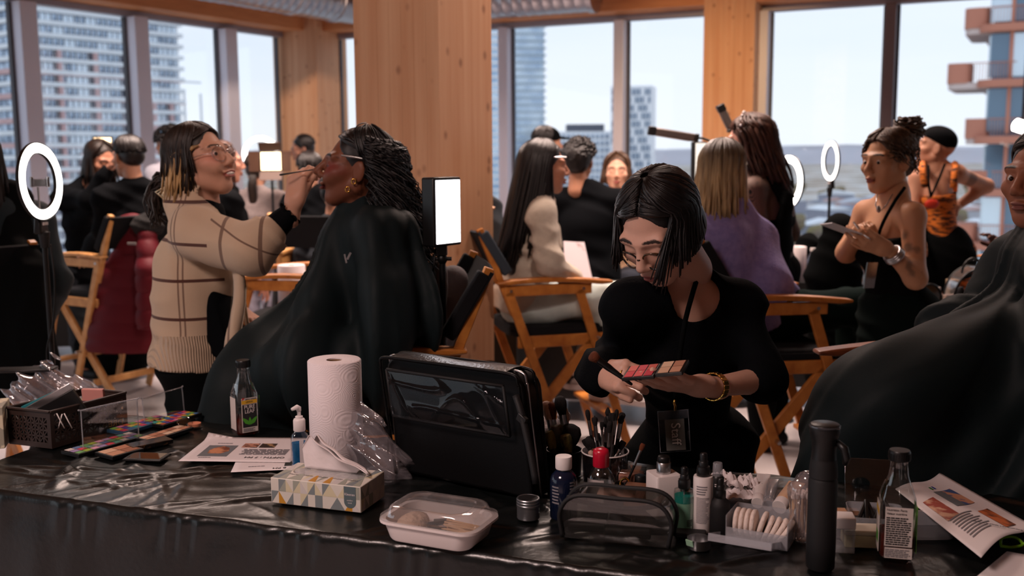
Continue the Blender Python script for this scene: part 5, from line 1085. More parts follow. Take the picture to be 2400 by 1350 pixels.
# ------------------------------------------------------------------ director chairs
def director_chair(label, loc, rz, mw, canvas=M_CANVAS, cushion=M_CANVAS, sz=.66, az=.92, legs=True, group='folding director chairs'):
    o = thing('director_chair', label, 'chair', (loc[0], loc[1], 0), rz, group); X0 = -.24; L = dict(local=True, bevel=.003)
    for q in (-1, 1):
        y = q * .275
        m = MB(); n = 10
        top = [(X0 - .06 + .56 * i / n, az + .018 * math.sin(PI * (i / n) ** .9) - .012 * (i / n)) for i in range(n + 1)]
        poly = top + [(x, z - (.022 if 0 < i < n else .012)) for i, (x, z) in reversed(list(enumerate(top)))]
        m.prism(poly, .06, xf((0, y + .03, 0), Matrix.Rotation(PI / 2, 3, 'X'))); m.build('armrest', mw, o, local=True, bevel=.006, sharp=30)
        m = MB(); m.beam((X0 - .02, y, az - .045), (X0 + .40, y, az - .045), .05, .022); rl = m.build('arm_rail', mw, o, **L)
        for bx_ in (X0 + .01, X0 + .36): mm = MB(); mm.tube([(bx_, y - .014, az - .045), (bx_, y + .014, az - .045)], .007, 8); mm.build('bolt', M_STEEL, rl, local=True)
        m = MB(); m.beam((X0, y, az - .05), (X0 + .31, y + q * .0, .01), .042, .022); m.build('rear_leg', mw, o, **L)
        m = MB(); m.beam((X0 + .34, y, az - .05), (X0 + .62, y, .01), .042, .022); m.build('front_leg', mw, o, **L)
        m = MB(); yi = y - q * .026; m.beam((X0 + .44, yi, sz - .01), (X0 - .10, yi, .01), .05, .022); dg = m.build('diagonal_leg', mw, o, **L)
        mm = MB(); mm.tube([(X0 + .20, y - .045, .335), (X0 + .20, y + .045, .335)], .008, 8); mm.tube([(X0 + .43, y - .04, sz - .02), (X0 + .43, y + .04, sz - .02)], .008, 8); mm.build('bolt', M_STEEL, dg, local=True)
        m = MB(); m.beam((X0 + .05, yi, sz - .03), (X0 + .48, yi, sz - .03), .055, .022); m.build('seat_rail', mw, o, **L)
        m = MB(); m.beam((X0 + .03, y * .96, az - .16), (X0 - .13, y * .96, az + .24), .03, .03); bp = m.build('back_post', mw, o, **L)
    m = MB(); m.grid(lambda u, v: (X0 + .0 - .12 * v - .018 * math.cos((u - .5) * 3) + .03 - .04, (-.285 + .57 * u), az + .04 + .19 * v), 10, 6, thick=.012); m.build('back_canvas', canvas, o, local=True, sharp=50)
    for q in (-1, 1): m = MB(); m.beam((X0 + .00, q * .264, az + .035), (X0 - .115, q * .264, az + .225), .046, .046); m.build('canvas_sleeve', canvas, o, local=True, bevel=.008)
    m = MB(); m.grid(lambda u, v: (X0 + .05 + .42 * v, -.25 + .5 * u, sz - .005 - .02 * math.sin(PI * u)), 8, 8, thick=.03); m.build('seat_canvas', cushion, o, local=True)
    m = MB(); m.box((X0 + .26, 0, sz + .012), (.42, .46, .05)); m.build('seat_pad', cushion, o, local=True, bevel=.018, bseg=3)
    m = MB(); m.beam((X0 + .535, -.27, .24), (X0 + .535, .27, .24), .02, .07, (1, 0, 0)); m.build('footrest', mw, o, **L)
    m = MB(); m.beam((X0 + .11, -.27, .15), (X0 + .11, .27, .15), .04, .02, (1, 0, 0)); m.build('stretcher', mw, o, **L)
    return o
def XY(px, py, Y): p = Q(px, py, Y); return (p.x, p.y)
director_chair('honey oak folding chair under the client with waist-length hair', XY(1268, 700, 4.95), math.atan2(.26, .94), M_CHAIR, M_CANVASG)
director_chair('honey oak folding chair under the lilac jumper', XY(1790, 700, 4.32), .12, M_CHAIR)
director_chair('honey oak folding chair under the seated black cape, grey jacket on its back', XY(862, 800, 3.25), PI + .12, M_CHAIR)
director_chair('red-brown folding chair under the cape at the right edge, arm end showing', XY(2215, 800, 2.76), PI + .06, M_CHAIRD)
director_chair('pale folding chair with a dark red quilted coat over its back', XY(268, 700, 6.3), math.radians(148), M_CHAIRL)
director_chair('honey wood folding chair standing empty with a paper roll on its seat', XY(682, 700, 5.15), PI - .15, M_CHAIR)
director_chair('brown wooden chair arm at the left edge under a black coat', XY(-165, 700, 4.15), math.radians(140), M_CHAIR)
# coats and bags hung over chairs
RED = pm('red_quilt', lin(84, 15, 26), .6, spec=.2, bump=(60, .15))
def quilt(z0, per, amp): return lambda X, Y, Z: amp * np.abs(np.sin((Z - z0) * PI / per)) ** .5 * -1 + 0 * X + 0 * Y
c = thing('quilted_coat', 'dark red quilted winter coat hanging over the back of a pale chair', 'coat', tuple(Q(300, 930, 6.05).xy) + (0,))
part('coat_body', [('f', Q(318, 545, 6.05), Q(300, 800, 6.0), .10, .21, (0, 1, 0), 2.6), ('f', Q(300, 530, 6.05), Q(345, 530, 6.1), .06, .06, (0, 1, 0), 1.6), ('f', Q(250, 640, 6.05), Q(235, 810, 6.02), .05, .07, (0, 1, 0), 1.6)], RED, c, .01, k=.04, fold=quilt(0, .105, .018), cuts=[(Q(300, 824, 6), (0, 0, -1))])
part('coat_sleeve', [('c', Q(345, 560, 5.95), Q(350, 640, 5.86), .05, .062), ('c', Q(350, 640, 5.86), Q(348, 766, 5.86), .062, .058)], RED, c, .009, k=.03, fold=quilt(.02, .10, .014), cuts=[(Q(300, 770, 5.86), (0, 0, -1))])
part('coat_hood', [('e', Q(345, 528, 5.98), (.10, .07, .07), None)], pm('black_fur', lin(16, 15, 16), .9, bump=(80, .6)), c, .01, fold=folds(.006, 20))
m = MB(); m.box(Q(309, 571, 5.83), (.05, .004, .014), rot3(.2, .05, .1)); m.build('coat_label', pm('label_grey', lin(120, 116, 116), .6), c)
c = thing('black_coat', 'long black coat hanging down beside the ring light at the left edge', 'coat', tuple(Q(60, 930, 4.0).xy) + (0,))
part('coat_body', [('f', Q(40, 620, 4.1), Q(40, 900, 4.0), .10, .17, (0, 1, 0), 1.8), ('f', Q(20, 470, 4.25), Q(30, 620, 4.15), .09, .11, (0, 1, 0), 1.5), ('c', Q(70, 640, 4.05), Q(88, 900, 3.98), .05, .07)], BLACKC2, c, .012, k=.06, fold=folds(.01, 7, (1, .3, .1)), cuts=[(Q(60, 930, 4), (0, 0, -1))])
c = thing('grey_jacket', 'grey jacket slumped over the chair back beside the lit panel stand', 'jacket', tuple(Q(1020, 800, 3.2).xy) + (.66,))
part('jacket_body', [('f', Q(1025, 640, 3.2), Q(1006, 770, 3.18), .05, .075, (1, .3, 0), 1.5), ('c', Q(1060, 660, 3.3), Q(1040, 780, 3.25), .05, .07)], pm('grey_softshell', lin(112, 108, 112), .8, bump=(200, .2)), c, .008, k=.04, fold=folds(.005))
part('jacket_lining', [('f', Q(965, 630, 3.15), Q(990, 690, 3.1), .05, .06, (1, .5, 0), 1.6), ('c', Q(985, 640, 3.12), Q(960, 720, 3.1), .045, .05)], BLACKC2, c, .008, k=.03, fold=folds(.006, 14))
# ------------------------------------------------------------------ lamps
LAMPW = emat('ring_lamp_glow', lin(255, 244, 236), 5.0); LAMPC = emat('panel_glow', lin(255, 248, 252), 6.0); LAMPO = emat('warm_panel_glow', lin(255, 216, 168), 5.0)
def tripod(o, base, ztop, spread=.42, hub=.62, m=M_BLK, r=.011):
    b = V((base[0], base[1], 0)); mb = MB(); mb.tube([b + V((0, 0, .16)), b + V((0, 0, hub + .05))], r * 1.35, 10); mb.build('lower_pole', m, o)
    mb = MB(); mb.tube([b + V((0, 0, hub)), b + V((0, 0, ztop))], r * .85, 10); mb.build('upper_pole', m, o)
    mb = MB(); mb.tube([b + V((0, 0, hub - .03)), b + V((0, 0, hub + .05))], r * 2.2, 10); h_ = mb.build('collar', m, o)
    mb = MB(); mb.tube([b + V((r * 1.5, 0, hub + .02)), b + V((r * 4.5, -.005, hub + .02))], .009, 8); mb.build('clamp_knob', M_STEEL, h_)
    for k in range(3):
        a = .5 + 2.094 * k; d = V((math.cos(a), math.sin(a), 0)); mb = MB(); mb.tube([b + d * .03 + V((0, 0, hub)), b + d * spread + V((0, 0, .015))], r, 8); l_ = mb.build('leg', m, o)
        mb = MB(); mb.ell(b + d * spread + V((0, 0, .014)), (.016, .016, .014), None, 8); mb.build('rubber_foot', M_BLKM, l_)
        mb = MB(); mb.tube([b + V((0, 0, hub * .45)), b + d * spread * .52 + V((0, 0, hub * .49))], r * .5, 6); mb.build('brace', m, o)
def ring_light(label, px, py, Y, R, tr, n, clip=False, tri=True, foot=None, zstop=None, group='ring lights on stands'):
    c = Q(px, py, Y); n = V(n).normalized(); o = thing('ring_light', label, 'ring light', (c.x, c.y, 0), 0, group); B = basis(n, (0, 0, 1))
    def circ(r, off, N=48): return [c + n * off + B @ V((r * math.cos(2 * PI * i / N), r * math.sin(2 * PI * i / N), 0)) for i in range(N)]
    m = MB(); N = 48; prof = [(R - 2 * tr, .0), (R - 1.8 * tr, .007), (R - tr, .011), (R - .2 * tr, .007), (R, .0)]; vs_ = []; fs = []
    for r_, z_ in prof: vs_ += circ(r_, z_, N)
    for i in range(4):
        for k in range(N): fs.append((i * N + k, i * N + (k + 1) % N, (i + 1) * N + (k + 1) % N, (i + 1) * N + k))
    m.add(vs_, fs); m.build('ring_diffuser', LAMPW, o, sharp=180)
    m = MB(); vs_ = []; fs = []
    for r_, z_ in ((R + .003, .004), (R + .003, -.009), (R - 2 * tr - .003, -.009), (R - 2 * tr - .003, .004)): vs_ += circ(r_, z_, N)
    for i in range(3):
        for k in range(N): fs.append((i * N + k, i * N + (k + 1) % N, (i + 1) * N + (k + 1) % N, (i + 1) * N + k))
    m.add(vs_, fs); m.build('ring_housing', M_BLK, o)
    bt = c - V((0, 0, R)); m = MB(); m.box(bt - V((0, 0, .02)) - n * .01, (.055, .03, .06), B @ rot3(0, 0, 0) if False else Matrix.Rotation(math.atan2(n.y, n.x) + PI / 2, 3, 'Z'), 0, .8); nk = m.build('control_box', M_BLK, o, bevel=.006)
    for i in range(3): mm = MB(); mm.box(bt + V((0, 0, -.015)) + n * .007 + B @ V((0, (i - 1) * .011, 0)), (.006, .006, .01), Matrix.Rotation(math.atan2(n.y, n.x) + PI / 2, 3, 'Z')); mm.build('button', M_WHITE, nk)
    m = MB(); m.tube([bt - V((0, 0, .045)), bt - V((0, 0, .10))], [.02, .014], 10); m.ell(bt - V((0, 0, .055)), (.02, .02, .016), None, 10); m.build('tilt_head', M_BLKM, o)
    if clip:
        m = MB(); m.box(c - V((0, 0, .005)), (.05, .012, .026), Matrix.Rotation(.6, 3, 'Z')); ph = m.build('phone_clip', M_GREYM, o, bevel=.004)
        for q in (-1, 1): mm = MB(); mm.box(c + V((.028 * q, -.006, -.002)), (.010, .02, .036), Matrix.Rotation(.6, 3, 'Z')); mm.build('clip_jaw', M_STEEL, ph, bevel=.002)
        m = MB(); m.tube([c - V((.01, 0, .02)), c - V((.01, 0, R - tr))], .004, 6); m.build('clip_stem', M_STEEL, o)
    if tri: tripod(o, (foot or (c.x, c.y)), bt.z - .09)
    else: m = MB(); m.tube([bt - V((0, 0, .09)), V((c.x, c.y, zstop))], .009, 8); m.build('upper_pole', M_BLK, o); m = MB(); m.lathe([(.07, 0), (.07, .012), (.02, .02)], V((c.x, c.y, zstop))); m.build('weighted_base', M_BLK, o)
    return o, c, n
o, c, n = ring_light('glowing ring light with phone clip on a black tripod, nearest at far left', 95, 425, 3.6, .133, .0165, (.99, -.10, .04), clip=True)
wire('power_cable', [c + V((.02, 0, -.22)), c + V((.035, -.02, -.36)), c + V((.02, -.02, -.5)), c + V((-.01, -.02, -.62)), c + V((.012, -.02, -.85))], .003, M_BLK, o, 6, 30)
ring_light('glowing ring light partly behind the auburn hair', 1846, 426, 5.6, .143, .021, (-.95, -.32, .02), tri=False, zstop=0)
ring_light('small slim ring light on a thin stand against the right-hand view', 1947, 377, 6.6, .127, .014, (-.99, -.10, 0))
ring_light('large ring light glowing beyond the grey sweatshirt', 612, 362, 8.95, .160, .021, (.25, -.96, 0))
def led_panel(label, c, n, w, h, glow, post=True, doors=False, d=.035, zstop=0, tri=True):
    n = V(n).normalized(); o = thing('light_panel', label, 'light panel', (c.x, c.y, 0), 0, 'lit photo panels'); B = basis(n, (0, 0, 1))
    # B columns: x = up, y = sideways, z = normal
    m = MB(); m.box(c - n * d / 2, (h, w, d), B); m.build('panel_housing', M_BLK, o, bevel=.006)
    m = MB(); m.box(c + n * .001, (h - .018, w - .018, .003), B); m.build('diffuser', glow, o)
    if doors:
        for s_, k in ((1, 0), (-1, 0), (0, 1), (0, -1)):
            e_ = B @ V((s_ * h * .72, k * w * .72, .03)); m = MB(); m.box(c + e_, (h * .5 if s_ else h, w * .5 if k else w, .004), B @ (Matrix.Rotation(-s_ * .6, 3, 'Y') if s_ else Matrix.Rotation(k * .6, 3, 'X'))); m.build('barn_door', pm('barn_door_brown', lin(88, 62, 50), .5), o)
    m = MB(); q = c - V((0, 0, h / 2)) - n * d / 2; m.box(q - V((0, 0, .014)), (.03, .03, .028)); m.ell(q - V((0, 0, .04)), (.016, .016, .018), None, 10); m.tube([q - V((.02, 0, .04)), q + V((.028, 0, -.04))], .006, 8); m.build('ball_head', M_BLK, o, sharp=50)
    if tri: tripod(o, (q.x, q.y), q.z - .05, .26, .55)
    return o, q
cP = Q(1050, 496, 3.05)
o, q = led_panel('bright white panel lamp on a black stand in front of the timber column', cP, (.80, -.60, 0), .125, .205, LAMPC, d=.05)
wire('power_cable', [q + V((-.02, 0, -.01)), q + V((-.03, -.02, -.12)), q + V((-.03, -.02, -.24)), q + V((-.058, -.02, -.29)), q + V((-.035, -.02, -.38)), q + V((.0, -.02, -.5))], .0032, M_BLK, o, 6, 30)
led_panel('warm glowing panel with barn doors beside the grey sweatshirt', Q(635, 378, 7.7), (.05, -1, 0), .165, .15, LAMPO, doors=True)
led_panel('warm glowing panel behind the person leaning in', Q(241, 342, 7.9), (.3, -.95, 0), .14, .14, LAMPO)
led_panel('tall white panel glowing behind the lilac client', Q(1642, 385, 6.2), (.5, -.86, 0), .10, .27, emat('soft_panel_glow', lin(255, 240, 226), 1.1))
def bar_lamp(label, a, b, arm, foot):
    o = thing('bar_lamp', label, 'lamp', (foot[0], foot[1], 0), 0, 'gooseneck bar lamps'); a, b = V(a), V(b); d = (b - a).normalized(); m = MB(); m.beam(a, b, .042, .05, (0, 1, 0)); m.build('lamp_head', pm('lamp_head_grey', lin(104, 96, 92), .4, .5), o, bevel=.008)
    for p, q in ((a, -1), (b, 1)): m = MB(); m.beam(p - d * .012 * (q < 0), p + d * (.03 if q < 0 else .02), .047, .056, (0, 1, 0)); m.build('end_cap', M_BLK, o, bevel=.006)
    m = MB(); B = basis(d, (0, 1, 0)); m.beam(a + d * .03 - V((0, 0, .022)), b - d * .03 - V((0, 0, .022)), .004, .034, (0, 1, 0)); m.build('light_strip', M_WHITE, o)
    wire('gooseneck', [b] + arm + [V((foot[0], foot[1], .78))], .007, M_BLK, o, 6, 24); m = MB(); m.tube([(foot[0], foot[1], .0), (foot[0], foot[1], .80)], .014, 8); m.lathe([(.12, 0), (.12, .015), (.02, .03)], (foot[0], foot[1], 0)); m.build('stand', M_BLK, o); return o
bar_lamp('long bar lamp on a gooseneck against the pale sky', Q(1524, 306, 5.6), Q(1628, 323, 5.6), [Q(1652, 326, 5.6), Q(1680, 345, 5.6), Q(1700, 420, 5.6)], XY(1700, 500, 5.6))
bar_lamp('upright bar lamp in front of the far timber column', Q(1688, 250, 6.0), Q(1712, 300, 6.0), [Q(1722, 330, 6.0), Q(1726, 420, 6.0)], XY(1726, 500, 6.0))
o = thing('tube_lamp', 'glowing tube lamp poking in at the right edge', 'lamp', XY(2440, 310, 3.9) + (0,)); m = MB(); a, b = Q(2376, 291, 3.9), Q(2460, 318, 3.9); m.tube([a, lerp(a, b, .04), b], [.018, .026, .026], 14); m.build('glowing_tube', LAMPW, o)
m = MB(); m.tube([b, b + V((.02, 0, -.2)), V((b.x + .05, b.y, 0))], .012, 8); m.lathe([(.14, 0), (.14, .015), (.02, .03)], (b.x + .05, b.y, 0)); m.build('stand', M_BLK, o)
# ------------------------------------------------------------------ tables and clutter in the middle distance
def side_table(label, c, rz, w, d, z=.74):
    o = thing('work_table', label, 'table', (c[0], c[1], 0), rz); m = MB(); m.box((0, 0, z - .015), (w, d, .03)); m.build('tabletop', M_BLKM, o, local=True)
    for x, y in ((-1, -1), (1, -1), (1, 1), (-1, 1)): m = MB(); m.tube([(x * (w / 2 - .05), y * (d / 2 - .05), 0), (x * (w / 2 - .05), y * (d / 2 - .05), z - .03)], .015, 8); m.build('leg', M_BLK, o, local=True)
    m = MB()
    def fn(u, v):
        p = 4 * u; k = int(p) % 4; t = p - int(p) if u < 1 else 0; cs = [(-w / 2, -d / 2), (w / 2, -d / 2), (w / 2, d / 2), (-w / 2, d / 2)]; a, b = cs[k], cs[(k + 1) % 4]; s_ = 1 + .04 * v + .03 * v * math.sin(40 * u)
        return ((a[0] + (b[0] - a[0]) * t) * s_ * 1.01, (a[1] + (b[1] - a[1]) * t) * s_ * 1.02, z + .003 - .62 * v)
    m.grid(fn, 96, 8); m.add([(-w / 2 * 1.01, -d / 2 * 1.02, z + .003), (w / 2 * 1.01, -d / 2 * 1.02, z + .003), (w / 2 * 1.01, d / 2 * 1.02, z + .003), (-w / 2 * 1.01, d / 2 * 1.02, z + .003)], [(0, 1, 2, 3)])
    m.build('table_cover', pm('black_table_cover', lin(17, 18, 19), .5, bump=(9, .3)), o, local=True, sharp=60); return o
def lw(w, x, y, rz, c): return (c[0] + x * math.cos(rz) - y * math.sin(rz), c[1] + x * math.sin(rz) + y * math.cos(rz))
side_table('black-covered table by the left window under a red bag', XY(75, 600, 7.6), .2, 1.0, .6)
side_table('black-covered table between the long-haired client and the black T-shirt', XY(1395, 650, 5.85), -.3, .9, .5)
side_table('black-covered table beyond the lilac client', XY(1930, 650, 6.1), -.3, 1.1, .5)
side_table('black-covered table with clutter beyond the capes at right', XY(2240, 720, 5.05), -.25, .9, .5)
side_table('black-covered small table right of the big timber column', XY(1120, 660, 5.6), -.2, .5, .4)
TZ = .743
def onp(px, py): return Qz(px, py, TZ)
def P0(px, Y): return V((Q(px, 600, Y).x, Y, TZ))
def bag(name, label, c, r, mat, extra=(), cat='bag', h=.012):
    o = thing(name, label, cat, (c.x, c.y, c.z)); part('body', [('e', c + V((0, 0, r[2])), r, None)] + list(extra), mat, o, h, k=.04, fold=folds(.008, 12), cuts=[(c, (0, 0, -1))]); return o
c = P0(84, 7.55); o = bag('red_bag', 'red zipped bag on the table by the left window', c, (.15, .12, .09), pm('red_nylon', lin(128, 26, 40), .6)); m = MB(); m.tube([c + V((-.08, -.1, .15)), c + V((0, -.11, .22)), c + V((.08, -.1, .15))], .01, 6); m.build('handle', M_BLK, o)
def paper_roll(label, c, r=.062, h=.27, group='paper towel rolls', par=None):
    o = thing('paper_towel_roll', label, 'paper towels', tuple(c), 0, group)
    rr_ = random.Random(4); m = MB(); m.lathe([(.019, h), (.021, h), (r - .003, h + .001), (r, h - .002), (r, .002), (r - .002, 0), (.019, 0), (.019, h)], (0, 0, 0), None, 40, caps=False); m.build('towel_sheets', PAPERT, o, local=True, sharp=50)
    m = MB(); m.lathe([(.0185, h - .004), (.020, h - .001), (.020, 0), (.0185, 0), (.0185, h - .004)], (0, 0, 0), None, 20, caps=False); m.build('cardboard_core', pm('cardboard', lin(128, 98, 70), .9), o, local=True); 
    return o
def embossed():
    m = pm('embossed_paper', lin(226, 216, 218), .9, spec=.15); t = m.node_tree; b = t.nodes['Principled BSDF']; tc_ = t.nodes.new('ShaderNodeTexCoord'); v = t.nodes.new('ShaderNodeTexVoronoi'); v.inputs['Scale'].default_value = 17; v.inputs['Randomness'].default_value = .9
    s_ = t.nodes.new('ShaderNodeMath'); s_.operation = 'MULTIPLY'; s_.inputs[1].default_value = 95; c_ = t.nodes.new('ShaderNodeMath'); c_.operation = 'SINE'; bn = t.nodes.new('ShaderNodeBump'); bn.inputs['Strength'].default_value = .13; bn.inputs['Distance'].default_value = .003
    t.links.new(tc_.outputs['Object'], v.inputs['Vector']); t.links.new(v.outputs['Distance'], s_.inputs[0]); t.links.new(s_.outputs[0], c_.inputs[0]); t.links.new(c_.outputs[0], bn.inputs['Height']); t.links.new(bn.outputs[0], b.inputs['Normal']); return m
PAPERT = embossed()
p = P0(682, 5.1); paper_roll('white paper roll standing on the empty folding chair', (p.x, p.y, .70), .068, .25)
paper_roll('white paper roll behind the lilac jumper, beside a slim lamp pole', tuple(P0(1866, 6.0)), .058, .2)
def sheet(name, label, cat, pts, mat, th=.002, group=None):
    a, b, c_, d = [V(p) for p in pts]; m = MB(); m.grid(lambda u, v: (a * (1 - u) + b * u) * (1 - v) + (d * (1 - u) + c_ * u) * v + V((0, 0, .004 * math.sin(3 * u + 2 * v))), 6, 6, thick=th); return solo(name, m, mat, label, cat, tuple(a), group, sharp=60)
PRINTP = pm('printed_sheet', lin(206, 196, 200), .8, var=(lin(150, 120, 120), 8, (1, 1, 1), .55, .6))
c = P0(1352, 5.75); sheet('face_chart', 'white printed board propped up before the black T-shirt', 'board', [c + V((-.06, 0, .0)), c + V((.10, .03, 0)), c + V((.05, .12, .25)), c + V((-.07, .10, .25))], PRINTP, .005)
c = P0(1395, 5.68); o = bag('crumpled_tissue', 'crumpled white tissue on the table beyond the long-haired client', c, (.05, .04, .03), M_PAPER, cat='tissue', h=.006)
c = P0(1345, 5.95); o = bag('makeup_pouch', 'pink and clear pouch behind the printed board', c, (.07, .05, .12), pm('pink_pouch', lin(150, 96, 120), .4, var=(lin(190, 180, 190), 14, (1, 1, 1))), cat='pouch')
c = P0(1905, 5.9); o = thing('water_bottle', 'clear blue plastic water bottle beyond the lilac client', 'bottle', tuple(c)); m = MB(); m.lathe([(.03, 0), (.033, .01), (.033, .06), (.031, .07), (.033, .08), (.033, .13), (.014, .175), (.014, .185)], (0, 0, 0)); m.build('bottle_body', clearmat('blue_pet', (.62, .74, .9, 1), .12, .05, .15, lin(120, 150, 200)), o, local=True); m = MB(); m.lathe([(.016, .183), (.016, .2), (.0, .2)], (0, 0, 0)); m.build('cap', M_WHITE, o, local=True)
c = P0(1992, 5.95); m = MB(); m.box(c + V((0, 0, .05)), (.13, .1, .10)); solo('kraft_box', m, pm('kraft_card', lin(160, 118, 84), .85), 'small kraft cardboard box beyond the lilac client', 'box', tuple(c), bevel=.003)
c = P0(1930, 6.0); o = bag('face_towel', 'pinkish folded towel behind the chair arm', c, (.08, .05, .03), pm('pink_towel', lin(206, 168, 156), .9), cat='towel', h=.008)
c = P0(1893, 6.25); o = bag('black_pouch', 'black zipped pouch behind the paper roll', c, (.09, .07, .13), BLACKC2, cat='pouch')
c = P0(2290, 4.95); o = thing('clear_tote', 'clear plastic dome bag with black piping beyond the right cape', 'bag', tuple(c))
m = MB(); m.grid(lambda u, v: c + V((.13 * math.cos(PI * u), -.06 + .12 * v, .19 * math.sin(PI * u) ** .8 + .002)), 20, 4); m.build('clear_vinyl', clearmat('clear_vinyl', (.9, .9, .93, 1), .14, .05, .1), o)
for v in (0, 1): wire('piping', [c + V((.13 * math.cos(PI * i / 12), -.06 + .12 * v, .19 * math.sin(PI * i / 12) ** .8)) for i in range(13)], .006, M_BLK, o, 6, 30)
wire('handle', [c + V((.05 * math.cos(PI * i / 8) - .05, -.07, .17 + .07 * math.sin(PI * i / 8))) for i in range(9)], .006, M_BLK, o, 6, 20)
for dx, hh, mt in ((-.07, .09, M_BLK), (-.02, .12, M_STEEL), (.04, .07, M_BLK), (.08, .1, M_WHITE)): m = MB(); m.lathe([(.02, 0), (.02, hh * .8), (.01, hh)], c + V((dx, .0, .004))); m.build('packed_jar', mt, o)
c = P0(2186, 4.9); o = thing('round_mirror', 'round table mirror with dark frame beyond the right cape', 'mirror', tuple(c)); Bm = basis((.2, -1, .25)); m = MB(); m.tube([c + V((0, 0, .06)) + Bm @ V((.055 * math.cos(a), .055 * math.sin(a), 0)) for a in [2 * PI * i / 24 for i in range(24)]], .006, 6, closed=True); m.build('mirror_frame', M_BLK, o); m = MB(); m.add([c + V((0, 0, .06)) + Bm @ V((.055 * math.cos(a), .055 * math.sin(a), 0)) for a in [2 * PI * i / 24 for i in range(24)]], [tuple(range(24))]); m.build('mirror_glass', pm('mirror_glass', lin(200, 206, 206), .03, 1), o)
for i, (px, Y, sx, sz, colr, lb) in enumerate(((2190, 5.15, .06, .07, lin(172, 160, 156), 'pale square carton on the cluttered table at right, behind the mirror'), (2235, 5.0, .08, .05, lin(150, 128, 116), 'tan low carton on the cluttered table at right'), (2236, 5.2, .05, .10, lin(140, 118, 92), 'brown upright carton on the cluttered table at right'))):
    c = P0(px, Y); m = MB(); m.box(c + V((0, 0, sz / 2)), (sx, .06, sz)); solo('product_carton', m, pm('carton_%s' % ('pale', 'tan', 'brown')[i], colr, .7), lb, 'box', tuple(c), bevel=.002)
c = P0(1122, 5.55)
for i in range(3): m = MB(); m.box(c + V((0, .01 * i, .008 + .016 * i)), (.16 - .02 * i, .11, .014), rot3(0, 0, .1 * i)); solo('paper_stack', m, PRINTP, ('lowest', 'middle', 'topmost')[i] + ' pale tray of papers right of the timber column', 'papers', tuple(c + V((0, 0, .016 * i))))
c = V((Q(1140, 800, 4.45).x, 4.45, 0)); o = thing('black_backpack', 'black backpack on the floor left of the long-haired client', 'backpack', tuple(c))
part('body', [('f', c + V((0, 0, .14)), c + V((0, .03, .45)), .17, .14, (0, 1, 0), 1.4), ('c', c + V((-.12, -.06, .12)), c + V((.1, -.06, .12)), .12, .12)], BLACKC2, o, .014, k=.06, fold=folds(.01), cuts=[((0, 0, 0), (0, 0, -1))])
wire('strap', [c + V((.1, -.1, .5)), c + V((.17, -.14, .4)), c + V((.18, -.14, .25)), c + V((.14, -.14, .12))], .016, M_BLKM, o, 6, 14); m = MB(); m.box(c + V((-.07, -.182, .14)), (.11, .004, .016), rot3(.1, 0, 0)); m.build('printed_tag', pm('tag_grey', lin(128, 128, 130), .6), o)
c = V((Q(1118, 520, 5.3).x, 5.3, 0)); o = thing('black_parka', 'black jacket draped high on a stand right of the timber column', 'jacket', tuple(c)); part('jacket_body', [('f', Q(1128, 480, 5.3), Q(1125, 600, 5.3), .07, .10, (0, 1, 0), 1.3), ('c', Q(1155, 490, 5.35), Q(1160, 640, 5.3), .05, .06)], pm('blue_black_nylon', lin(24, 30, 36), .6), o, .012, k=.05, fold=folds(.008))
m = MB(); m.tube([(c.x, c.y, 0), (c.x, c.y, 1.35)], .012, 8); m.lathe([(.15, 0), (.15, .02), (.02, .03)], c); m.build('stand', M_BLK, o); wire('hook', [Q(1085, 545, 5.2), Q(1120, 525, 5.2), Q(1140, 490, 5.2), Q(1160, 488, 5.2)], .008, pm('brass_hook', lin(150, 120, 100), .3, .8), o, 6, 16)
c = V((Q(278, 870, 6.9).x, 6.9, 0)); o = bag('black_duffel', 'black bag on the floor beyond the red coat', c, (.3, .2, .2), BLACKC2)
c = V((Q(2160, 690, 4.6).x, 4.6, 0))
# dark coats over chairs beyond
c = V((Q(1966, 620, 5.5).x, 5.5, 0)); o = thing('black_jacket', 'black jacket on a chair back behind the curly-bun person', 'jacket', tuple(c)); part('jacket_body', [('f', Q(1970, 540, 5.5), Q(1955, 640, 5.5), .10, .15, (0, 1, 0), 1.6), ('f', Q(1955, 640, 5.5), Q(1955, 900, 5.5), .14, .15, (0, 1, 0), 1.6)], BLACKC2, o, .014, k=.05, fold=folds(.01))
# phone / mixing palette in the curly-bun person's hands
o = thing('mixing_palette', 'white mixing palette and spatula held by the curly-bun person', 'palette', tuple(Q(1985, 540, 3.84))); m = MB(); m.beam(Q(1936, 524, 3.80), Q(2012, 552, 3.82), .004, .09, UP.cross(Q(2012, 552, 3.82) - Q(1936, 524, 3.80))); m.build('palette_plate', pm('white_glaze', lin(226, 226, 230), .2), o)
wire('spatula', [Q(2000, 520, 3.8), Q(2022, 548, 3.78), Q(2040, 560, 3.76)], .004, M_STEEL, o, 6, 8)
director_chair('far folding chair under the fair bare-shouldered person', XY(1445, 640, 7.1), -PI / 2, M_CHAIRL)
director_chair('folding chair under the dark blue hooded person', XY(792, 640, 6.25), PI / 2 - .2, M_CHAIRL)
director_chair('folding chair under the grey-sleeved person behind the right cape', XY(2470, 640, 5.55), PI + .2, M_CHAIR)
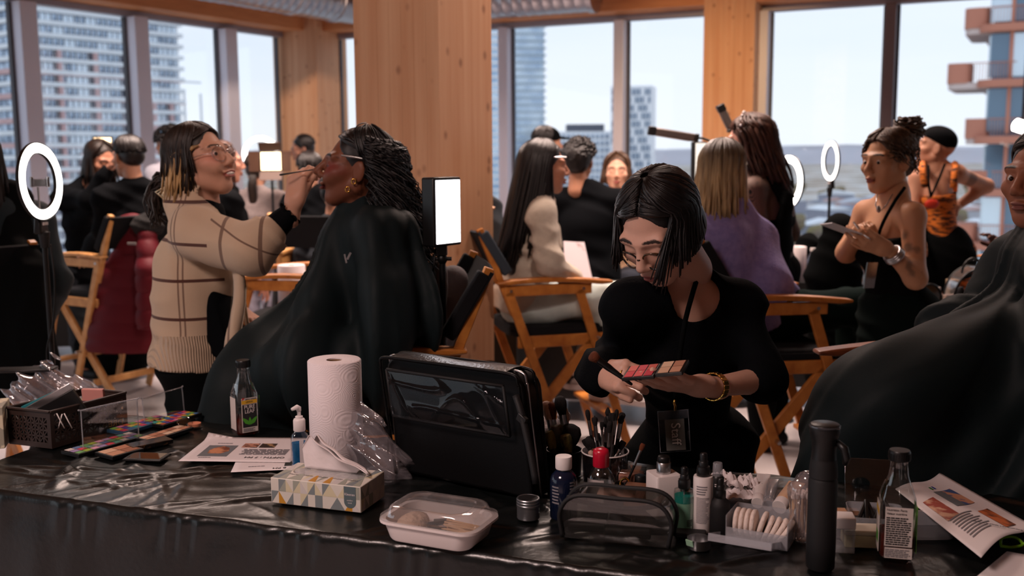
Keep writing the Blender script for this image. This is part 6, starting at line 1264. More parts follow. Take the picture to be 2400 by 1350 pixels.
# ------------------------------------------------------------------ the front table
TT = .74
fa, fb, bk = Qz(0, 1150, TT), Qz(900, 1268, TT), Qz(480, 990, TT)
TU = (fb - fa); TU.z = 0; TU.normalize(); TN = V((-TU.y, TU.x, 0)); T0 = V((0, 0, 0)) + TN * fa.dot(TN); T0.z = TT; TW = (bk - fa).dot(TN)
tang = math.atan2(TU.y, TU.x)
def tp(u, w, z=0): return T0 + TU * u + TN * w + V((0, 0, z))
tb = thing('folding_table', 'long folding table in front under a black plastic cover', 'table', tuple(tp(0, TW / 2)[:2]) + (0,), tang)
m = MB(); m.box((0, 0, TT - .035), (3.9, TW - .03, .04)); m.build('tabletop', pm('grey_table_top', lin(150, 150, 150), .6), tb, local=True)
for x in (-1.8, 1.8):
    for y in (-1, 1): m = MB(); m.tube([(x, y * (TW / 2 - .08), 0), (x, y * (TW / 2 - .08), TT - .05)], .016, 10); m.build('leg', M_GREYM, tb, local=True)
    m = MB(); m.tube([(x, -(TW / 2 - .08), .25), (x, TW / 2 - .08, .25)], .012, 8); m.build('leg_brace', M_GREYM, tb, local=True)
rw = random.Random(8); ridges = []
for i in range(170):
    a = rw.choice((.35, .5, .2, -.3, 1.2, .8, -.9)) + rw.gauss(0, .25); ridges.append((rw.uniform(-2, 1.9), rw.uniform(-.02, TW), math.cos(a), math.sin(a), rw.uniform(.08, .34), rw.uniform(.004, .012), rw.uniform(.0012, .0050)))
pf0, pf1 = Qz(105, 1152, TT), Qz(228, 1066, TT); du, dw = (pf1 - pf0).dot(TU), (pf1 - pf0).dot(TN); Lf_ = math.hypot(du, dw); ridges.append((((pf0 + pf1) / 2).dot(TU), ((pf0 + pf1) / 2 - T0).dot(TN), du / Lf_, dw / Lf_, Lf_ * .5, .014, .012))
def cloth_h(u, w):
    h = np.zeros_like(u)
    for (cu, cw_, dx, dy, L, wd, am) in ridges:
        a = (u - cu) * dx + (w - cw_) * dy; b = -(u - cu) * dy + (w - cw_) * dx + .02 * np.sin(a * 9 + cu * 5); h += 1.5 * am * np.exp(-(b / wd) ** 2) * np.clip(1 - (a / L) ** 2, 0, 1)
    h = np.where((u > pf0.dot(TU) - .05) & (u < pf1.dot(TU) + .05), h, np.minimum(h, .0062))
    return h + .0012 * np.sin(u * 37 + 3 * np.sin(w * 21)) * np.sin(w * 44 + 2 * np.sin(u * 17))
NU, NT, ND = 560, 110, 60
uu = np.linspace(-2.05, 2.05, NU + 1)
rows = []
for j in range(ND, 0, -1):      # front skirt, bottom to top
    v = j / ND; z = TT + .002 - .70 * v; wv = .012 * np.sin(uu * 9 + 2.5 * np.sin(uu * 4)) * v + .005 * np.sin(uu * 31 + 3 * np.sin(uu * 11) + 5 * v) * v + .003 * np.sin(uu * 83 + 4 * np.sin(uu * 23) + 14 * v) * np.exp(-((v - .06) / .06) ** 2)
    rows.append(np.stack([T0.x + TU.x * uu - TN.x * (.006 + .012 * v + wv), T0.y + TU.y * uu - TN.y * (.006 + .012 * v + wv), np.full_like(uu, z) + .002 * np.sin(uu * 57 + 3 * np.sin(uu * 19)) * np.exp(-((v - .05) / .05) ** 2)], 1))
for j in range(NT + 1):
    w = TW * j / NT; hh = cloth_h(uu, np.full_like(uu, w)) * min(1, .35 + 6 * j / NT); rows.append(np.stack([T0.x + TU.x * uu + TN.x * w, T0.y + TU.y * uu + TN.y * w, TT + .001 + hh], 1))
for j in range(1, 16):
    v = j / 15; wv = .01 * np.sin(uu * 22) * v; rows.append(np.stack([T0.x + TU.x * uu + TN.x * (TW + .006 + .01 * v + wv), T0.y + TU.y * uu + TN.y * (TW + .006 + .01 * v + wv), np.full_like(uu, TT - .45 * v)], 1))
P = np.concatenate(rows); nr_ = len(rows); idx = np.arange(nr_ * (NU + 1)).reshape(nr_, NU + 1); F = np.stack([idx[:-1, :-1], idx[:-1, 1:], idx[1:, 1:], idx[1:, :-1]], -1).reshape(-1, 4)
M_SHEET = pm('black_plastic_sheet', lin(10, 13, 13), .30, spec=.6, bump=(70, .08))
me = npmesh('table_cover', [(P, F)]); cov = finish(me, 'table_cover', M_SHEET, None, loc=tuple(tp(0, 0)), sharp=180); tagp(cov, 'wrinkled black plastic sheet draped over the front table', 'tablecloth')
ZT = TT + .006
def T(px, py, z=ZT): return Qz(px, py, z)
def facing(p, off=0):
    """yaw so that local -Y looks at the camera, plus off"""
    return math.atan2(p.x - CAM.x, -(p.y - CAM.y)) * -1 * -1 + off if False else math.atan2(-(p.x - CAM.x), (p.y - CAM.y)) + off
FONT_ = None
def text(s_, size, M, mat, parent, name='lettering', align='CENTER', sx=1.0, ext=.0002, local=True):
    cu = bpy.data.curves.new(name, 'FONT'); cu.body = s_; cu.size = size; cu.extrude = ext; cu.align_x = align; cu.align_y = 'CENTER'; cu.materials.append(mat); cu.resolution_u = 3
    tmp = bpy.data.objects.new(name, cu); COL.objects.link(tmp); me = bpy.data.meshes.new_from_object(tmp.evaluated_get(bpy.context.evaluated_depsgraph_get())); bpy.data.objects.remove(tmp)
    o = bpy.data.objects.new(name, me); COL.objects.link(o); o.parent = parent
    RM = ROOTM[parent.name]; M = M if local else RM.inverted() @ M
    o.matrix_local = M @ Matrix.Diagonal((sx, 1, 1, 1)); ROOTM[o.name] = RM; return o
def face_M(c, n, up):
    """frame on a face: x right as seen, y up, z = outward normal"""
    n = V(n).normalized(); y = V(up); y = (y - n * y.dot(n)).normalized(); x = y.cross(n); return Matrix(((x.x, y.x, n.x, c[0]), (x.y, y.y, n.y, c[1]), (x.z, y.z, n.z, c[2]), (0, 0, 0, 1)))
def plate(name, M, w, h, mat, parent, t=.0006, local=True, poly=None):
    m = MB(); m.prism(poly or [(-w / 2, -h / 2), (w / 2, -h / 2), (w / 2, h / 2), (-w / 2, h / 2)], t, M); return m.build(name, mat, parent, local=local, sharp=0)
M_INK = pm('black_ink', lin(28, 28, 30), .7); M_INKG = pm('grey_ink', lin(120, 116, 120), .8); M_INKW = pm('white_ink', lin(214, 206, 206), .6)
M_CLR = clearmat('clear_plastic', (.93, .95, .95, 1), .12, .04); M_CLRM = clearmat('milky_plastic', (.9, .92, .94, 1), .1, .15, .35, lin(200, 200, 206))
FR, UPZ = V((0, -1, 0)), V((0, 0, 1))
def lines(parent, M, w, h, n, mat, t=.0003, name='print_line', ragged=3):
    r_ = random.Random(n); m = MB()
    for i in range(n):
        ww = w * r_.uniform(.75, 1); y = h / 2 - h * (i + .5) / n
        k = 0; x = -w / 2
        while x < -w / 2 + ww: L_ = r_.uniform(.08, .22) * w; L_ = min(L_, w / 2 - x); m.prism([(x, y - h / n * .28), (x + L_ * .85, y - h / n * .28), (x + L_ * .85, y + h / n * .28), (x, y + h / n * .28)], t, M); x += L_
    o = m.build(name, mat, parent, local=True, sharp=0); o['kind'] = 'stuff'; return o
# ---- iced tea bottles
def tea_bottle(label, p, rz, back):
    o = thing('tea_bottle', label, 'bottle', tuple(p), rz); sq = (1, 1, 4.5); W_ = .032
    m = MB(); m.lathe([(W_ * .8, 0), (W_, .006), (W_, .012), (W_ * .985, .06), (W_, .108), (W_ * .97, .118), (W_ * .72, .142)], (0, 0, 0), None, 40, 0, sq, caps=False); m.lathe([(W_ * .74, .140), (W_ * .56, .158), (.0165, .172), (.0155, .185), (.0175, .187), (.0175, .189)], (0, 0, 0), None, 40, caps=False); m.build('bottle_wall', M_CLR, o, local=True, sharp=180)
    m = MB(); m.lathe([(.0001, .003), (W_ * .78, .003), (W_ * .95, .008), (W_ * .95, .050), (.0001, .050)], (0, 0, 0), None, 32, 0, sq); m.build('tea', pm('tea_liquid', lin(120, 38, 20), .1, trans=.55, ior=1.33), o, local=True, sharp=60)
    m = MB(); m.lathe([(.0192, .186), (.0196, .188), (.0196, .202), (.018, .205), (.0, .2055)], (0, 0, 0), None, 28); m.build('cap', M_BLK, o, local=True, sharp=50)
    m = MB()
    for k in range(28): a = 2 * PI * k / 28; m.box((.0197 * math.cos(a), .0197 * math.sin(a), .194), (.001, .0018, .012), Matrix.Rotation(a, 3, 'Z'))
    q = m.build('cap_ribs', M_BLK, o, local=True, sharp=0)
    f = face_M((0, -W_ - .0006, .060), FR, UPZ)
    if not back:
        lb = plate('front_label', f, .044, .094, pm('cream_label', lin(206, 196, 190), .6), o)
        g = lambda x, y, z=.0009: f @ Matrix.Translation((x, y, z))
        plate('label_band', g(0, .036), .044, .010, pm('label_yellow', lin(206, 160, 40), .6), lb, .0003); text('LEMON', .006, g(0, .036, .0014), M_INK, lb)
        text('ZERO SUGAR', .0052, g(.004, .0435, .0014), M_INK, lb); plate('red_flash', g(-.018, .044), .008, .006, pm('label_red', lin(176, 40, 40), .6), lb, .0003, poly=[(-.004, -.003), (.005, .002), (.005, .004), (-.001, .004)])
        plate('label_panel', g(0, -.002), .040, .062, M_INK, lb, .0003); text('PURE', .0145, g(0, .022, .0014), M_INKW, lb, sx=.92); text('LEAF', .0145, g(0, .010, .0014), M_INKW, lb, sx=.92)
        for dx, a, s_ in ((-.009, .75, 1.25), (0, 0, .9), (.009, -.75, 1.25)):
            plate('tea_leaf', g(dx * s_, -.016, .0012) @ Matrix.Rotation(a, 4, 'Z'), 1, 1, pm('leaf_green', lin(70, 150, 40), .6), lb, .0003, poly=[(0, -.012 * s_), (.0045 * s_, -.003), (.003 * s_, .006), (0, .012 * s_), (-.003 * s_, .006), (-.0045 * s_, -.003)])
        lines(lb, g(-.002, -.040, .001), .034, .010, 3, M_INKG)
        s = face_M((W_ + .0006, 0, .064), (1, 0, 0), UPZ); sb = plate('side_label', s, .042, .088, pm('label_dark', lin(28, 32, 24), .6), o); s2 = lambda x, y, z=.0009: s @ Matrix.Translation((x, y, z))
        plate('leaf_print', s2(0, .026), .044, .034, pm('leaf_photo', lin(40, 92, 26), .6, var=(lin(112, 176, 60), 120, (1, 1, 1))), sb, .0003); lines(sb, s2(0, -.004), .036, .014, 4, M_INKG); plate('barcode_box', s2(.010, -.030), .018, .026, M_INKW, sb, .0003); lines(sb, s2(.010, -.030, .0013) @ Matrix.Rotation(PI / 2, 4, 'Z'), .022, .015, 9, M_INK, name='barcode')
        s = face_M((-W_ - .0004, 0, .062), (-1, 0, 0), UPZ); plate('side_label', s, .036, .088, pm('cream_label', lin(206, 196, 190), .6), o)
    else:
        lb = plate('nutrition_label', f @ Matrix.Translation((0, .008, 0)), .048, .074, pm('cream_label', lin(206, 196, 190), .6), o); g = lambda x, y, z=.0009: f @ Matrix.Translation((x, y, z))
        text('Nutrition Facts', .0058, g(-.022, .040, .001), M_INK, lb, align='LEFT'); text('Valeur nutritive', .0056, g(-.022, .033, .001), M_INK, lb, align='LEFT'); lines(lb, g(0, .000), .044, .054, 13, M_INK)
        lb2 = plate('lower_label', f @ Matrix.Translation((.001, -.042, 0)), .048, .020, pm('cream_label', lin(206, 196, 190), .6), o); lines(lb2, g(0, -.042), .044, .016, 5, M_INKG)
        s = face_M((-W_ - .0006, 0, .060), (-1, 0, 0), UPZ); sb = plate('side_label', s, .044, .090, pm('cream_label', lin(206, 196, 190), .6), o); plate('label_band', s @ Matrix.Translation((0, .03, .0008)), .044, .012, pm('label_yellow', lin(206, 160, 40), .6), sb, .0003); plate('leaf_print', s @ Matrix.Translation((0, -.02, .0008)), .03, .02, pm('leaf_green', lin(70, 150, 40), .6), sb, .0003)
        plate('side_label', face_M((W_ + .0006, 0, .060), (1, 0, 0), UPZ), .046, .088, pm('leaf_photo', lin(40, 92, 26), .6), o)
    return o
p = T(576, 1017); tea_bottle('iced tea bottle with lemon front label, at the far left edge of the table', p, facing(p, .38), False)
p = T(2098, 1303); tea_bottle('nearly empty iced tea bottle showing its nutrition label, at right', p, facing(p, .12), True)
# ---- paper towels, tissues, sanitiser
p = T(791, 1098); paper_roll('big embossed white paper towel roll standing on the front table', p, .0635, .268)
pa, pb, pc_ = T(636, 1178), T(846, 1203), T(896, 1163); bxv = (pb - pa).xy.to_3d(); L1 = bxv.length; bz = math.atan2(bxv.y, bxv.x); cx = pa + bxv / 2 + TN * 0; yv = V((-math.sin(bz), math.cos(bz), 0)); BW, BH = .115, .057
cc_ = pa + bxv / 2 + yv * BW / 2; o = thing('tissue_box', 'flat tissue box printed with grey and gold triangles', 'tissue box', tuple(cc_), bz)
M_TB = pm('tissue_box_card', lin(206, 200, 190), .6); m = MB(); m.box((0, 0, BH / 2), (L1, BW, BH)); bxo = m.build('carton', M_TB, o, local=True, bevel=.0015)
tri_c = [pm('tri_%s' % n, c, .6) for n, c in (('sage', lin(150, 152, 140)), ('pale', lin(196, 190, 186)), ('grey', lin(118, 126, 128)), ('cream', lin(200, 190, 160)), ('gold', lin(186, 132, 40)))]
def triangles(Mf, w, h, n, seed):
    r_ = random.Random(seed); bm_ = [MB() for _ in tri_c]; s_ = w / n
    for i in range(-1, n + 1):
        for j in range(2):
            y0, y1 = -h / 2 + h / 2 * j, -h / 2 + h / 2 * (j + 1); x0 = -w / 2 + s_ * (i + .5 * (j % 2)); tl = lambda a: [(max(-w / 2, min(w / 2, x)), y) for x, y in a]
            for T3 in ([(x0, y0), (x0 + s_ / 2, y0), (x0 + s_ / 2, y1)], [(x0 + s_ / 2, y0), (x0 + s_, y0), (x0 + s_ / 2, y1)], [(x0, y0), (x0 + s_ / 2, y1), (x0, y1)]):
                q = tl(T3)
                if abs((q[1][0] - q[0][0]) * (q[2][1] - q[0][1]) - (q[2][0] - q[0][0]) * (q[1][1] - q[0][1])) > 1e-7 and r_.random() < .85: bm_[4 if r_.random() < .1 else r_.randrange(4)].prism(q if (q[1][0] - q[0][0]) * (q[2][1] - q[0][1]) - (q[2][0] - q[0][0]) * (q[1][1] - q[0][1]) > 0 else q[::-1], .0002, Mf)
    for b_, c_ in zip(bm_, tri_c):
        if b_.v: b_.build('triangle_print', c_, o, local=True, sharp=0)['kind'] = 'stuff'
Mf = face_M((0, -BW / 2 - .0001, BH / 2), FR, UPZ); triangles(Mf, L1 - .004, BH - .003, 6, 2); triangles(face_M((L1 / 2 + .0001, 0, BH / 2), (1, 0, 0), UPZ), BW - .003, BH - .003, 3, 5); triangles(face_M((0, 0, BH + .0001), (0, 0, 1), (0, 1, 0)), L1 - .004, BW - .004, 6, 9)
bd = plate('brand_badge', Mf @ Matrix.Translation((L1 / 2 - .025, .004, .0004)), 1, 1, pm('badge_teal', lin(84, 98, 102), .6), o, .0004, poly=[(-.014, .023)] + [(-.014 * math.cos(a), -.010 - .014 * math.sin(a)) for a in [PI * i / 10 for i in range(11)]] + [(.014, .023)])
text('Kleenex', .0075, Mf @ Matrix.Translation((L1 / 2 - .025, .010, .0012)), M_INKW, bd); text('comfort', .0042, Mf @ Matrix.Translation((L1 / 2 - .025, -.003, .0012)), M_INKW, bd); text('touch', .0042, Mf @ Matrix.Translation((L1 / 2 - .025, -.0085, .0012)), M_INKW, bd)
m = MB(); m.prism(rr_poly(-.085, .085, -.022, .022, .02), .0006, xf((0, .005, BH), Matrix.Identity(3))); m.build('slot_film', clearmat('slot_film', (.8, .8, .8, 1), .15, .05, .4), o, local=True)
for i in range(5): text('Kleenex', .007, face_M((-.07 + i * .036, -.024, BH + .001), (0, 0, 1), (0, 1, 0)), M_INKG, o)
M_TISS = pm('tissue_paper', lin(222, 212, 212), .9, spec=.1, bump=(50, .15))
def tiss(u, v):   # pulled sheet: tall at left, trailing down to the right
    h_ = (.090 - .060 * u) * min(1, .5 + 4 * u); w = math.sin(PI * .5 * v)
    return (-.068 + .128 * u + v * (.050 * u - .006), .020 - .034 * v * (.35 + .65 * u) + .011 * math.sin(5 * u + 2 * v) * v + .004 * math.sin(17 * u) * v, BH + .0015 + h_ * w - .020 * v * v * u)
m = MB(); m.grid(tiss, 36, 16, thick=.0008); m.build('tissue', M_TISS, o, local=True, sharp=180)
m = MB(); m.grid(lambda u, v: (tiss(u, v)[0] * .9 + .004, tiss(u, v)[1] + .022 * (1 - v) + .016, tiss(u, v)[2] * 1.0 - .004), 30, 12, thick=.0008); m.build('tissue', M_TISS, o, local=True, sharp=180)
p = T(705, 1098); o = thing('sanitiser_bottle', 'small pump bottle of blue hand gel beside the paper towel roll', 'bottle', tuple(p), facing(p, .25))
m = MB(); m.lathe([(.019, 0), (.0215, .004), (.0215, .075), (.018, .086), (.0105, .092), (.0105, .097)], (0, 0, 0), None, 32, 0, (1.0, .62, 4)); m.build('bottle_wall', M_CLR, o, local=True)
m = MB(); m.lathe([(.0001, .003), (.018, .003), (.0195, .006), (.0195, .066), (.0001, .066)], (0, 0, 0), None, 28, 0, (1, .6, 4)); m.build('blue_gel', pm('blue_gel', lin(46, 130, 190), .1, trans=.5, ior=1.35), o, local=True)
m = MB(); m.lathe([(.0135, .094), (.0145, .096), (.0145, .120), (.0125, .124), (.009, .125), (.009, .130), (.0045, .131), (.0045, .144)], (0, 0, 0), None, 28); pu = m.build('pump_collar', M_WHITE, o, local=True, sharp=50); m = MB(); m.tube([(0, 0, .143), (0, 0, .150), (-.004, -.002, .1535), (-.019, -.009, .1505)], [.006, .0062, .0058, .004], 10); m.build('pump_nozzle', M_WHITE, o, local=True, sharp=180)
plate('bottle_label', face_M((.0, -.0142, .045), FR, UPZ), .010, .06, M_INKW, o)
# ---- printed sheets
def letter(label, o3, xd, w=.279, h=.216, zoff=.0, curl=.012):
    xd = V((xd.x, xd.y, 0)).normalized(); yd = V((-xd.y, xd.x, 0)); o3 = V((o3.x, o3.y, TT + .009 + zoff)); a = math.atan2(xd.y, xd.x); o = thing('printed_sheet', label, 'paper', tuple(o3), a)
    m = MB(); m.grid(lambda u, v: (w * u, h * v, .0015 + .0002 * math.sin(5 * u + 3 * v) + curl * max(0, (v - .8) / .2) ** 2 * max(0, 1 - u * 4)), 16, 12, thick=.0004); m.build('sheet', M_PAPER, o, local=True, sharp=180); return o
FACEP = pm('photo_face', lin(206, 142, 104), .6, var=(lin(120, 70, 50), 40, (1, 1, 1), .45, .6)); GREYP = pm('photo_grey', lin(112, 116, 120), .6)
EYEP = pm('photo_eye', lin(196, 140, 116), .6, var=(lin(60, 36, 30), 60, (1, 1.6, 1), .5, .6)); DARKP = pm('photo_dark', lin(60, 50, 44), .6, var=(lin(176, 140, 100), 50, (1, 1, 1), .5, .62))
pA, pB = T(418, 1087), T(690, 1090); o = letter('printed sheet with three face photos lying before the paper towel roll, topmost', pA, pB - pA, zoff=.0026)
Zf = lambda x, y, z=.0021: Matrix.Translation((x, y, z))
ph = plate('photo', Zf(.069, .088), .075, .095, GREYP, o, .0003); plate('photo_figure', Zf(.072, .093, .0025), .05, .06, FACEP, ph, .0003, poly=[(-.022, -.028), (.012, -.03), (.026, -.008), (.02, .02), (.0, .034), (-.016, .022), (-.026, 0)])
plate('photo', Zf(.139, .138), .040, .036, EYEP, o, .0003); plate('photo', Zf(.184, .138), .040, .036, DARKP, o, .0003); UD = Matrix.Rotation(PI, 4, 'Z')
text('OFFTN : 7 PM', .017, Zf(.205, .036) @ UD, M_INK, o); lines(o, Zf(.19, .082) @ UD, .12, .05, 6, M_INKG); lines(o, Zf(.06, .155) @ UD, .05, .006, 1, M_INKG); lines(o, Zf(.05, .03) @ UD, .04, .006, 1, M_INKG)
pA = T(541, 1111); o = letter('printed sheet marked 8 PM underneath the other sheet', pA, T(700, 1104) - pA, curl=0); text('8 PM', .016, Zf(.112, .016) @ UD, M_INK, o); plate('photo', Zf(.137, .055), .03, .05, pm('photo_dark2', lin(44, 48, 46), .6), o, .0003); lines(o, Zf(.05, .036) @ UD, .05, .006, 1, M_INKG)
# right-hand curled sheet
cA, cR, cP, cL = Qz(2203, 1106, TT + .010), Qz(2428, 1234, TT + .014), Qz(2299, 1307, TT + .045), Qz(2098, 1146, TT + .035)
o = thing('printed_sheet', 'curling printed sheet with make-up photos at the right end of the table', 'paper', tuple(cP.xy) + (ZT,))
def sh(u, v, off=0): p_ = (cL * (1 - u) + cP * u) * (1 - v) + (cA * (1 - u) + cR * u) * v; p_ = V(p_); p_.z += .018 * math.sin(PI * v) * (u - .3) + .006 * math.sin(6 * v) + off; return p_
m = MB(); m.grid(lambda u, v: sh(u, v), 24, 24, thick=.0005); m.build('sheet', M_PAPER, o, sharp=180)
def shp(name, u0, u1, v0, v1, mat, par=None): m = MB(); m.grid(lambda u, v: sh(u0 + (u1 - u0) * u, v0 + (v1 - v0) * v, .0012), 6, 6); return m.build(name, mat, par or o, sharp=180)
# u runs from far/left edge to near edge, v from left to right
shp('photo', .30, .60, .10, .30, pm('photo_lips', lin(206, 160, 130), .6, var=(lin(150, 60, 44), 30, (1, 1, 1), .45, .55))); shp('photo', .22, .50, .44, .62, GREYP); shp('photo', .22, .50, .62, .80, pm('photo_bluebg', lin(70, 92, 140), .6, var=(lin(206, 150, 120), 26, (1, 1, 1), .45, .5))); shp('photo', .62, .90, .62, .82, pm('photo_orange', lin(196, 104, 50), .6, var=(lin(50, 22, 16), 22, (1, 1, 1), .48, .6)))
shp('logo_dot', .13, .18, .49, .53, pm('logo_green', lin(60, 140, 60), .6)); shp('logo_dot', .12, .17, .56, .60, pm('logo_blue', lin(50, 70, 160), .6))
for i in range(9): shp('print_line', .60 + .030 * i, .612 + .030 * i, .12, .12 + .40 * (.8 if i % 3 else 1), M_INKG)
xv = (sh(.92, .2) - sh(.92, .6)).normalized(); cT = sh(.88, .50, .003); nrm = (sh(.9, .6) - sh(.9, .4)).cross(sh(.8, .5) - sh(.95, .5)).normalized(); nrm = nrm if nrm.z > 0 else -nrm
text('Ayumi Watari, 1 PM', .0125, face_M(cT, nrm, sh(1.0, .47) - sh(.8, .47)), M_INK, o, local=False)
m = MB(); a_, b_, c_, d_ = Qz(2288, 1352, TT + .01), Qz(2360, 1292, TT + .012), Qz(2520, 1320, TT + .012), Qz(2520, 1400, TT + .01); m.grid(lambda u, v: (a_ * (1 - u) + d_ * u) * (1 - v) + (b_ * (1 - u) + c_ * u) * v, 8, 8, thick=.0006); solo('blank_sheet', m, M_PAPER, 'blank white sheet at the bottom right corner of the table', 'paper', tuple(a_), sharp=180)
NEON = pm('neon_green_frame', lin(110, 170, 24), .4); p = T(2362, 1285); o = thing('green_glasses', 'neon green frame glasses lying under the curled sheet', 'glasses', tuple(p)); wire('rim', [p + V((-.018, -.008, .008)), p + V((-.006, .012, .016)), p + V((.02, .014, .016)), p + V((.026, -.003, .008)), p + V((0, -.012, .006))], .003, NEON, o, 6, 24, True); wire('temple_arm', [p + V((.026, -.003, .009)), p + V((.07, .02, .008)), p + V((.11, .05, .008))], .003, NEON, o, 6, 8)
# ---- black make-up case with open lid
M_CASE = pm('black_leatherette', lin(7, 7, 8), .45, spec=.2, bump=(260, .03)); M_VINYL = clearmat('clear_pocket_vinyl', (.75, .76, .78, 1), .03, .02)
cl_, cr_ = Qz(918, 1112, ZT), Qz(1282, 1190, ZT); cx_ = (cr_ - cl_).xy.to_3d(); CW = cx_.length; ca = math.atan2(cx_.y, cx_.x); cmid = (cl_ + cr_) / 2; o = thing('makeup_case', 'big open black make-up case with a clear pocket inside its raised lid', 'case', tuple(cmid), ca)
LH = .276
def panel(name, w0, w1, h, t, y, mat, rad=.05, tilt=0, z0=0, bevel=.008):
    pl = []
    for cx2, cy2, a2 in ((w1 / 2 - rad, h - rad, 0), (-w1 / 2 + rad, h - rad, 90)):
        for i in range(7): a = math.radians(a2 + 90 * i / 6); pl.append((cx2 + rad * math.cos(a), cy2 + rad * math.sin(a)))
    pl += [(-w0 / 2, 0), (w0 / 2, 0)]; m = MB(); m.prism(pl, t, xf((0, y + t, z0), Matrix.Rotation(PI / 2 - tilt, 3, 'X'))); return m.build(name, mat, o, local=True, bevel=bevel, sharp=30)
panel('lid_panel', CW * .98, CW * 1.0, LH, .075, .015, M_CASE, .045, .06)
m = MB(); m.box((-.035, .145, .045), (CW * .84, .09, .09)); m.build('case_body', M_CASE, o, local=True, bevel=.012)
pk = [(-CW * .42, .175), (CW * .40, .175), (CW * .40, .283), (-CW * .42, .283)]
def pocket(u, v): x = -CW * .42 + CW * .82 * u; z = .145 + .105 * v; return (x, .001 - .0035 - .006 * math.sin(PI * u) * math.sin(PI * v) - .007 * (1 - abs(math.sin(4.5 * u + 2.2 * math.sin(4 * v + 3 * u)))) ** 5 * math.sin(PI * v) - .005 * (1 - abs(math.sin(3 * v + 5 * u + 2 * math.sin(7 * u)))) ** 6 * math.sin(PI * v) + .006 * (z - .145) / .12 - .002, z)
m = MB(); m.grid(pocket, 110, 36); m.build('clear_pocket', M_VINYL, o, local=True, sharp=180)
for zz in (.143, .252): wire('pocket_binding', [(-CW * .43, .003, zz), (0, -.001, zz + .001), (CW * .41, .003, zz)], .004, M_BLKM, o).data.transform(ROOTM[o.name])
for x in (-CW * .43, CW * .41): wire('pocket_binding', [(x, .003, .143), (x, .002, .252)], .004, M_BLKM, o).data.transform(ROOTM[o.name])
def rim_pts(y): return [(-CW * .49, y, .0), (-CW * .497, y, LH - .05), (-CW * .493, y, LH - .02), (-CW * .46, y, LH + .001), (-CW * .2, y, LH + .003), (CW * .2, y, LH + .003), (CW * .46, y, LH + .001), (CW * .493, y, LH - .02), (CW * .497, y, LH - .05), (CW * .49, y, .0)]
for y in (.012, .080): wire('piping', rim_pts(y), .0042, M_CASE, o, 6, 60).data.transform(ROOTM[o.name])
wire('zip', rim_pts(.046), .003, M_STEEL, o, 5, 60).data.transform(ROOTM[o.name])
zp = wire('zip_pull', [(-CW * .475, .0, .095), (-CW * .485, -.004, .075), (-CW * .495, -.004, .05)], .003, M_BLK, o, 6, 8); zp.data.transform(ROOTM[o.name])
m = MB(); m.grid(lambda u, v: (CW * (-.42 + .84 * u), .012 + .07 * v, LH + .004 + .004 * math.sin(PI * v) + .002 * math.sin(9 * u)), 20, 6, thick=.003); m.build('top_gusset', pm('brown_black_leather', lin(30, 25, 23), .3, spec=.5, bump=(120, .2)), o, local=True)
wire('strap', [(CW * .49, -.0, .235), (CW * .53, -.01, .20), (CW * .57, -.02, .13), (CW * .60, -.03, .06)], .009, M_BLKM, o, 6, 12).data.transform(ROOTM[o.name]); m = MB(); m.box((CW * .535, -.013, .19), (.024, .012, .02), rot3(0, .6, 0)); m.build('strap_buckle', M_BLK, o, local=True, bevel=.002)
for ch_ in o.children: ch_.data.transform(Matrix(((.91, 0, -.15, -CW * .045), (0, 1, 0, 0), (0, 0, 1, 0), (0, 0, 0, 1))))
# ---- crumpled clear bag, meal tub, tin
M_FILM = clearmat('crumpled_film', (.9, .9, .92, 1), .16, .08, .16, lin(210, 200, 206))
def film_bag(name, label, prims, seed, cat='bag', amp=.012, fr=34, mat=M_FILM, h=.005, cut=True):
    c_ = (V(prims[0][1])); o = thing(name, label, cat, (c_.x, c_.y, ZT)); part('film', prims, mat, o, h, k=.03, fold=folds(amp, fr, (.6, .4, .7), seed), cuts=[(V((0, 0, TT + .003)), (0, 0, -1))] if cut else []); return o
film_bag('plastic_bag', 'crumpled clear plastic bag between the paper roll and the make-up case', [('c', Qz(880, 1120, ZT) + V((0, .02, .03)), T(862, 1120) + V((0, .03, .11)), .055, .042), ('c', T(900, 1135) + V((0, .03, .03)), T(920, 1128) + V((.01, .03, .02)), .045, .035), ('c', T(848, 1110) + V((0, .03, .12)), T(840, 1105) + V((-.005, .03, .15)), .03, .02)], 3)
pa, pb = T(927, 1262), T(1092, 1290); v1 = (pb - pa).xy.to_3d(); a = math.atan2(v1.y, v1.x) ; 
LX, LY = .205, .135; cc_ = T(1030, 1252, TT + .01); a = -.42; o = thing('meal_tub', 'white takeaway tub with clear lid holding wooden sticks', 'food container', (cc_.x, cc_.y, ZT), a)
rp = lambda s_, r_: rr_poly(-LX / 2 * s_, LX / 2 * s_, -LY / 2 * s_, LY / 2 * s_, r_)
def loft(name, secs, mat, par, caps=(True, True)):
    m = MB(); n = len(secs[0][0]); vs_ = [V((x, y, z)) for pl, z in secs for x, y in pl]; fs = []
    for i in range(len(secs) - 1):
        for k in range(n): fs.append((i * n + k, i * n + (k + 1) % n, (i + 1) * n + (k + 1) % n, (i + 1) * n + k))
    if caps[0]: fs.append(tuple(range(n - 1, -1, -1)))
    if caps[1]: fs.append(tuple((len(secs) - 1) * n + k for k in range(n)))
    m.add(vs_, fs); return m.build(name, mat, par, local=True, sharp=35)
loft('tub_base', [(rp(.84, .025), 0), (rp(.88, .028), .004), (rp(.97, .03), .034), (rp(1.06, .034), .036), (rp(1.06, .034), .041), (rp(.95, .03), .041), (rp(.86, .026), .006)], pm('white_pp', lin(216, 206, 204), .35), o, (True, True))
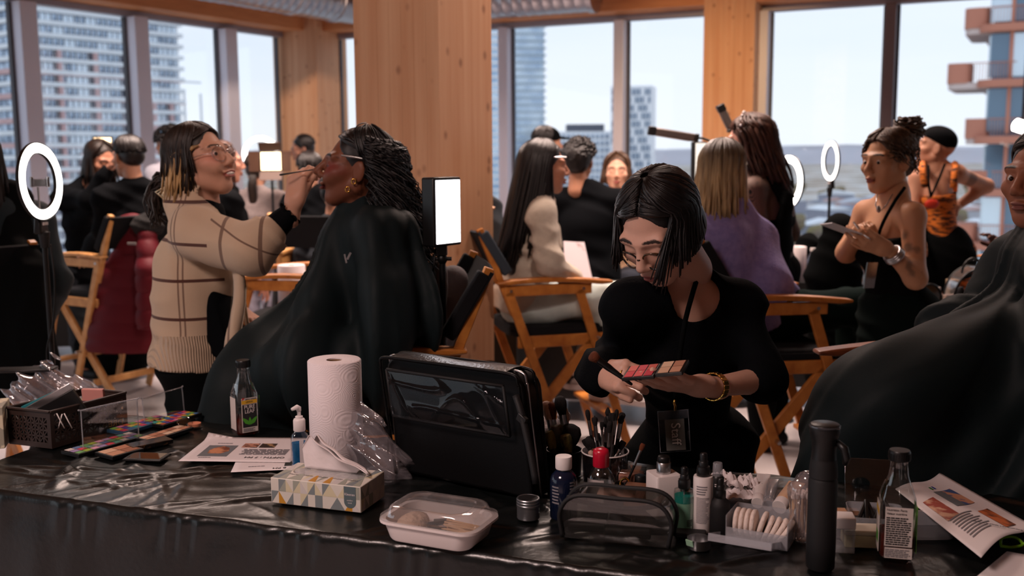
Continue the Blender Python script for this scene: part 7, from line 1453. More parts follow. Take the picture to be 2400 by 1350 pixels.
loft('tub_lid', [(rp(1.06, .034), .0415), (rp(1.05, .034), .047), (rp(.94, .03), .048), (rp(.88, .03), .064), (rp(.84, .03), .067), (rp(.70, .03), .068), (rp(.68, .03), .065)], clearmat('tub_lid_clear', (.92, .92, .92, 1), .13, .06, .12, lin(210, 206, 206)), o, (False, True))
cb = MB(); cb.box((.0, 0, 0), (.075, .0045, .0022)); cme = cb.mesh('stick'); cme.materials.append(pm('birch_stick', lin(206, 172, 138), .7)); r = random.Random(3)
for i in range(26): oo = bpy.data.objects.new('wooden_stick', cme); COL.objects.link(oo); oo.parent = o; oo.location = (.045 + r.uniform(-.006, .006), -.048 + (i % 9) * .0105, .012 + .006 * (i // 9)); oo.rotation_euler = (0, r.uniform(-.1, .1), r.uniform(-.08, .08))
for i in range(7): m = MB(); m.tube([(-.03 + .004 * i, -.045 + r.uniform(0, .08), .014 + .004 * (i % 3)), (-.0 + .004 * i, -.04 + r.uniform(0, .08), .02)], .005, 6); m.build('mascara_wand', M_BLK, o, local=True)
m = MB(); m.ell((-.06, .0, .02), (.03, .045, .018), None, 12); m.build('cotton_wad', pm('beige_cotton', lin(186, 160, 140), .9, bump=(90, .5)), o, local=True)
p = T(1238, 1214); o = thing('tin_jar', 'small brushed silver tin with a dark lid top beside the make-up case', 'jar', tuple(p)); M_TIN = pm('brushed_tin', lin(150, 152, 156), .38, .9)
m = MB(); m.lathe([(.022, 0), (.0235, .002), (.0235, .026), (.0225, .027)], (0, 0, 0), None, 36); m.build('tin_body', M_TIN, o, local=True, sharp=30); m = MB(); m.lathe([(.0245, .027), (.0245, .031), (.0238, .032), (.0245, .033), (.0245, .037), (.0238, .038), (.0245, .039), (.0245, .0425), (.0235, .044), (.021, .044), (.0205, .0435)], (0, 0, 0), None, 36); m.build('tin_lid', M_TIN, o, local=True, sharp=30)
m = MB(); m.lathe([(.0205, .0436), (.0, .0438)], (0, 0, 0), None, 28); m.build('lid_inlay', M_BLKM, o, local=True)
# ---- bottles in the middle of the table
def bottle(name, label, p, prof, mat, cap=None, capmat=M_WHITE, seg=32, sq=None, rz=None, cat='bottle', liquid=None, liqmat=None, group=None):
    o = thing(name, label, cat, tuple(p), facing(p) if rz is None else rz, group); m = MB(); m.lathe(prof, (0, 0, 0), None, seg, 0, sq); m.build('bottle_body', mat, o, local=True, sharp=45)
    if cap: m = MB(); m.lathe(cap, (0, 0, 0), None, 28); m.build('cap', capmat, o, local=True, sharp=45)
    if liquid: m = MB(); m.lathe(liquid, (0, 0, 0), None, seg, 0, sq); m.build('liquid', liqmat, o, local=True, sharp=60)
    return o
def curved_label(o, r, z0, z1, a0, a1, mat, name='wrap_label', par=None):
    m = MB(); m.grid(lambda u, v: (r * math.sin(a0 + (a1 - a0) * u), -r * math.cos(a0 + (a1 - a0) * u), z0 + (z1 - z0) * v), 14, 2); return m.build(name, mat, par or o, local=True, sharp=180)
def curved_text(o, s_, size, r, z, a, mat, par=None, rot=0):
    d = V((math.sin(a), -math.cos(a), 0)); return text(s_, size, face_M(d * (r + .0006) + V((0, 0, z)), d, UPZ) @ Matrix.Rotation(rot, 4, 'Z'), mat, par or o)
def curved_lines(o, r, z0, z1, a0, a1, n, mat, seed=0):
    r_ = random.Random(seed); m = MB()
    for i in range(n):
        z = z1 - (z1 - z0) * (i + .5) / n; hh = (z1 - z0) / n * .26; ae = a0 + (a1 - a0) * r_.uniform(.7, 1)
        m.grid(lambda u, v: (r * math.sin(a0 + (ae - a0) * u), -r * math.cos(a0 + (ae - a0) * u), z - hh + 2 * hh * v), 8, 1)
    q = m.build('print_lines', mat, o, local=True, sharp=180); q['kind'] = 'stuff'
p = T(1321, 1212); o = bottle('blue_bottle', 'dark blue bottle with a white screw cap behind the clear pouch', p, [(.026, 0), (.0285, .003), (.0285, .078), (.026, .09), (.018, .099), (.0135, .102), (.0135, .106)], pm('dark_blue_pet', lin(14, 22, 44), .12, spec=.6), [(.0165, .105), (.0172, .107), (.0172, .130), (.0165, .1315), (0, .132)])
curved_lines(o, .0289, .035, .075, -.95, -.2, 6, M_INKG, 4)
curved_lines(o, .0289, .04, .085, .45, 1.1, 7, M_INKG)
p = T(1408, 1190); o = bottle('red_cap_bottle', 'clear bottle with a bright red cap behind the clear pouch', p, [(.028, 0), (.030, .003), (.030, .060), (.027, .074), (.019, .086), (.015, .09), (.015, .094)], M_CLR, [(.0165, .092), (.0175, .094), (.0175, .120), (.0175, .122), (.0160, .128), (.011, .131), (0, .1315)], pm('red_cap_gloss', lin(190, 24, 52), .25, spec=.6), liquid=[(.0001, .003), (.0285, .003), (.0285, .055), (.0001, .055)], liqmat=clearmat('micellar', (.86, .88, .88, 1), .1, .03, .1)); curved_label(o, .0306, .015, .07, -1.2, .2, pm('pale_label', lin(190, 180, 178), .5))
p = T(1554, 1205); o = bottle('square_pump_bottle', 'square white lotion bottle with silver neck and black cap', p, [(.027, 0), (.0285, .002), (.0285, .088), (.0275, .090), (.012, .090)], M_WHITE, None, seg=40, sq=(1, 1, 12), rz=facing(p, .45))
m = MB(); m.lathe([(.0135, .090), (.0150, .0905), (.0150, .1125), (.0140, .1135)], (0, 0, 0), None, 28); m.build('silver_neck', M_STEEL, o, local=True, sharp=45); m = MB(); m.lathe([(.0128, .1130), (.0132, .1145), (.0132, .122), (.011, .1265), (0, .1275)], (0, 0, 0), None, 28); m.build('cap', M_BLK, o, local=True, sharp=60)
SPRAYN = [(.0125, 0), (.0135, .001), (.0135, .016), (.0125, .018), (.0125, .020), (.0095, .021), (.0095, .030), (.0085, .031)]
def sprayer(o, z, s_=1, mat=M_BLK):
    m = MB(); m.lathe([(r_ * s_, z + z_ * s_) for r_, z_ in SPRAYN], (0, 0, 0), None, 24); m.build('spray_collar', mat, o, local=True, sharp=45); m = MB(); m.lathe([(.0075 * s_, z + .030 * s_), (.0078 * s_, z + .044 * s_), (.006 * s_, z + .047 * s_), (0, z + .0475 * s_)], (0, 0, 0), None, 20); m.tube([(0, -.005 * s_, z + .040 * s_), (0, -.010 * s_, z + .040 * s_)], .002 * s_, 8); m.build('spray_button', mat, o, local=True, sharp=45)
p = T(1602, 1240); o = bottle('green_mist_bottle', 'clear spray bottle of two-tone green liquid', p, [(.0195, 0), (.0205, .002), (.0205, .078), (.0195, .083), (.013, .086), (.011, .087)], M_CLR); sprayer(o, .086, .92)
m = MB(); m.lathe([(.0001, .004), (.0192, .004), (.0192, .058), (.0001, .058)], (0, 0, 0), None, 28); m.build('pale_green_liquid', pm('mint_liquid', lin(150, 206, 176), .15, trans=.3, ior=1.33), o, local=True, sharp=60); m = MB(); m.lathe([(.0001, .0585), (.0192, .0585), (.0192, .072), (.0001, .072)], (0, 0, 0), None, 28); m.build('teal_liquid', pm('teal_liquid', lin(40, 150, 136), .12, trans=.4, ior=1.33), o, local=True, sharp=60)
m = MB(); m.tube([(0, 0, .008), (0, 0, .086)], .0012, 6); m.build('dip_tube', M_INKG, o, local=True); curved_lines(o, .0207, .012, .026, .3, 1.0, 5, M_INK)
p = T(1646, 1243); o = bottle('white_mist_bottle', 'tall white spray bottle printed with small grey text', p, [(.0185, 0), (.0195, .002), (.0195, .110), (.0185, .1135), (.012, .114)], M_WHITE); sprayer(o, .113, 1.0); curved_lines(o, .0197, .078, .098, -.7, .5, 4, M_INKG); curved_lines(o, .0197, .020, .074, -.7, .7, 20, M_INKG, 2)
p = T(1686, 1248); o = bottle('black_dropper_bottle', 'matte black bottle with a narrow black spray top, right of the white one', p, [(.0195, 0), (.0205, .002), (.0205, .055), (.018, .066), (.012, .071), (.0115, .073)], M_BLKM); sprayer(o, .072, .85)
p = T(1680, 1200); o = bottle('clear_cap_bottle', 'dark bottle with a clear frosted overcap behind the black spray', p, [(.013, 0), (.014, .002), (.014, .075), (.011, .08)], M_BLK, [(.0105, .078), (.0108, .079), (.0098, .106), (.009, .1075), (0, .108)], M_CLRM); curved_lines(o, .0143, .058, .066, -.4, .4, 2, M_INKW)
# clear pouch with black piping
pa, pb = T(1312, 1262), T(1572, 1290); vx = (pb - pa).xy.to_3d(); PW = vx.length; a = math.atan2(vx.y, vx.x); cpo = (pa + pb) / 2 + V((-math.sin(a), math.cos(a), 0)) * .035; o = thing('clear_pouch', 'clear zip pouch edged in black lying before the bottles', 'pouch', tuple(cpo), a)
M_PV = clearmat('smoky_vinyl', (.5, .5, .48, 1), .16, .06, .08, lin(90, 88, 84)); PD, PH = .07, .092
def pch(y): return [(-PW / 2 + .005, y, .004), (-PW / 2 + .0, y, PH * .6), (-PW / 2 + .03, y, PH * .97), (0, y, PH), (PW / 2 - .03, y, PH * .97), (PW / 2 + .0, y, PH * .6), (PW / 2 - .005, y, .004)]
for y in (-PD / 2, PD / 2):
    q = wire('piping', pch(y), .0045, M_BLKM, o, 6, 40); q.data.transform(ROOTM[o.name])
    m = MB(); pl = catmull(pch(y), 30); n = len(pl); m.add(pl + [V((p_.x * .96, y + (.004 if y < 0 else -.004), p_.z * .5)) for p_ in pl], [(i, i + 1, n + i + 1, n + i) for i in range(n - 1)]); m.add([V((p_.x * .96, y + (.004 if y < 0 else -.004), p_.z * .5)) for p_ in pl], [tuple(range(n))]); m.build('clear_side', M_PV, o, local=True, sharp=180)
m = MB(); top_ = catmull(pch(0), 30); n = len(top_); m.add([V((p_.x, -PD / 2, p_.z)) for p_ in top_] + [V((p_.x, PD / 2, p_.z)) for p_ in top_], [(i, i + 1, n + i + 1, n + i) for i in range(n - 1)]); m.build('clear_top', M_PV, o, local=True, sharp=180)
q = wire('zip', [(-PW / 2 + .01, -PD * .28, PH * .86), (-.04, -PD * .3, PH * .78), (.03, -PD * .3, PH * .76), (PW / 2 - .02, -PD * .25, PH * .88)], .005, M_BLKM, o, 6, 24); q.data.transform(ROOTM[o.name])
for x, y, l, rr in ((-.05, .0, .10, .012), (.02, -.01, .09, .014), (.07, .012, .06, .010)): m = MB(); m.tube([(x - l / 2, y, .016), (x + l / 2, y + .01, .018)], rr, 12); m.build('packed_tube', M_BLK, o, local=True, bevel=.003)
m = MB(); m.box((.0, .014, .03), (.05, .03, .012), rot3(.2, .3, .2)); m.build('packed_compact', M_BLK, o, local=True, bevel=.003)
# ---- brush pots: every brush is its own thing
BR = {k: pm('bristle_' + k, c, .85, bump=(400, .5, (3, 3, .2)), var=(c2, 6, (20, 20, 1))) for k, c, c2 in (('black', lin(16, 14, 15), lin(30, 26, 26)), ('white', lin(206, 176, 158), lin(186, 152, 134)), ('brown', lin(112, 56, 28), lin(84, 40, 22)), ('olive', lin(150, 136, 70), lin(62, 58, 44)), ('grey', lin(120, 118, 108), lin(84, 80, 60)))}
HMAT = dict(black=M_BLK, orange=pm('orange_handle', lin(190, 96, 34), .3), white=M_WHITE, clear=pm('grey_handle', lin(150, 150, 156), .25), red=pm('red_handle', lin(150, 26, 40), .3))
bcount = [0]
def brush(label, tip, base, r, bl, kind='black', hm='black', shape='round', fer=M_STEEL, group='make-up brushes in the pots'):
    tip, base = V(tip), V(base); d = (tip - base).normalized(); L = (tip - base).length; B = basis(d); o = thing('makeup_brush', label, 'brush', tuple(base), 0, group)
    f0 = L - bl; fl = min(.035, L * .3); rf = r * (.62 if shape != 'fan' else .4)
    m = MB(); m.lathe([(.0022, 0), (.0035, .004), (rf * .75, (f0 - fl) * .7), (rf * .9, f0 - fl)], base, B, 10); m.build('handle', HMAT[hm], o, sharp=60)
    m = MB(); m.lathe([(rf * .92, f0 - fl), (rf, f0 - fl * .8), (rf, f0 - .002), (rf * 1.02, f0 + .002)], base, B, 12); m.build('ferrule', fer, o, sharp=60)
    pr = {'round': [(rf, f0), (r * .95, f0 + bl * .45), (r, f0 + bl * .7), (r * .75, f0 + bl * .92), (r * .3, L), (0, L)], 'flat': [(rf, f0), (r, f0 + bl * .6), (r * .95, f0 + bl * .9), (r * .8, L), (0, L)], 'point': [(rf, f0), (r, f0 + bl * .35), (r * .7, f0 + bl * .7), (r * .15, L), (0, L)]}[shape if shape != 'fan' else 'flat']
    m = MB(); m.lathe(pr, base, B, 14, 0, (1, .5, 2) if shape == 'flat' else None); m.build('bristles', BR[kind], o, sharp=70); return o
# left-hand pot wrapped in a white towel
pc1 = T(1322, 1112); o = thing('brush_pot', 'dark brush pot with a white towel round it, right of the make-up case', 'pot', tuple(pc1)); m = MB(); m.lathe([(.036, 0), (.04, .002), (.043, .062), (.041, .062), (.038, .006), (0, .006)], (0, 0, 0), None, 32, caps=False); m.build('pot_wall', M_BLK, o, local=True, sharp=50)
o2 = thing('white_towel', 'rolled white towel stuffed behind the left brush pot', 'towel', tuple(T(1290, 1092))); part('roll', [('c', Qz(1282, 1090, ZT) + V((0, .03, .03)), T(1276, 1070) + V((.0, .03, .10)), .035, .022), ('c', T(1290, 1088) + V((0, .03, .04)), T(1322, 1090) + V((-.002, .03, .105)), .03, .016)], pm('white_terry', lin(206, 196, 194), .95, bump=(200, .5)), o2, .005, k=.02, fold=folds(.004, 30), cuts=[(V((0, 0, TT + .002)), (0, 0, -1))])
wire('curled_end', [T(1310, 1088) + V((0, .01, .118)), T(1326, 1088) + V((0, .0, .126)), T(1330, 1088) + V((0, .0, .118)), T(1326, 1088) + V((0, .0, .108))], .008, MATS['white_terry'], o2, 8, 16)
Yb = pc1.y
def bt(px, py, dy=0): return Q(px, py, Yb + dy)
def in1(k): return pc1 + V((.018 * math.cos(k * 2.1), .012 * math.sin(k * 2.1), .012))
specs = [(1311, 928, .02, .0145, .045, 'black', 'round', 'round-tipped black powder brush, tallest in the left pot'), (1290, 942, .03, .012, .042, 'brown', 'round', 'dark brown brush behind the tallest one in the left pot'), (1278, 940, .035, .013, .045, 'white', 'round', 'white-bristled brush nearest the make-up case'), (1322, 946, .03, .010, .045, 'white', 'point', 'white-bristled brush right of the tallest black one'),
         (1304, 998, -.01, .017, .045, 'grey', 'flat', 'grey-green stippling brush in the left pot'), (1283, 1012, -.02, .014, .045, 'olive', 'flat', 'olive brush at the left rim of the left pot'), (1325, 1020, -.03, .0145, .048, 'olive', 'flat', 'yellow-olive flat brush in front of the left pot'), (1343, 996, .0, .026, .062, 'black', 'round', 'huge black dome powder brush in the left pot')]
for i, (x, y, dy, r_, bl, kd, shp_, lb) in enumerate(specs): brush(lb, bt(x, y, dy), in1(i), r_, bl, kd, 'black', shp_, pm('dark_gold_ferrule', lin(130, 112, 80), .3, .9) if kd == 'olive' else M_STEEL)
# right-hand clear pot packed with brushes
pc2 = T(1418, 1128); Yb = pc2.y; o = thing('brush_pot', 'wide pot crammed with thin brushes behind the red cap', 'pot', tuple(pc2)); m = MB(); m.lathe([(.046, 0), (.05, .002), (.054, .072), (.052, .072), (.048, .006), (0, .006)], (0, 0, 0), None, 36, caps=False); m.build('pot_wall', clearmat('smoky_acrylic', (.5, .5, .52, 1), .12, .05), o, local=True, sharp=50); m = MB(); m.tube([(.054 * math.cos(a), .054 * math.sin(a), .072) for a in [2 * PI * i / 32 for i in range(32)]], .0018, 6, closed=True); m.build('pot_rim', M_WHITE, o, local=True)
r = random.Random(17)
sp2 = [(1381, 1058, -.03, .0075, .03, 'white', 'clear', 'round', 'cream-tipped brush at the front left of the wide pot'), (1412, 1048, -.03, .0070, .03, 'white', 'clear', 'round', 'cream-tipped brush at the front middle of the wide pot'), (1392, 1052, -.02, .006, .02, 'brown', 'orange', 'flat', 'brush with an orange handle in the wide pot'), (1427, 1004, .03, .012, .034, 'black', 'black', 'round', 'thick black brush standing highest in the wide pot'), (1434, 1014, -.02, .006, .03, 'brown', 'black', 'point', 'thin russet brush near the right of the wide pot'), (1420, 1018, .01, .009, .026, 'brown', 'black', 'round', 'russet-brown blush brush in the wide pot'),
       (1386, 1010, .04, .006, .018, 'brown', 'orange', 'flat', 'small orange brush at the back of the wide pot'), (1394, 1012, .04, .006, .02, 'black', 'red', 'flat', 'small red-handled brush at the back of the wide pot'), (1400, 1016, .04, .006, .02, 'black', 'white', 'flat', 'small white-handled brush at the back of the wide pot'), (1448, 1042, .0, .007, .024, 'black', 'black', 'point', 'black pointed brush leaning right in the wide pot'), (1462, 1034, .01, .008, .024, 'black', 'black', 'flat', 'black flat brush leaning furthest right in the wide pot'), (1376, 1024, .0, .010, .03, 'black', 'black', 'round', 'black round brush at the left of the wide pot'), (1368, 1030, .02, .007, .026, 'black', 'clear', 'flat', 'grey-handled flat brush leaning left in the wide pot')]
for i, (x, y, dy, r_, bl, kd, hm, shp_, lb) in enumerate(sp2): brush(lb, bt(x, y, dy), pc2 + V((.02 * math.cos(i * 1.7), .02 * math.sin(i * 1.7), .012)), r_, bl, kd, hm, shp_)
for i in range(12): a = r.uniform(0, 6.28); rr = r.uniform(.012, .05); tip = pc2 + V((rr * math.cos(a), rr * math.sin(a) * .8, r.uniform(.145, .172))); brush('thin black-handled brush among the many in the wide pot', tip, pc2 + V((.4 * rr * math.cos(a), .3 * rr * math.sin(a), .012)), r.uniform(.005, .008), r.uniform(.016, .028), 'black', ('black', 'clear', 'black')[i % 3], ('round', 'flat', 'point')[i % 3], group='thin black brushes in the wide pot')
o = thing('metal_tweezers', 'bent silver lash curler hanging at the right of the wide pot', 'tool', tuple(pc2 + V((.05, -.01, .06)))); wire('loop', [bt(1455, 1062, -.02), bt(1449, 1075, -.02), bt(1450, 1095, -.02), bt(1444, 1115, -.02), bt(1452, 1122, -.02), bt(1458, 1100, -.02), bt(1460, 1075, -.02)], .0025, M_STEEL, o, 6, 30)
# clear powder box with black brush
p = T(1480, 1150); o = thing('powder_box', 'clear square box of loose pink powder with a brush across it', 'box', tuple(p), -.25); m = MB(); m.box((0, 0, .025), (.062, .05, .05)); m.build('clear_box', M_CLR, o, local=True, bevel=.003); m = MB(); m.box((0, 0, .033), (.054, .042, .02)); m.build('pink_powder', pm('pink_powder', lin(176, 122, 104), .95, bump=(90, .8)), o, local=True, bevel=.004)
m = MB(); m.box((0, 0, .0515), (.064, .052, .003)); m.build('clear_rim', M_CLR, o, local=True)
Yb = p.y; brush('flat russet-tipped brush with a black handle laid across the powder box', bt(1508, 1040, -.02), bt(1462, 1150, -.03), .0058, .018, 'brown', 'black', 'flat')
p = T(1500, 1165); bottle('nail_glue_bottle', 'short black-capped clear bottle by the white square bottle', p, [(.014, 0), (.015, .002), (.015, .02), (.012, .024)], M_CLR, [(.0125, .022), (.013, .024), (.0125, .048), (.011, .05), (0, .0505)], M_BLK)
p = T(1470, 1168); o = thing('bangle_rings', 'tangle of dark glossy rings and clips by the brush pots', 'clips', tuple(p))
for i in range(5): c = p + V((.012 * i - .03, .008 * (i % 2), .013 + .01 * (i % 3))); Bq = basis((math.cos(i * 1.3), -.8, .5)); m = MB(); m.tube([c + Bq @ V((.012 * math.cos(a), .012 * math.sin(a), 0)) for a in [2 * PI * k / 18 for k in range(18)]], .003, 6, closed=True); m.build('ring', M_BLK if i % 2 else M_GOLD, o, sharp=180)
p = T(1505, 1185); m = MB(); m.box(p + V((0, 0, .022)), (.075, .045, .044), rot3(0, 0, -.3)); o = solo('lettered_tin', m, pm('copper_card', lin(150, 104, 76), .4, .3), 'copper-coloured box behind the clear pouch', 'box', tuple(p), bevel=.003)
p = T(1618, 1256); o = thing('black_compact', 'flat black compact with small silver letters in front of the green mist bottle', 'compact', tuple(p), -.2); m = MB(); m.box((0, 0, .005), (.06, .03, .010)); m.build('case_shell', M_BLKM, o, local=True, bevel=.002); text('M·A·C', .008, face_M((.004, -.0153, .005), FR, UPZ), M_INKG, o)
# ---- metal measuring cup, cotton pads, swabs, tubes
p = T(1638, 1284); o = thing('metal_cup', 'small steel cup with a pale green edge at the front of the table', 'cup', tuple(p)); m = MB(); m.lathe([(.0205, 0), (.0215, .001), (.0225, .020), (.0215, .020), (.0205, .003), (0, .003)], (0, 0, 0), None, 32, caps=False); m.build('cup_wall', M_STEEL, o, local=True, sharp=40); m = MB(); m.box((-.02, -.012, .014), (.016, .002, .013), rot3(.3, 0, -.8)); m.build('green_flap', pm('pale_green', lin(150, 190, 160), .5), o, local=True); m = MB(); m.box((.036, .006, .018), (.03, .008, .002)); m.build('cup_handle', M_STEEL, o, local=True)
pa, pb = T(1672, 1284), T(1800, 1306); vx = (pb - pa).xy.to_3d(); BWd = .118; a = math.atan2(vx.y, vx.x); dX = V((math.cos(a), math.sin(a), 0)); dY = V((-math.sin(a), math.cos(a), 0)); p = T(1784, 1262); o = thing('cotton_pad_box', 'frosted box of round cotton pads with its lid dropped open', 'box', tuple(p), a); BD, BHh = .085, .052
for nm, c_, sz_ in (('box_floor', (0, 0, .0012), (BWd, BD, .002)), ('box_back', (0, BD / 2, BHh / 2), (BWd, .002, BHh)), ('box_front', (0, -BD / 2, BHh * .28), (BWd, .002, BHh * .55)), ('box_side', (-BWd / 2, 0, BHh / 2), (.002, BD, BHh)), ('box_side', (BWd / 2, 0, BHh / 2), (.002, BD, BHh))): m = MB(); m.box(c_, sz_); m.build(nm, M_CLRM, o, local=True)
m = MB(); Rl = rot3(-.30, 0, 0); lc = V((-.012, -BD / 2 - .042, .016)); m.box(lc, (BWd, .082, .002), Rl); m.box(lc + Rl @ V((0, -.041, .006)), (BWd, .002, .014), Rl); m.box(lc + Rl @ V((BWd / 2, 0, .006)), (.002, .082, .014), Rl); m.box(lc + Rl @ V((-BWd / 2, 0, .006)), (.002, .082, .014), Rl); m.build('open_lid', M_CLRM, o, local=True)
M_COT = pm('cotton', lin(226, 210, 200), .95, bump=(150, .4)); pb_ = MB(); pb_.lathe([(.0, -.0045), (.024, -.0045), (.027, -.003), (.0275, 0), (.027, .003), (.024, .0045), (0, .0045)], (0, 0, 0), Matrix.Rotation(PI / 2, 3, 'Y'), 28); pme = pb_.mesh('pad'); pme.materials.append(M_COT); pme.shade_smooth()
for i in range(9):
    q = o.location + dX * (-.046 + .0108 * i + (0 if i < 4 else .006)) + dY * (-.004) + V((0, 0, .030 if i < 5 else .024)); oo = bpy.data.objects.new('cotton_pad', pme); COL.objects.link(oo); oo.location = q; oo.rotation_euler = (0, 0 if i < 4 else (.25 + .1 * (i - 4)), a + (.1 if i > 4 else 0)); tagp(oo, ('first', 'second', 'third', 'fourth', 'fifth', 'sixth', 'seventh', 'eighth', 'last')[i] + ' white cotton pad from the left in the frosted box', 'cotton pad', 'cotton pads in the frosted box')
p = T(1878, 1262); o = thing('swab_bag', 'clear bag of wooden cotton swabs beside the black spray bottle', 'cotton swabs', tuple(p)); swb = MB(); swb.tube([(0, 0, .012), (0, 0, .086)], .0012, 6); sw = swb.mesh('stick'); sw.materials.append(pm('birch_stick', lin(206, 172, 138), .7)); tpb = MB(); tpb.ell((0, 0, .008), (.003, .003, .008), None, 8); tpb.ell((0, 0, .088), (.003, .003, .007), None, 8); tpm = tpb.mesh('tips'); tpm.materials.append(M_COT)
r = random.Random(2)
for i in range(40):
    x, y = r.uniform(-.02, .02), r.uniform(-.014, .014); s_ = bpy.data.objects.new('swab_stick', sw); COL.objects.link(s_); s_.parent = o; s_.location = (x, y, .002); s_.rotation_euler = (r.uniform(-.06, .06), r.uniform(-.06, .06), 0); t_ = bpy.data.objects.new('cotton_tip', tpm); COL.objects.link(t_); t_.parent = s_
part('film', [('c', p + V((0, 0, .02)), p + V((0, 0, .10)), .028, .024), ('c', p + V((0, 0, .10)), p + V((.012, 0, .128)), .022, .010)], M_FILM, o, .004, k=.02, fold=folds(.003, 40, (.7, .5, .4), 2), cuts=[(V((0, 0, TT + .003)), (0, 0, -1))])
def tube_prod(label, cap_p, tail_p, r_, mat, capmat, txt=None):
    c_, t_ = V(cap_p), V(tail_p); d = (t_ - c_).normalized(); L = (t_ - c_).length; o = thing('cosmetic_tube', label, 'tube', (c_.x, c_.y, TT + .004), 0, None); side = d.cross(UPZ).normalized(); up_ = side.cross(d); B = Matrix((side, up_, d)).transposed(); m = MB(); n = 24; vs_ = []; fs = []
    for i in range(9):
        w = i / 8; k = (w - .12) / .88 if w > .12 else 0
        for j in range(n): a_ = 2 * PI * j / n; vs_.append(c_ + B @ V((math.cos(a_) * r_ * (1 + .12 * k), math.sin(a_) * r_ * max(.05, 1 - k ** 1.3), L * .18 + L * .82 * w)))
    for i in range(8):
        for j in range(n): fs.append((i * n + j, i * n + (j + 1) % n, (i + 1) * n + (j + 1) % n, (i + 1) * n + j))
    fs += [tuple(range(n - 1, -1, -1)), tuple(8 * n + j for j in range(n))]; m.add(vs_, fs); b_ = m.build('tube_body', mat, o, sharp=50); m = MB(); m.lathe([(r_ * .9, 0), (r_ * .98, .002), (r_ * .98, L * .19), (r_ * .9, L * .2)], c_, B, 24); m.build('cap', capmat, o, sharp=45)
    if txt: M_ = face_M(c_ + d * L * .5 + up_ * r_ * .72, up_ * .9 - d * .12, -side); text(txt, r_ * .8, M_, M_INKG, b_, local=False)
    return o
tube_prod('beige squeeze tube leaning up behind the cotton pads', T(1826, 1202) + V((0, -.0, .012)), Q(1868, 1130, T(1868, 1180).y + .03), .0165, pm('beige_tube', lin(216, 178, 146), .4), M_WHITE)
tube_prod('clear tube with a black bead inside, left of the beige tube', T(1800, 1196) + V((0, 0, .010)), T(1815, 1160) + V((.0, .02, .030)), .013, M_CLRM, M_CLRM); tube_prod('small white rounded tube lying behind the cotton pads', T(1775, 1190) + V((0, 0, .010)), T(1795, 1150) + V((0, .02, .032)), .0135, M_WHITE, M_WHITE, 'C')
o = thing('crumpled_wipes', 'heap of crumpled white wipes behind the black bottles', 'wipes', tuple(T(1735, 1180)))
for i, (px, py, up_, sz_) in enumerate(((1708, 1172, .05, .075), (1738, 1182, .028, .08), (1756, 1170, .05, .06))):
    r_ = random.Random(i + 3); c_ = T(px, py) + V((0, .02, .004)); ph = [r_.uniform(0, 6) for _ in range(6)]
    def cr_(u, v): x, y = u - .5, v - .5; h_ = abs(math.sin(5 * x + 4 * y + ph[0])) + .7 * abs(math.sin(9 * y - 5 * x + ph[1])) + .4 * abs(math.sin(15 * x + 11 * y + ph[2])); return c_ + V((x * sz_ * (1 - .3 * abs(y)), y * sz_ * .8, up_ * (.45 * h_ * (1 - 1.6 * (x * x + y * y)) + (.5 if i == 0 else .2) * max(0, .5 - x - .6 * y))))
    m = MB(); m.grid(cr_, 22, 22, thick=.001); m.build('wipe', M_TISS, o, sharp=25)
# black tall spray bottle at right
p = T(1922, 1330); o = bottle('black_spray_bottle', 'tall matte black hair spray bottle with trigger at the front right', p, [(.023, 0), (.0255, .003), (.0262, .05), (.0258, .165), (.0235, .170), (.0255, .172), (.0245, .19), (.0225, .205)], M_BLKM, None, rz=facing(p, -.2))
m = MB(); m.lathe([(.0222, .205), (.021, .22), (.0225, .24), (.0262, .252), (.0272, .262), (.0268, .268), (.024, .270), (0, .2705)], (0, 0, 0), None, 32); m.build('spray_head', M_BLK, o, local=True, sharp=60); m = MB(); m.tube([(.022, 0, .238), (.036, -.002, .228), (.040, -.003, .212), (.038, -.003, .200)], [.006, .0075, .007, .0045], 10); m.build('trigger', M_BLK, o, local=True, sharp=180); m = MB(); m.lathe([(.0245, .2695), (.0275, .2675), (.0280, .2655), (.0272, .264)], (0, 0, 0), None, 32, caps=False); m.build('gloss_rim', pm('gloss_black', lin(60, 60, 64), .1, spec=.8), o, local=True)
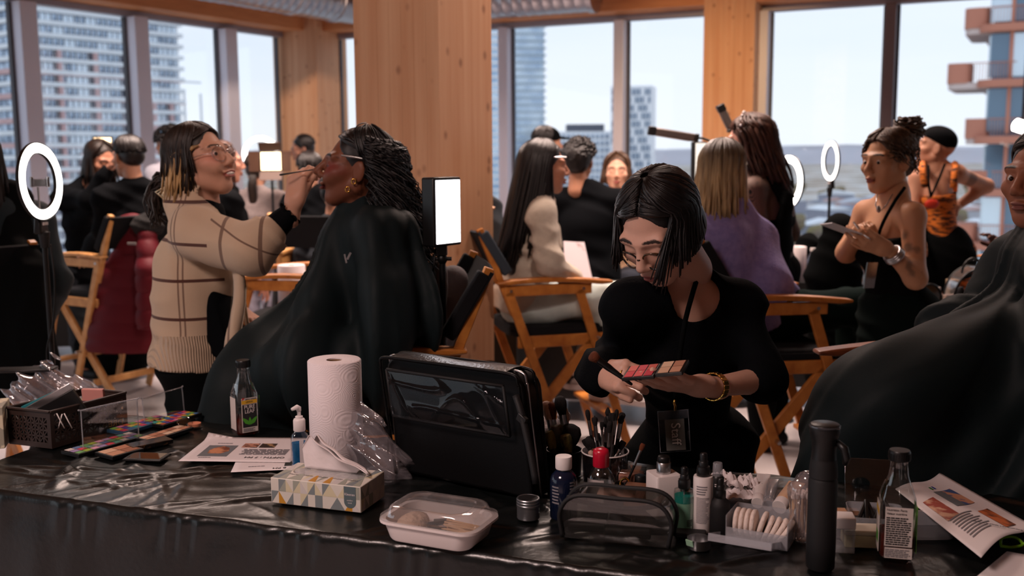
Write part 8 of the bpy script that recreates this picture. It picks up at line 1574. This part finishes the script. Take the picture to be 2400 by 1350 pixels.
# boxes, palette, bobby-pin tray right of it
p = T(1976, 1288); o = thing('white_carton', 'small white and frosted box right of the black spray bottle', 'box', tuple(p), -.15); m = MB(); m.box((0, 0, .024), (.036, .04, .048)); m.build('frosted_base', M_CLRM, o, local=True, bevel=.002); m = MB(); m.box((0, 0, .058), (.037, .041, .022)); m.build('white_lid', M_WHITE, o, local=True, bevel=.002)
p = T(2028, 1275); o = thing('cream_box', 'low cream plastic box between the spray and tea bottles', 'box', tuple(p), -.12); m = MB(); m.box((0, 0, .012), (.085, .045, .024)); m.build('box_base', pm('cream_plastic', lin(196, 186, 150), .5), o, local=True, bevel=.002); m = MB(); m.box((0, 0, .029), (.087, .047, .010)); m.build('box_lid', pm('cream_lid', lin(206, 196, 176), .5), o, local=True, bevel=.003)
def palette(label, p, rz, nx, ny, cols, cw=.022, ch=.02, frame=M_BLK, lidtilt=None, lidmat=None, z=0, gap=.003, th=.010):
    w, d = nx * (cw + gap) + gap + .006, ny * (ch + gap) + gap + .006; o = thing('eyeshadow_palette', label, 'palette', (p.x, p.y, ZT + z), rz); m = MB(); m.box((0, 0, th / 2), (w, d, th)); fr_ = m.build('tray', frame, o, local=True, bevel=.0015)
    for i in range(nx):
        for j in range(ny): m = MB(); m.box((-w / 2 + .003 + gap + (cw + gap) * i + cw / 2, -d / 2 + .003 + gap + (ch + gap) * j + ch / 2, th + .0004), (cw, ch, .0012)); k = (i * ny + j) % len(cols); m.build('pan', pm('pan_%d_%d_%d' % cols[k], lin(*cols[k]), .8), o, local=True, bevel=.0012)
    if lidtilt is not None:
        Rl = rot3(lidtilt, 0, 0); m = MB(); c_ = V((0, d / 2, th)) + Rl @ V((0, d / 2, .002)); m.box(c_, (w, d, .003), Rl); m.build('lid', lidmat or frame, o, local=True, bevel=.001)
        if lidmat is M_CLR:
            q = wire('lid_edge', [V((-w / 2, d / 2, th)), V((-w / 2, d / 2, th)) + Rl @ V((0, d * .96, 0)), V((-w / 2 + .006, d / 2, th)) + Rl @ V((0, d, 0)), V((w / 2 - .006, d / 2, th)) + Rl @ V((0, d, 0)), V((w / 2, d / 2, th)) + Rl @ V((0, d * .96, 0)), V((w / 2, d / 2, th))], .0016, M_CLRM, o, 6, 40); q.data.transform(ROOTM[o.name])
    return o, w, d
p = T(1990, 1215); palette('dark palette of brown concealer pans behind the cream box', p, -.1, 4, 3, [(150, 110, 80), (176, 130, 96), (30, 28, 28), (120, 84, 60)])
p = T(2052, 1230); o = thing('pin_tray', 'open clear tray of black hair clips behind the right tea bottle', 'tray', tuple(p), -.2); loft('tray_base', [(rr_poly(-.05, .05, -.045, .045, .012), 0), (rr_poly(-.055, .055, -.05, .05, .014), .03), (rr_poly(-.053, .053, -.048, .048, .013), .03), (rr_poly(-.048, .048, -.043, .043, .012), .003)], M_CLRM, o); m = MB(); Rl = rot3(1.15, 0, 0); m.box(V((0, .05, .03)) + Rl @ V((0, .045, 0)), (.11, .09, .003), Rl); m.build('raised_lid', M_CLR, o, local=True, bevel=.004)
for i in range(6): m = MB(); m.box((-.03 + .011 * i, -.005 + .006 * (i % 3), .022 + .006 * (i % 2)), (.008, .06, .012), rot3(.4, .2, .3 * (i % 3) - .3)); m.build('hair_clip', M_BLK, o, local=True, bevel=.002)
p = T(2165, 1250); o = thing('clear_tub', 'clear rounded tub half hidden under the curled sheet', 'tub', tuple(p)); loft('tub_wall', [(rr_poly(-.05, .05, -.035, .035, .02), 0), (rr_poly(-.058, .058, -.04, .04, .022), .03), (rr_poly(-.06, .06, -.042, .042, .022), .033), (rr_poly(-.055, .055, -.038, .038, .02), .032), (rr_poly(-.048, .048, -.033, .033, .018), .004)], M_CLRM, o)
# ---- left end: basket and palettes
M_BASK = pm('brown_plastic', lin(48, 36, 32), .45)
pa, pb, pc_ = T(22, 1040), T(122, 1052), T(300, 1000); f1 = (pb - pa); f2 = (pc_ - pb); o = thing('plastic_basket', 'brown perforated plastic basket full of palettes at the left end', 'basket', (pb.x, pb.y, ZT)); HB = .098
def wall_holes(a, b, nx, ny):
    a, b = V(a), V(b); a.z = b.z = ZT; d = (b - a); L_ = d.length; u_ = d.normalized(); n_ = V((u_.y, -u_.x, 0)); m = MB()
    bx0 = lambda x0, x1, z0, z1: m.add([a + u_ * x + V((0, 0, z)) + n_ * t for t in (0, -.0025) for x, z in ((x0, z0), (x1, z0), (x1, z1), (x0, z1))], [(0, 1, 2, 3), (7, 6, 5, 4), (0, 4, 5, 1), (1, 5, 6, 2), (2, 6, 7, 3), (3, 7, 4, 0)])
    m_ = .012; ww = (L_ - 2 * m_) / nx; hh = (HB - .032) / ny; bx0(0, L_, 0, .014); bx0(0, L_, HB - .018, HB); bx0(0, m_, .014, HB - .018); bx0(L_ - m_, L_, .014, HB - .018)
    for i in range(1, nx): bx0(m_ + ww * i - .0022, m_ + ww * i + .0022, .014, HB - .018)
    for j in range(1, ny): bx0(m_, L_ - m_, .014 + hh * j - .0022, .014 + hh * j + .0022)
    for i in range(nx):
        for j in range(ny):
            if (i + j) % 2: x = m_ + ww * (i + .5); z = .014 + hh * (j + .5); m.beam(a + u_ * (x - ww * .42) + V((0, 0, z - hh * .4)) - n_ * .0012, a + u_ * (x + ww * .42) + V((0, 0, z + hh * .4)) - n_ * .0012, .003, .0024, n_)
            else: x = m_ + ww * (i + .5); z = .014 + hh * (j + .5); m.beam(a + u_ * (x - ww * .42) + V((0, 0, z + hh * .4)) - n_ * .0012, a + u_ * (x + ww * .42) + V((0, 0, z - hh * .4)) - n_ * .0012, .003, .0024, n_)
    w_ = m.build('basket_wall', M_BASK, o, sharp=0); mm = MB(); mm.beam(a + V((0, 0, HB)), b + V((0, 0, HB)), .006, .009, n_); mm.build('rim', M_BASK, o, bevel=.002)
pd = pa + f2; wall_holes(pa, pb, 9, 4); wall_holes(pb, pc_, 13, 4); wall_holes(pc_, pd, 9, 4); wall_holes(pd, pa, 13, 4)
m = MB(); m.add([pa, pb, pc_, pd], [(0, 1, 2, 3)]); m.build('basket_floor', M_BASK, o, sharp=0)
e1, e2 = f1.normalized(), f2.normalized(); n1 = V((-e1.y, e1.x, 0))
def slab(nm, label, c_, size, R_, mat, cat='palette', txt=None):
    m = MB(); m.box(c_, size, R_); return solo(nm, m, mat, label, cat, (c_.x, c_.y, c_.z - size[2] / 2), bevel=.002)
az_ = math.atan2(e2.y, e2.x); bc_ = lambda f, g, z: pa + f1 * f + f2 * g + V((0, 0, z))
slab('teal_palette', 'teal make-up box sticking up out of the basket', Q(86, 972, bc_(.4, .3, 0).y), (.20, .018, .075), rot3(0, -.42, 0) @ Matrix.Rotation(.1, 3, 'Z'), pm('teal_card', lin(30, 112, 120), .5))
slab('black_palette', 'long black palette with a silver edge leaning in the basket', Q(132, 976, bc_(.75, .3, 0).y), (.155, .014, .085), rot3(0, -.50, .1), M_BLK); slab('silver_palette', 'thin silver-edged compact against the black palette', Q(124, 962, bc_(.62, .3, 0).y), (.155, .005, .085), rot3(0, -.50, .1), M_STEEL)
slab('pink_palette', 'pale pink square palette standing upright at the back of the basket', Q(220, 936, bc_(.7, .85, 0).y), (.062, .012, .062), rot3(.1, 0, -.1), pm('pink_card', lin(206, 140, 130), .5)); slab('purple_box', 'purple-black box below the pink palette in the basket', Q(215, 962, bc_(.7, .8, 0).y), (.11, .03, .05), rot3(0, .03, .1), pm('purple_card', lin(50, 36, 62), .5))
slab('gold_box', 'dull gold box at the back of the basket', Q(178, 956, bc_(.5, .85, 0).y), (.05, .03, .05), rot3(0, .05, .2), pm('gold_card', lin(140, 112, 60), .5)); slab('grey_compact', 'grey printed compact in the basket in front of the purple box', Q(168, 985, bc_(.8, .5, 0).y), (.08, .012, .05), rot3(.1, -.3, .1), pm('grey_card', lin(150, 140, 140), .5, var=(lin(110, 84, 96), 20, (1, 1, 1))))
for i, px in enumerate((134, 152)): c_ = Q(px, 990, pb.y + .012 + .01 * i); o_ = thing('wire_stand', ('left', 'right')[i] + ' white bent-wire stand hooked over the basket edge', 'stand', tuple(c_)); wire('wire', [c_ + V((-.020, 0, -.022)), c_ + V((-.006, 0, .022)), c_ + V((0, 0, .024)), c_ + V((.018, 0, -.016))], .0016, M_WHITE, o_, 6)
o = film_bag('plastic_bag', 'crumpled clear bag of supplies behind the brown basket', [('c', Qz(20, 985, ZT) + V((0, .12, .05)), Qz(70, 975, ZT) + V((0, .12, .06)), .055, .05), ('c', Qz(70, 975, ZT) + V((0, .13, .06)), Qz(150, 985, ZT) + V((0, .16, .05)), .05, .035), ('c', Qz(75, 965, ZT) + V((0, .12, .10)), Qz(80, 960, ZT) + V((0, .12, .115)), .03, .02)], 9, amp=.014, fr=30)
p = T(-6, 1040); m = MB(); m.box(p + V((0, .0, .055)), (.055, .11, .11), rot3(0, 0, .3)); solo('patterned_box', m, pm('patterned_card', lin(206, 196, 170), .6, var=(lin(150, 146, 130), 22, (1, 1, 1), .48, .52)), 'cream patterned tissue box cut off at the left edge', 'tissue box', tuple(p), bevel=.002)
p = T(20, 985); m = MB(); m.box(p + V((-.02, .16, .115)), (.18, .05, .01), rot3(0, 0, .1)); o = solo('black_tablet', m, M_BLK, 'flat black case lying on top of the clear bag at far left', 'case', tuple(p + V((-.02, .16, .11))), bevel=.003)
RB = [(196, 60, 90), (206, 150, 60), (120, 170, 70), (60, 110, 160), (90, 60, 140), (206, 120, 150), (60, 150, 140), (206, 196, 90), (190, 90, 60)]; NUDE = [(190, 140, 110), (206, 166, 136), (150, 100, 76), (176, 120, 92), (206, 176, 150)]; GRN = [(110, 160, 100), (150, 130, 170), (206, 196, 190), (150, 170, 60), (196, 60, 80), (100, 120, 160), (206, 150, 170), (90, 150, 130)]
p = T(246, 1046); o_, w_, d_ = palette('large rainbow palette with upright clear lid in front of the basket', p, math.atan2(f2.y, f2.x) - .05, 9, 3, GRN, .019, .018, M_BLK)
o_c = thing('acrylic_stand', 'upright clear acrylic lid standing before the basket', 'lid', tuple(T(258, 1050))); A0, A1 = T(196, 1062), T(326, 1034); A0.z = A1.z = ZT + .01; 
ZA0, ZA1 = .102, .105; m = MB(); n_ = V(((A1 - A0).y, -(A1 - A0).x, 0)).normalized() * .003; m.add([A0, A1, A1 + V((0, 0, ZA1)), A0 + V((0, 0, ZA0)), A0 + n_, A1 + n_, A1 + V((0, 0, ZA1)) + n_, A0 + V((0, 0, ZA0)) + n_], [(3, 2, 1, 0), (4, 5, 6, 7), (0, 1, 5, 4), (1, 2, 6, 5), (2, 3, 7, 6), (3, 0, 4, 7)]); m.build('clear_sheet', M_CLR, o_c, sharp=0)
wire('bright_edge', [A0, A0 + V((0, 0, ZA0 - .008)), A0 + (A1 - A0) * .03 + V((0, 0, ZA0)), A0 + (A1 - A0) * .97 + V((0, 0, ZA1)), A1 + V((0, 0, ZA1 - .008)), A1], .0018, M_CLRM, o_c, 6, 50)
text('DRE', .022, face_M(A0 * .15 + A1 * .85 + V((-.035, -.004, .045)), n_, UPZ) @ Matrix.Rotation(PI, 4, 'Y') , pm('gold_print', lin(130, 96, 50), .5), o_c, local=False)
p = T(330, 1000); palette('colourful palette behind the acrylic lid, blue to pink', p, math.atan2(f2.y, f2.x), 8, 3, RB, .018, .017, pm('blue_tray', lin(36, 70, 96), .4))
p = T(408, 987); o_, w_, d_ = palette('bright rainbow palette at the far edge with clear lid open', p, math.atan2(f2.y, f2.x) + .05, 9, 4, RB[::-1], .013, .012, M_BLK, 1.5, M_CLR)
p = T(388, 1022); palette('open palette of nude squares beside the loose compact', p, math.atan2(f2.y, f2.x) + .02, 5, 2, NUDE, .026, .020, M_BLK); p = T(350, 1045); slab('tortoise_compact', 'closed tortoiseshell compact in front of the nude palette', p + V((0, 0, .006)), (.11, .05, .012), rot3(0, 0, math.atan2(f2.y, f2.x) - .3), TORT)
p = T(280, 1064); o_, w_, d_ = palette('square black compact of four tan pans with mirror lid open', p, math.atan2(f2.y, f2.x) - .1, 2, 2, NUDE, .038, .030, M_BLK); 
p = T(345, 1074); o_ = thing('mirror_lid', 'black-framed compact mirror lying flat by the four tan pans', 'mirror', tuple(p), -.12); m = MB(); m.box((0, 0, .003), (.10, .062, .006)); m.build('mirror_frame', M_BLK, o_, local=True, bevel=.002); m = MB(); m.box((0, 0, .0063), (.086, .05, .001)); m.build('mirror_glass', MATS['mirror_glass'], o_, local=True)
p = T(456, 1000); o_ = thing('peach_pot', 'little pot of peach powder with its clear lid off', 'pot', tuple(p)); m = MB(); m.lathe([(.020, 0), (.021, .001), (.021, .009), (.019, .010)], (0, 0, 0), None, 28); m.build('pot_base', M_CLR, o_, local=True); m = MB(); m.lathe([(.018, .003), (.018, .0105), (0, .011)], (0, 0, 0), None, 24); m.build('powder', pm('peach_powder', lin(206, 128, 96), .8), o_, local=True)
p = T(432, 1004); o_ = thing('clear_jar_lid', 'clear faceted jar lid leaning by the peach powder', 'lid', tuple(p)); Bq = basis((.5, -.5, .6)); m = MB(); m.lathe([(.019, 0), (.021, .002), (.021, .010), (.018, .012), (0, .012)], p + V((0, 0, .012)), Bq, 24); m.build('lid_shell', M_CLR, o_, sharp=40)
# ---- make-up held by the people
o = thing('blush_palette', 'open black palette of red and tan pans held over the table', 'palette', tuple(Q(1525, 875, 2.16))); c0_, c1_ = Q(1466, 874, 2.16), Q(1608, 862, 2.10); ux = (c1_ - c0_).normalized(); uy = V((0, .97, .16)); uy = (uy - ux * uy.dot(ux)).normalized(); un = ux.cross(uy); Bp = Matrix((ux, uy, un)).transposed(); Lp = (c1_ - c0_).length
for k, (x0, x1, cols) in enumerate(((0, .54, [(206, 76, 84), (216, 96, 96), (190, 60, 74), (222, 120, 110), (206, 88, 96), (196, 96, 84)]), (.56, 1.0, [(206, 166, 136), (190, 140, 112), (214, 180, 150), (176, 124, 98)]))):
    xc = (x0 + x1) / 2 * Lp; w_ = (x1 - x0) * Lp; m = MB(); m.box(c0_ + ux * xc + un * (-.002 + .003 * k), (w_, .060, .008), Bp); m.build('palette_tray', M_BLK, o, bevel=.0015); nx = 3 if k == 0 else 2
    for i, cc2 in enumerate(cols): gx_, gy_ = i % nx, i // nx; m = MB(); m.box(c0_ + ux * (x0 * Lp + .004 + (w_ - .008) * (gx_ + .5) / nx) + uy * (-.028 + .056 * (gy_ + .5) / 2) + un * (.0026 + .003 * k), ((w_ - .008) / nx - .003, .025, .0012), Bp); m.build('pan', pm('pan_%d_%d_%d' % cc2, lin(*cc2), .8), o)
brush('fluffy brown brush held in the hand of the bending artist', Q(1383, 830, 2.16), Q(1482, 902, 2.14), .0125, .022, 'brown', 'black', 'round', pm('black_ferrule', lin(30, 28, 28), .3, .6), group=None)
brush('slim black brush held to the eye of the caped client', Q(768, 392, 3.2), Q(655, 410, 3.2), .0035, .012, 'black', 'black', 'point', M_BLK, group=None)
# staff badge hanging from the lanyard
bc = Q(1580, 1010, 2.385); o = thing('staff_badge', 'clear badge holder reading Staff hanging from the lanyard', 'badge', tuple(Q(1580, 1060, 2.385))); by = (Q(1578, 960, 2.385) - Q(1584, 1058, 2.385)).normalized(); bn_ = V((-.05, -1, .05)).normalized(); MBd = face_M(bc, bn_, by)
M_BV = clearmat('badge_vinyl_dark', (.86, .9, .92, 1), .08, .05); plate('vinyl_sleeve', MBd, .072, .100, M_BV, o, .003, False); wire('sleeve_edge', [MBd @ V(q) for q in ((-.036, -.05, .002), (.036, -.05, .002), (.036, .05, .002), (-.036, .05, .002))], .0011, M_CLRM, o, 5, None, True)
plate('vinyl_flap', MBd @ Matrix.Translation((0, .040, .003)), .072, .020, clearmat('flap_vinyl', (.7, .75, .8, 1), .12, .1, .12, lin(110, 120, 130)), o, .001, False)
cd_ = plate('badge_card', MBd @ Matrix.Translation((.002, -.009, .001)), .046, .076, pm('badge_card_grey', lin(120, 116, 108), .7), o, .0008, False); text('Staff', .031, MBd @ Matrix.Translation((.003, -.006, .0045)) @ Matrix.Rotation(-PI / 2, 4, 'Z'), pm('badge_text', lin(206, 202, 196), .7), cd_, local=False)
lines_o = MB()
wire('clip', [Q(1582, 934, 2.38), Q(1580, 944, 2.375), Q(1583, 952, 2.375), Q(1582, 962, 2.38)], .003, M_GOLD, o, 6, 10)
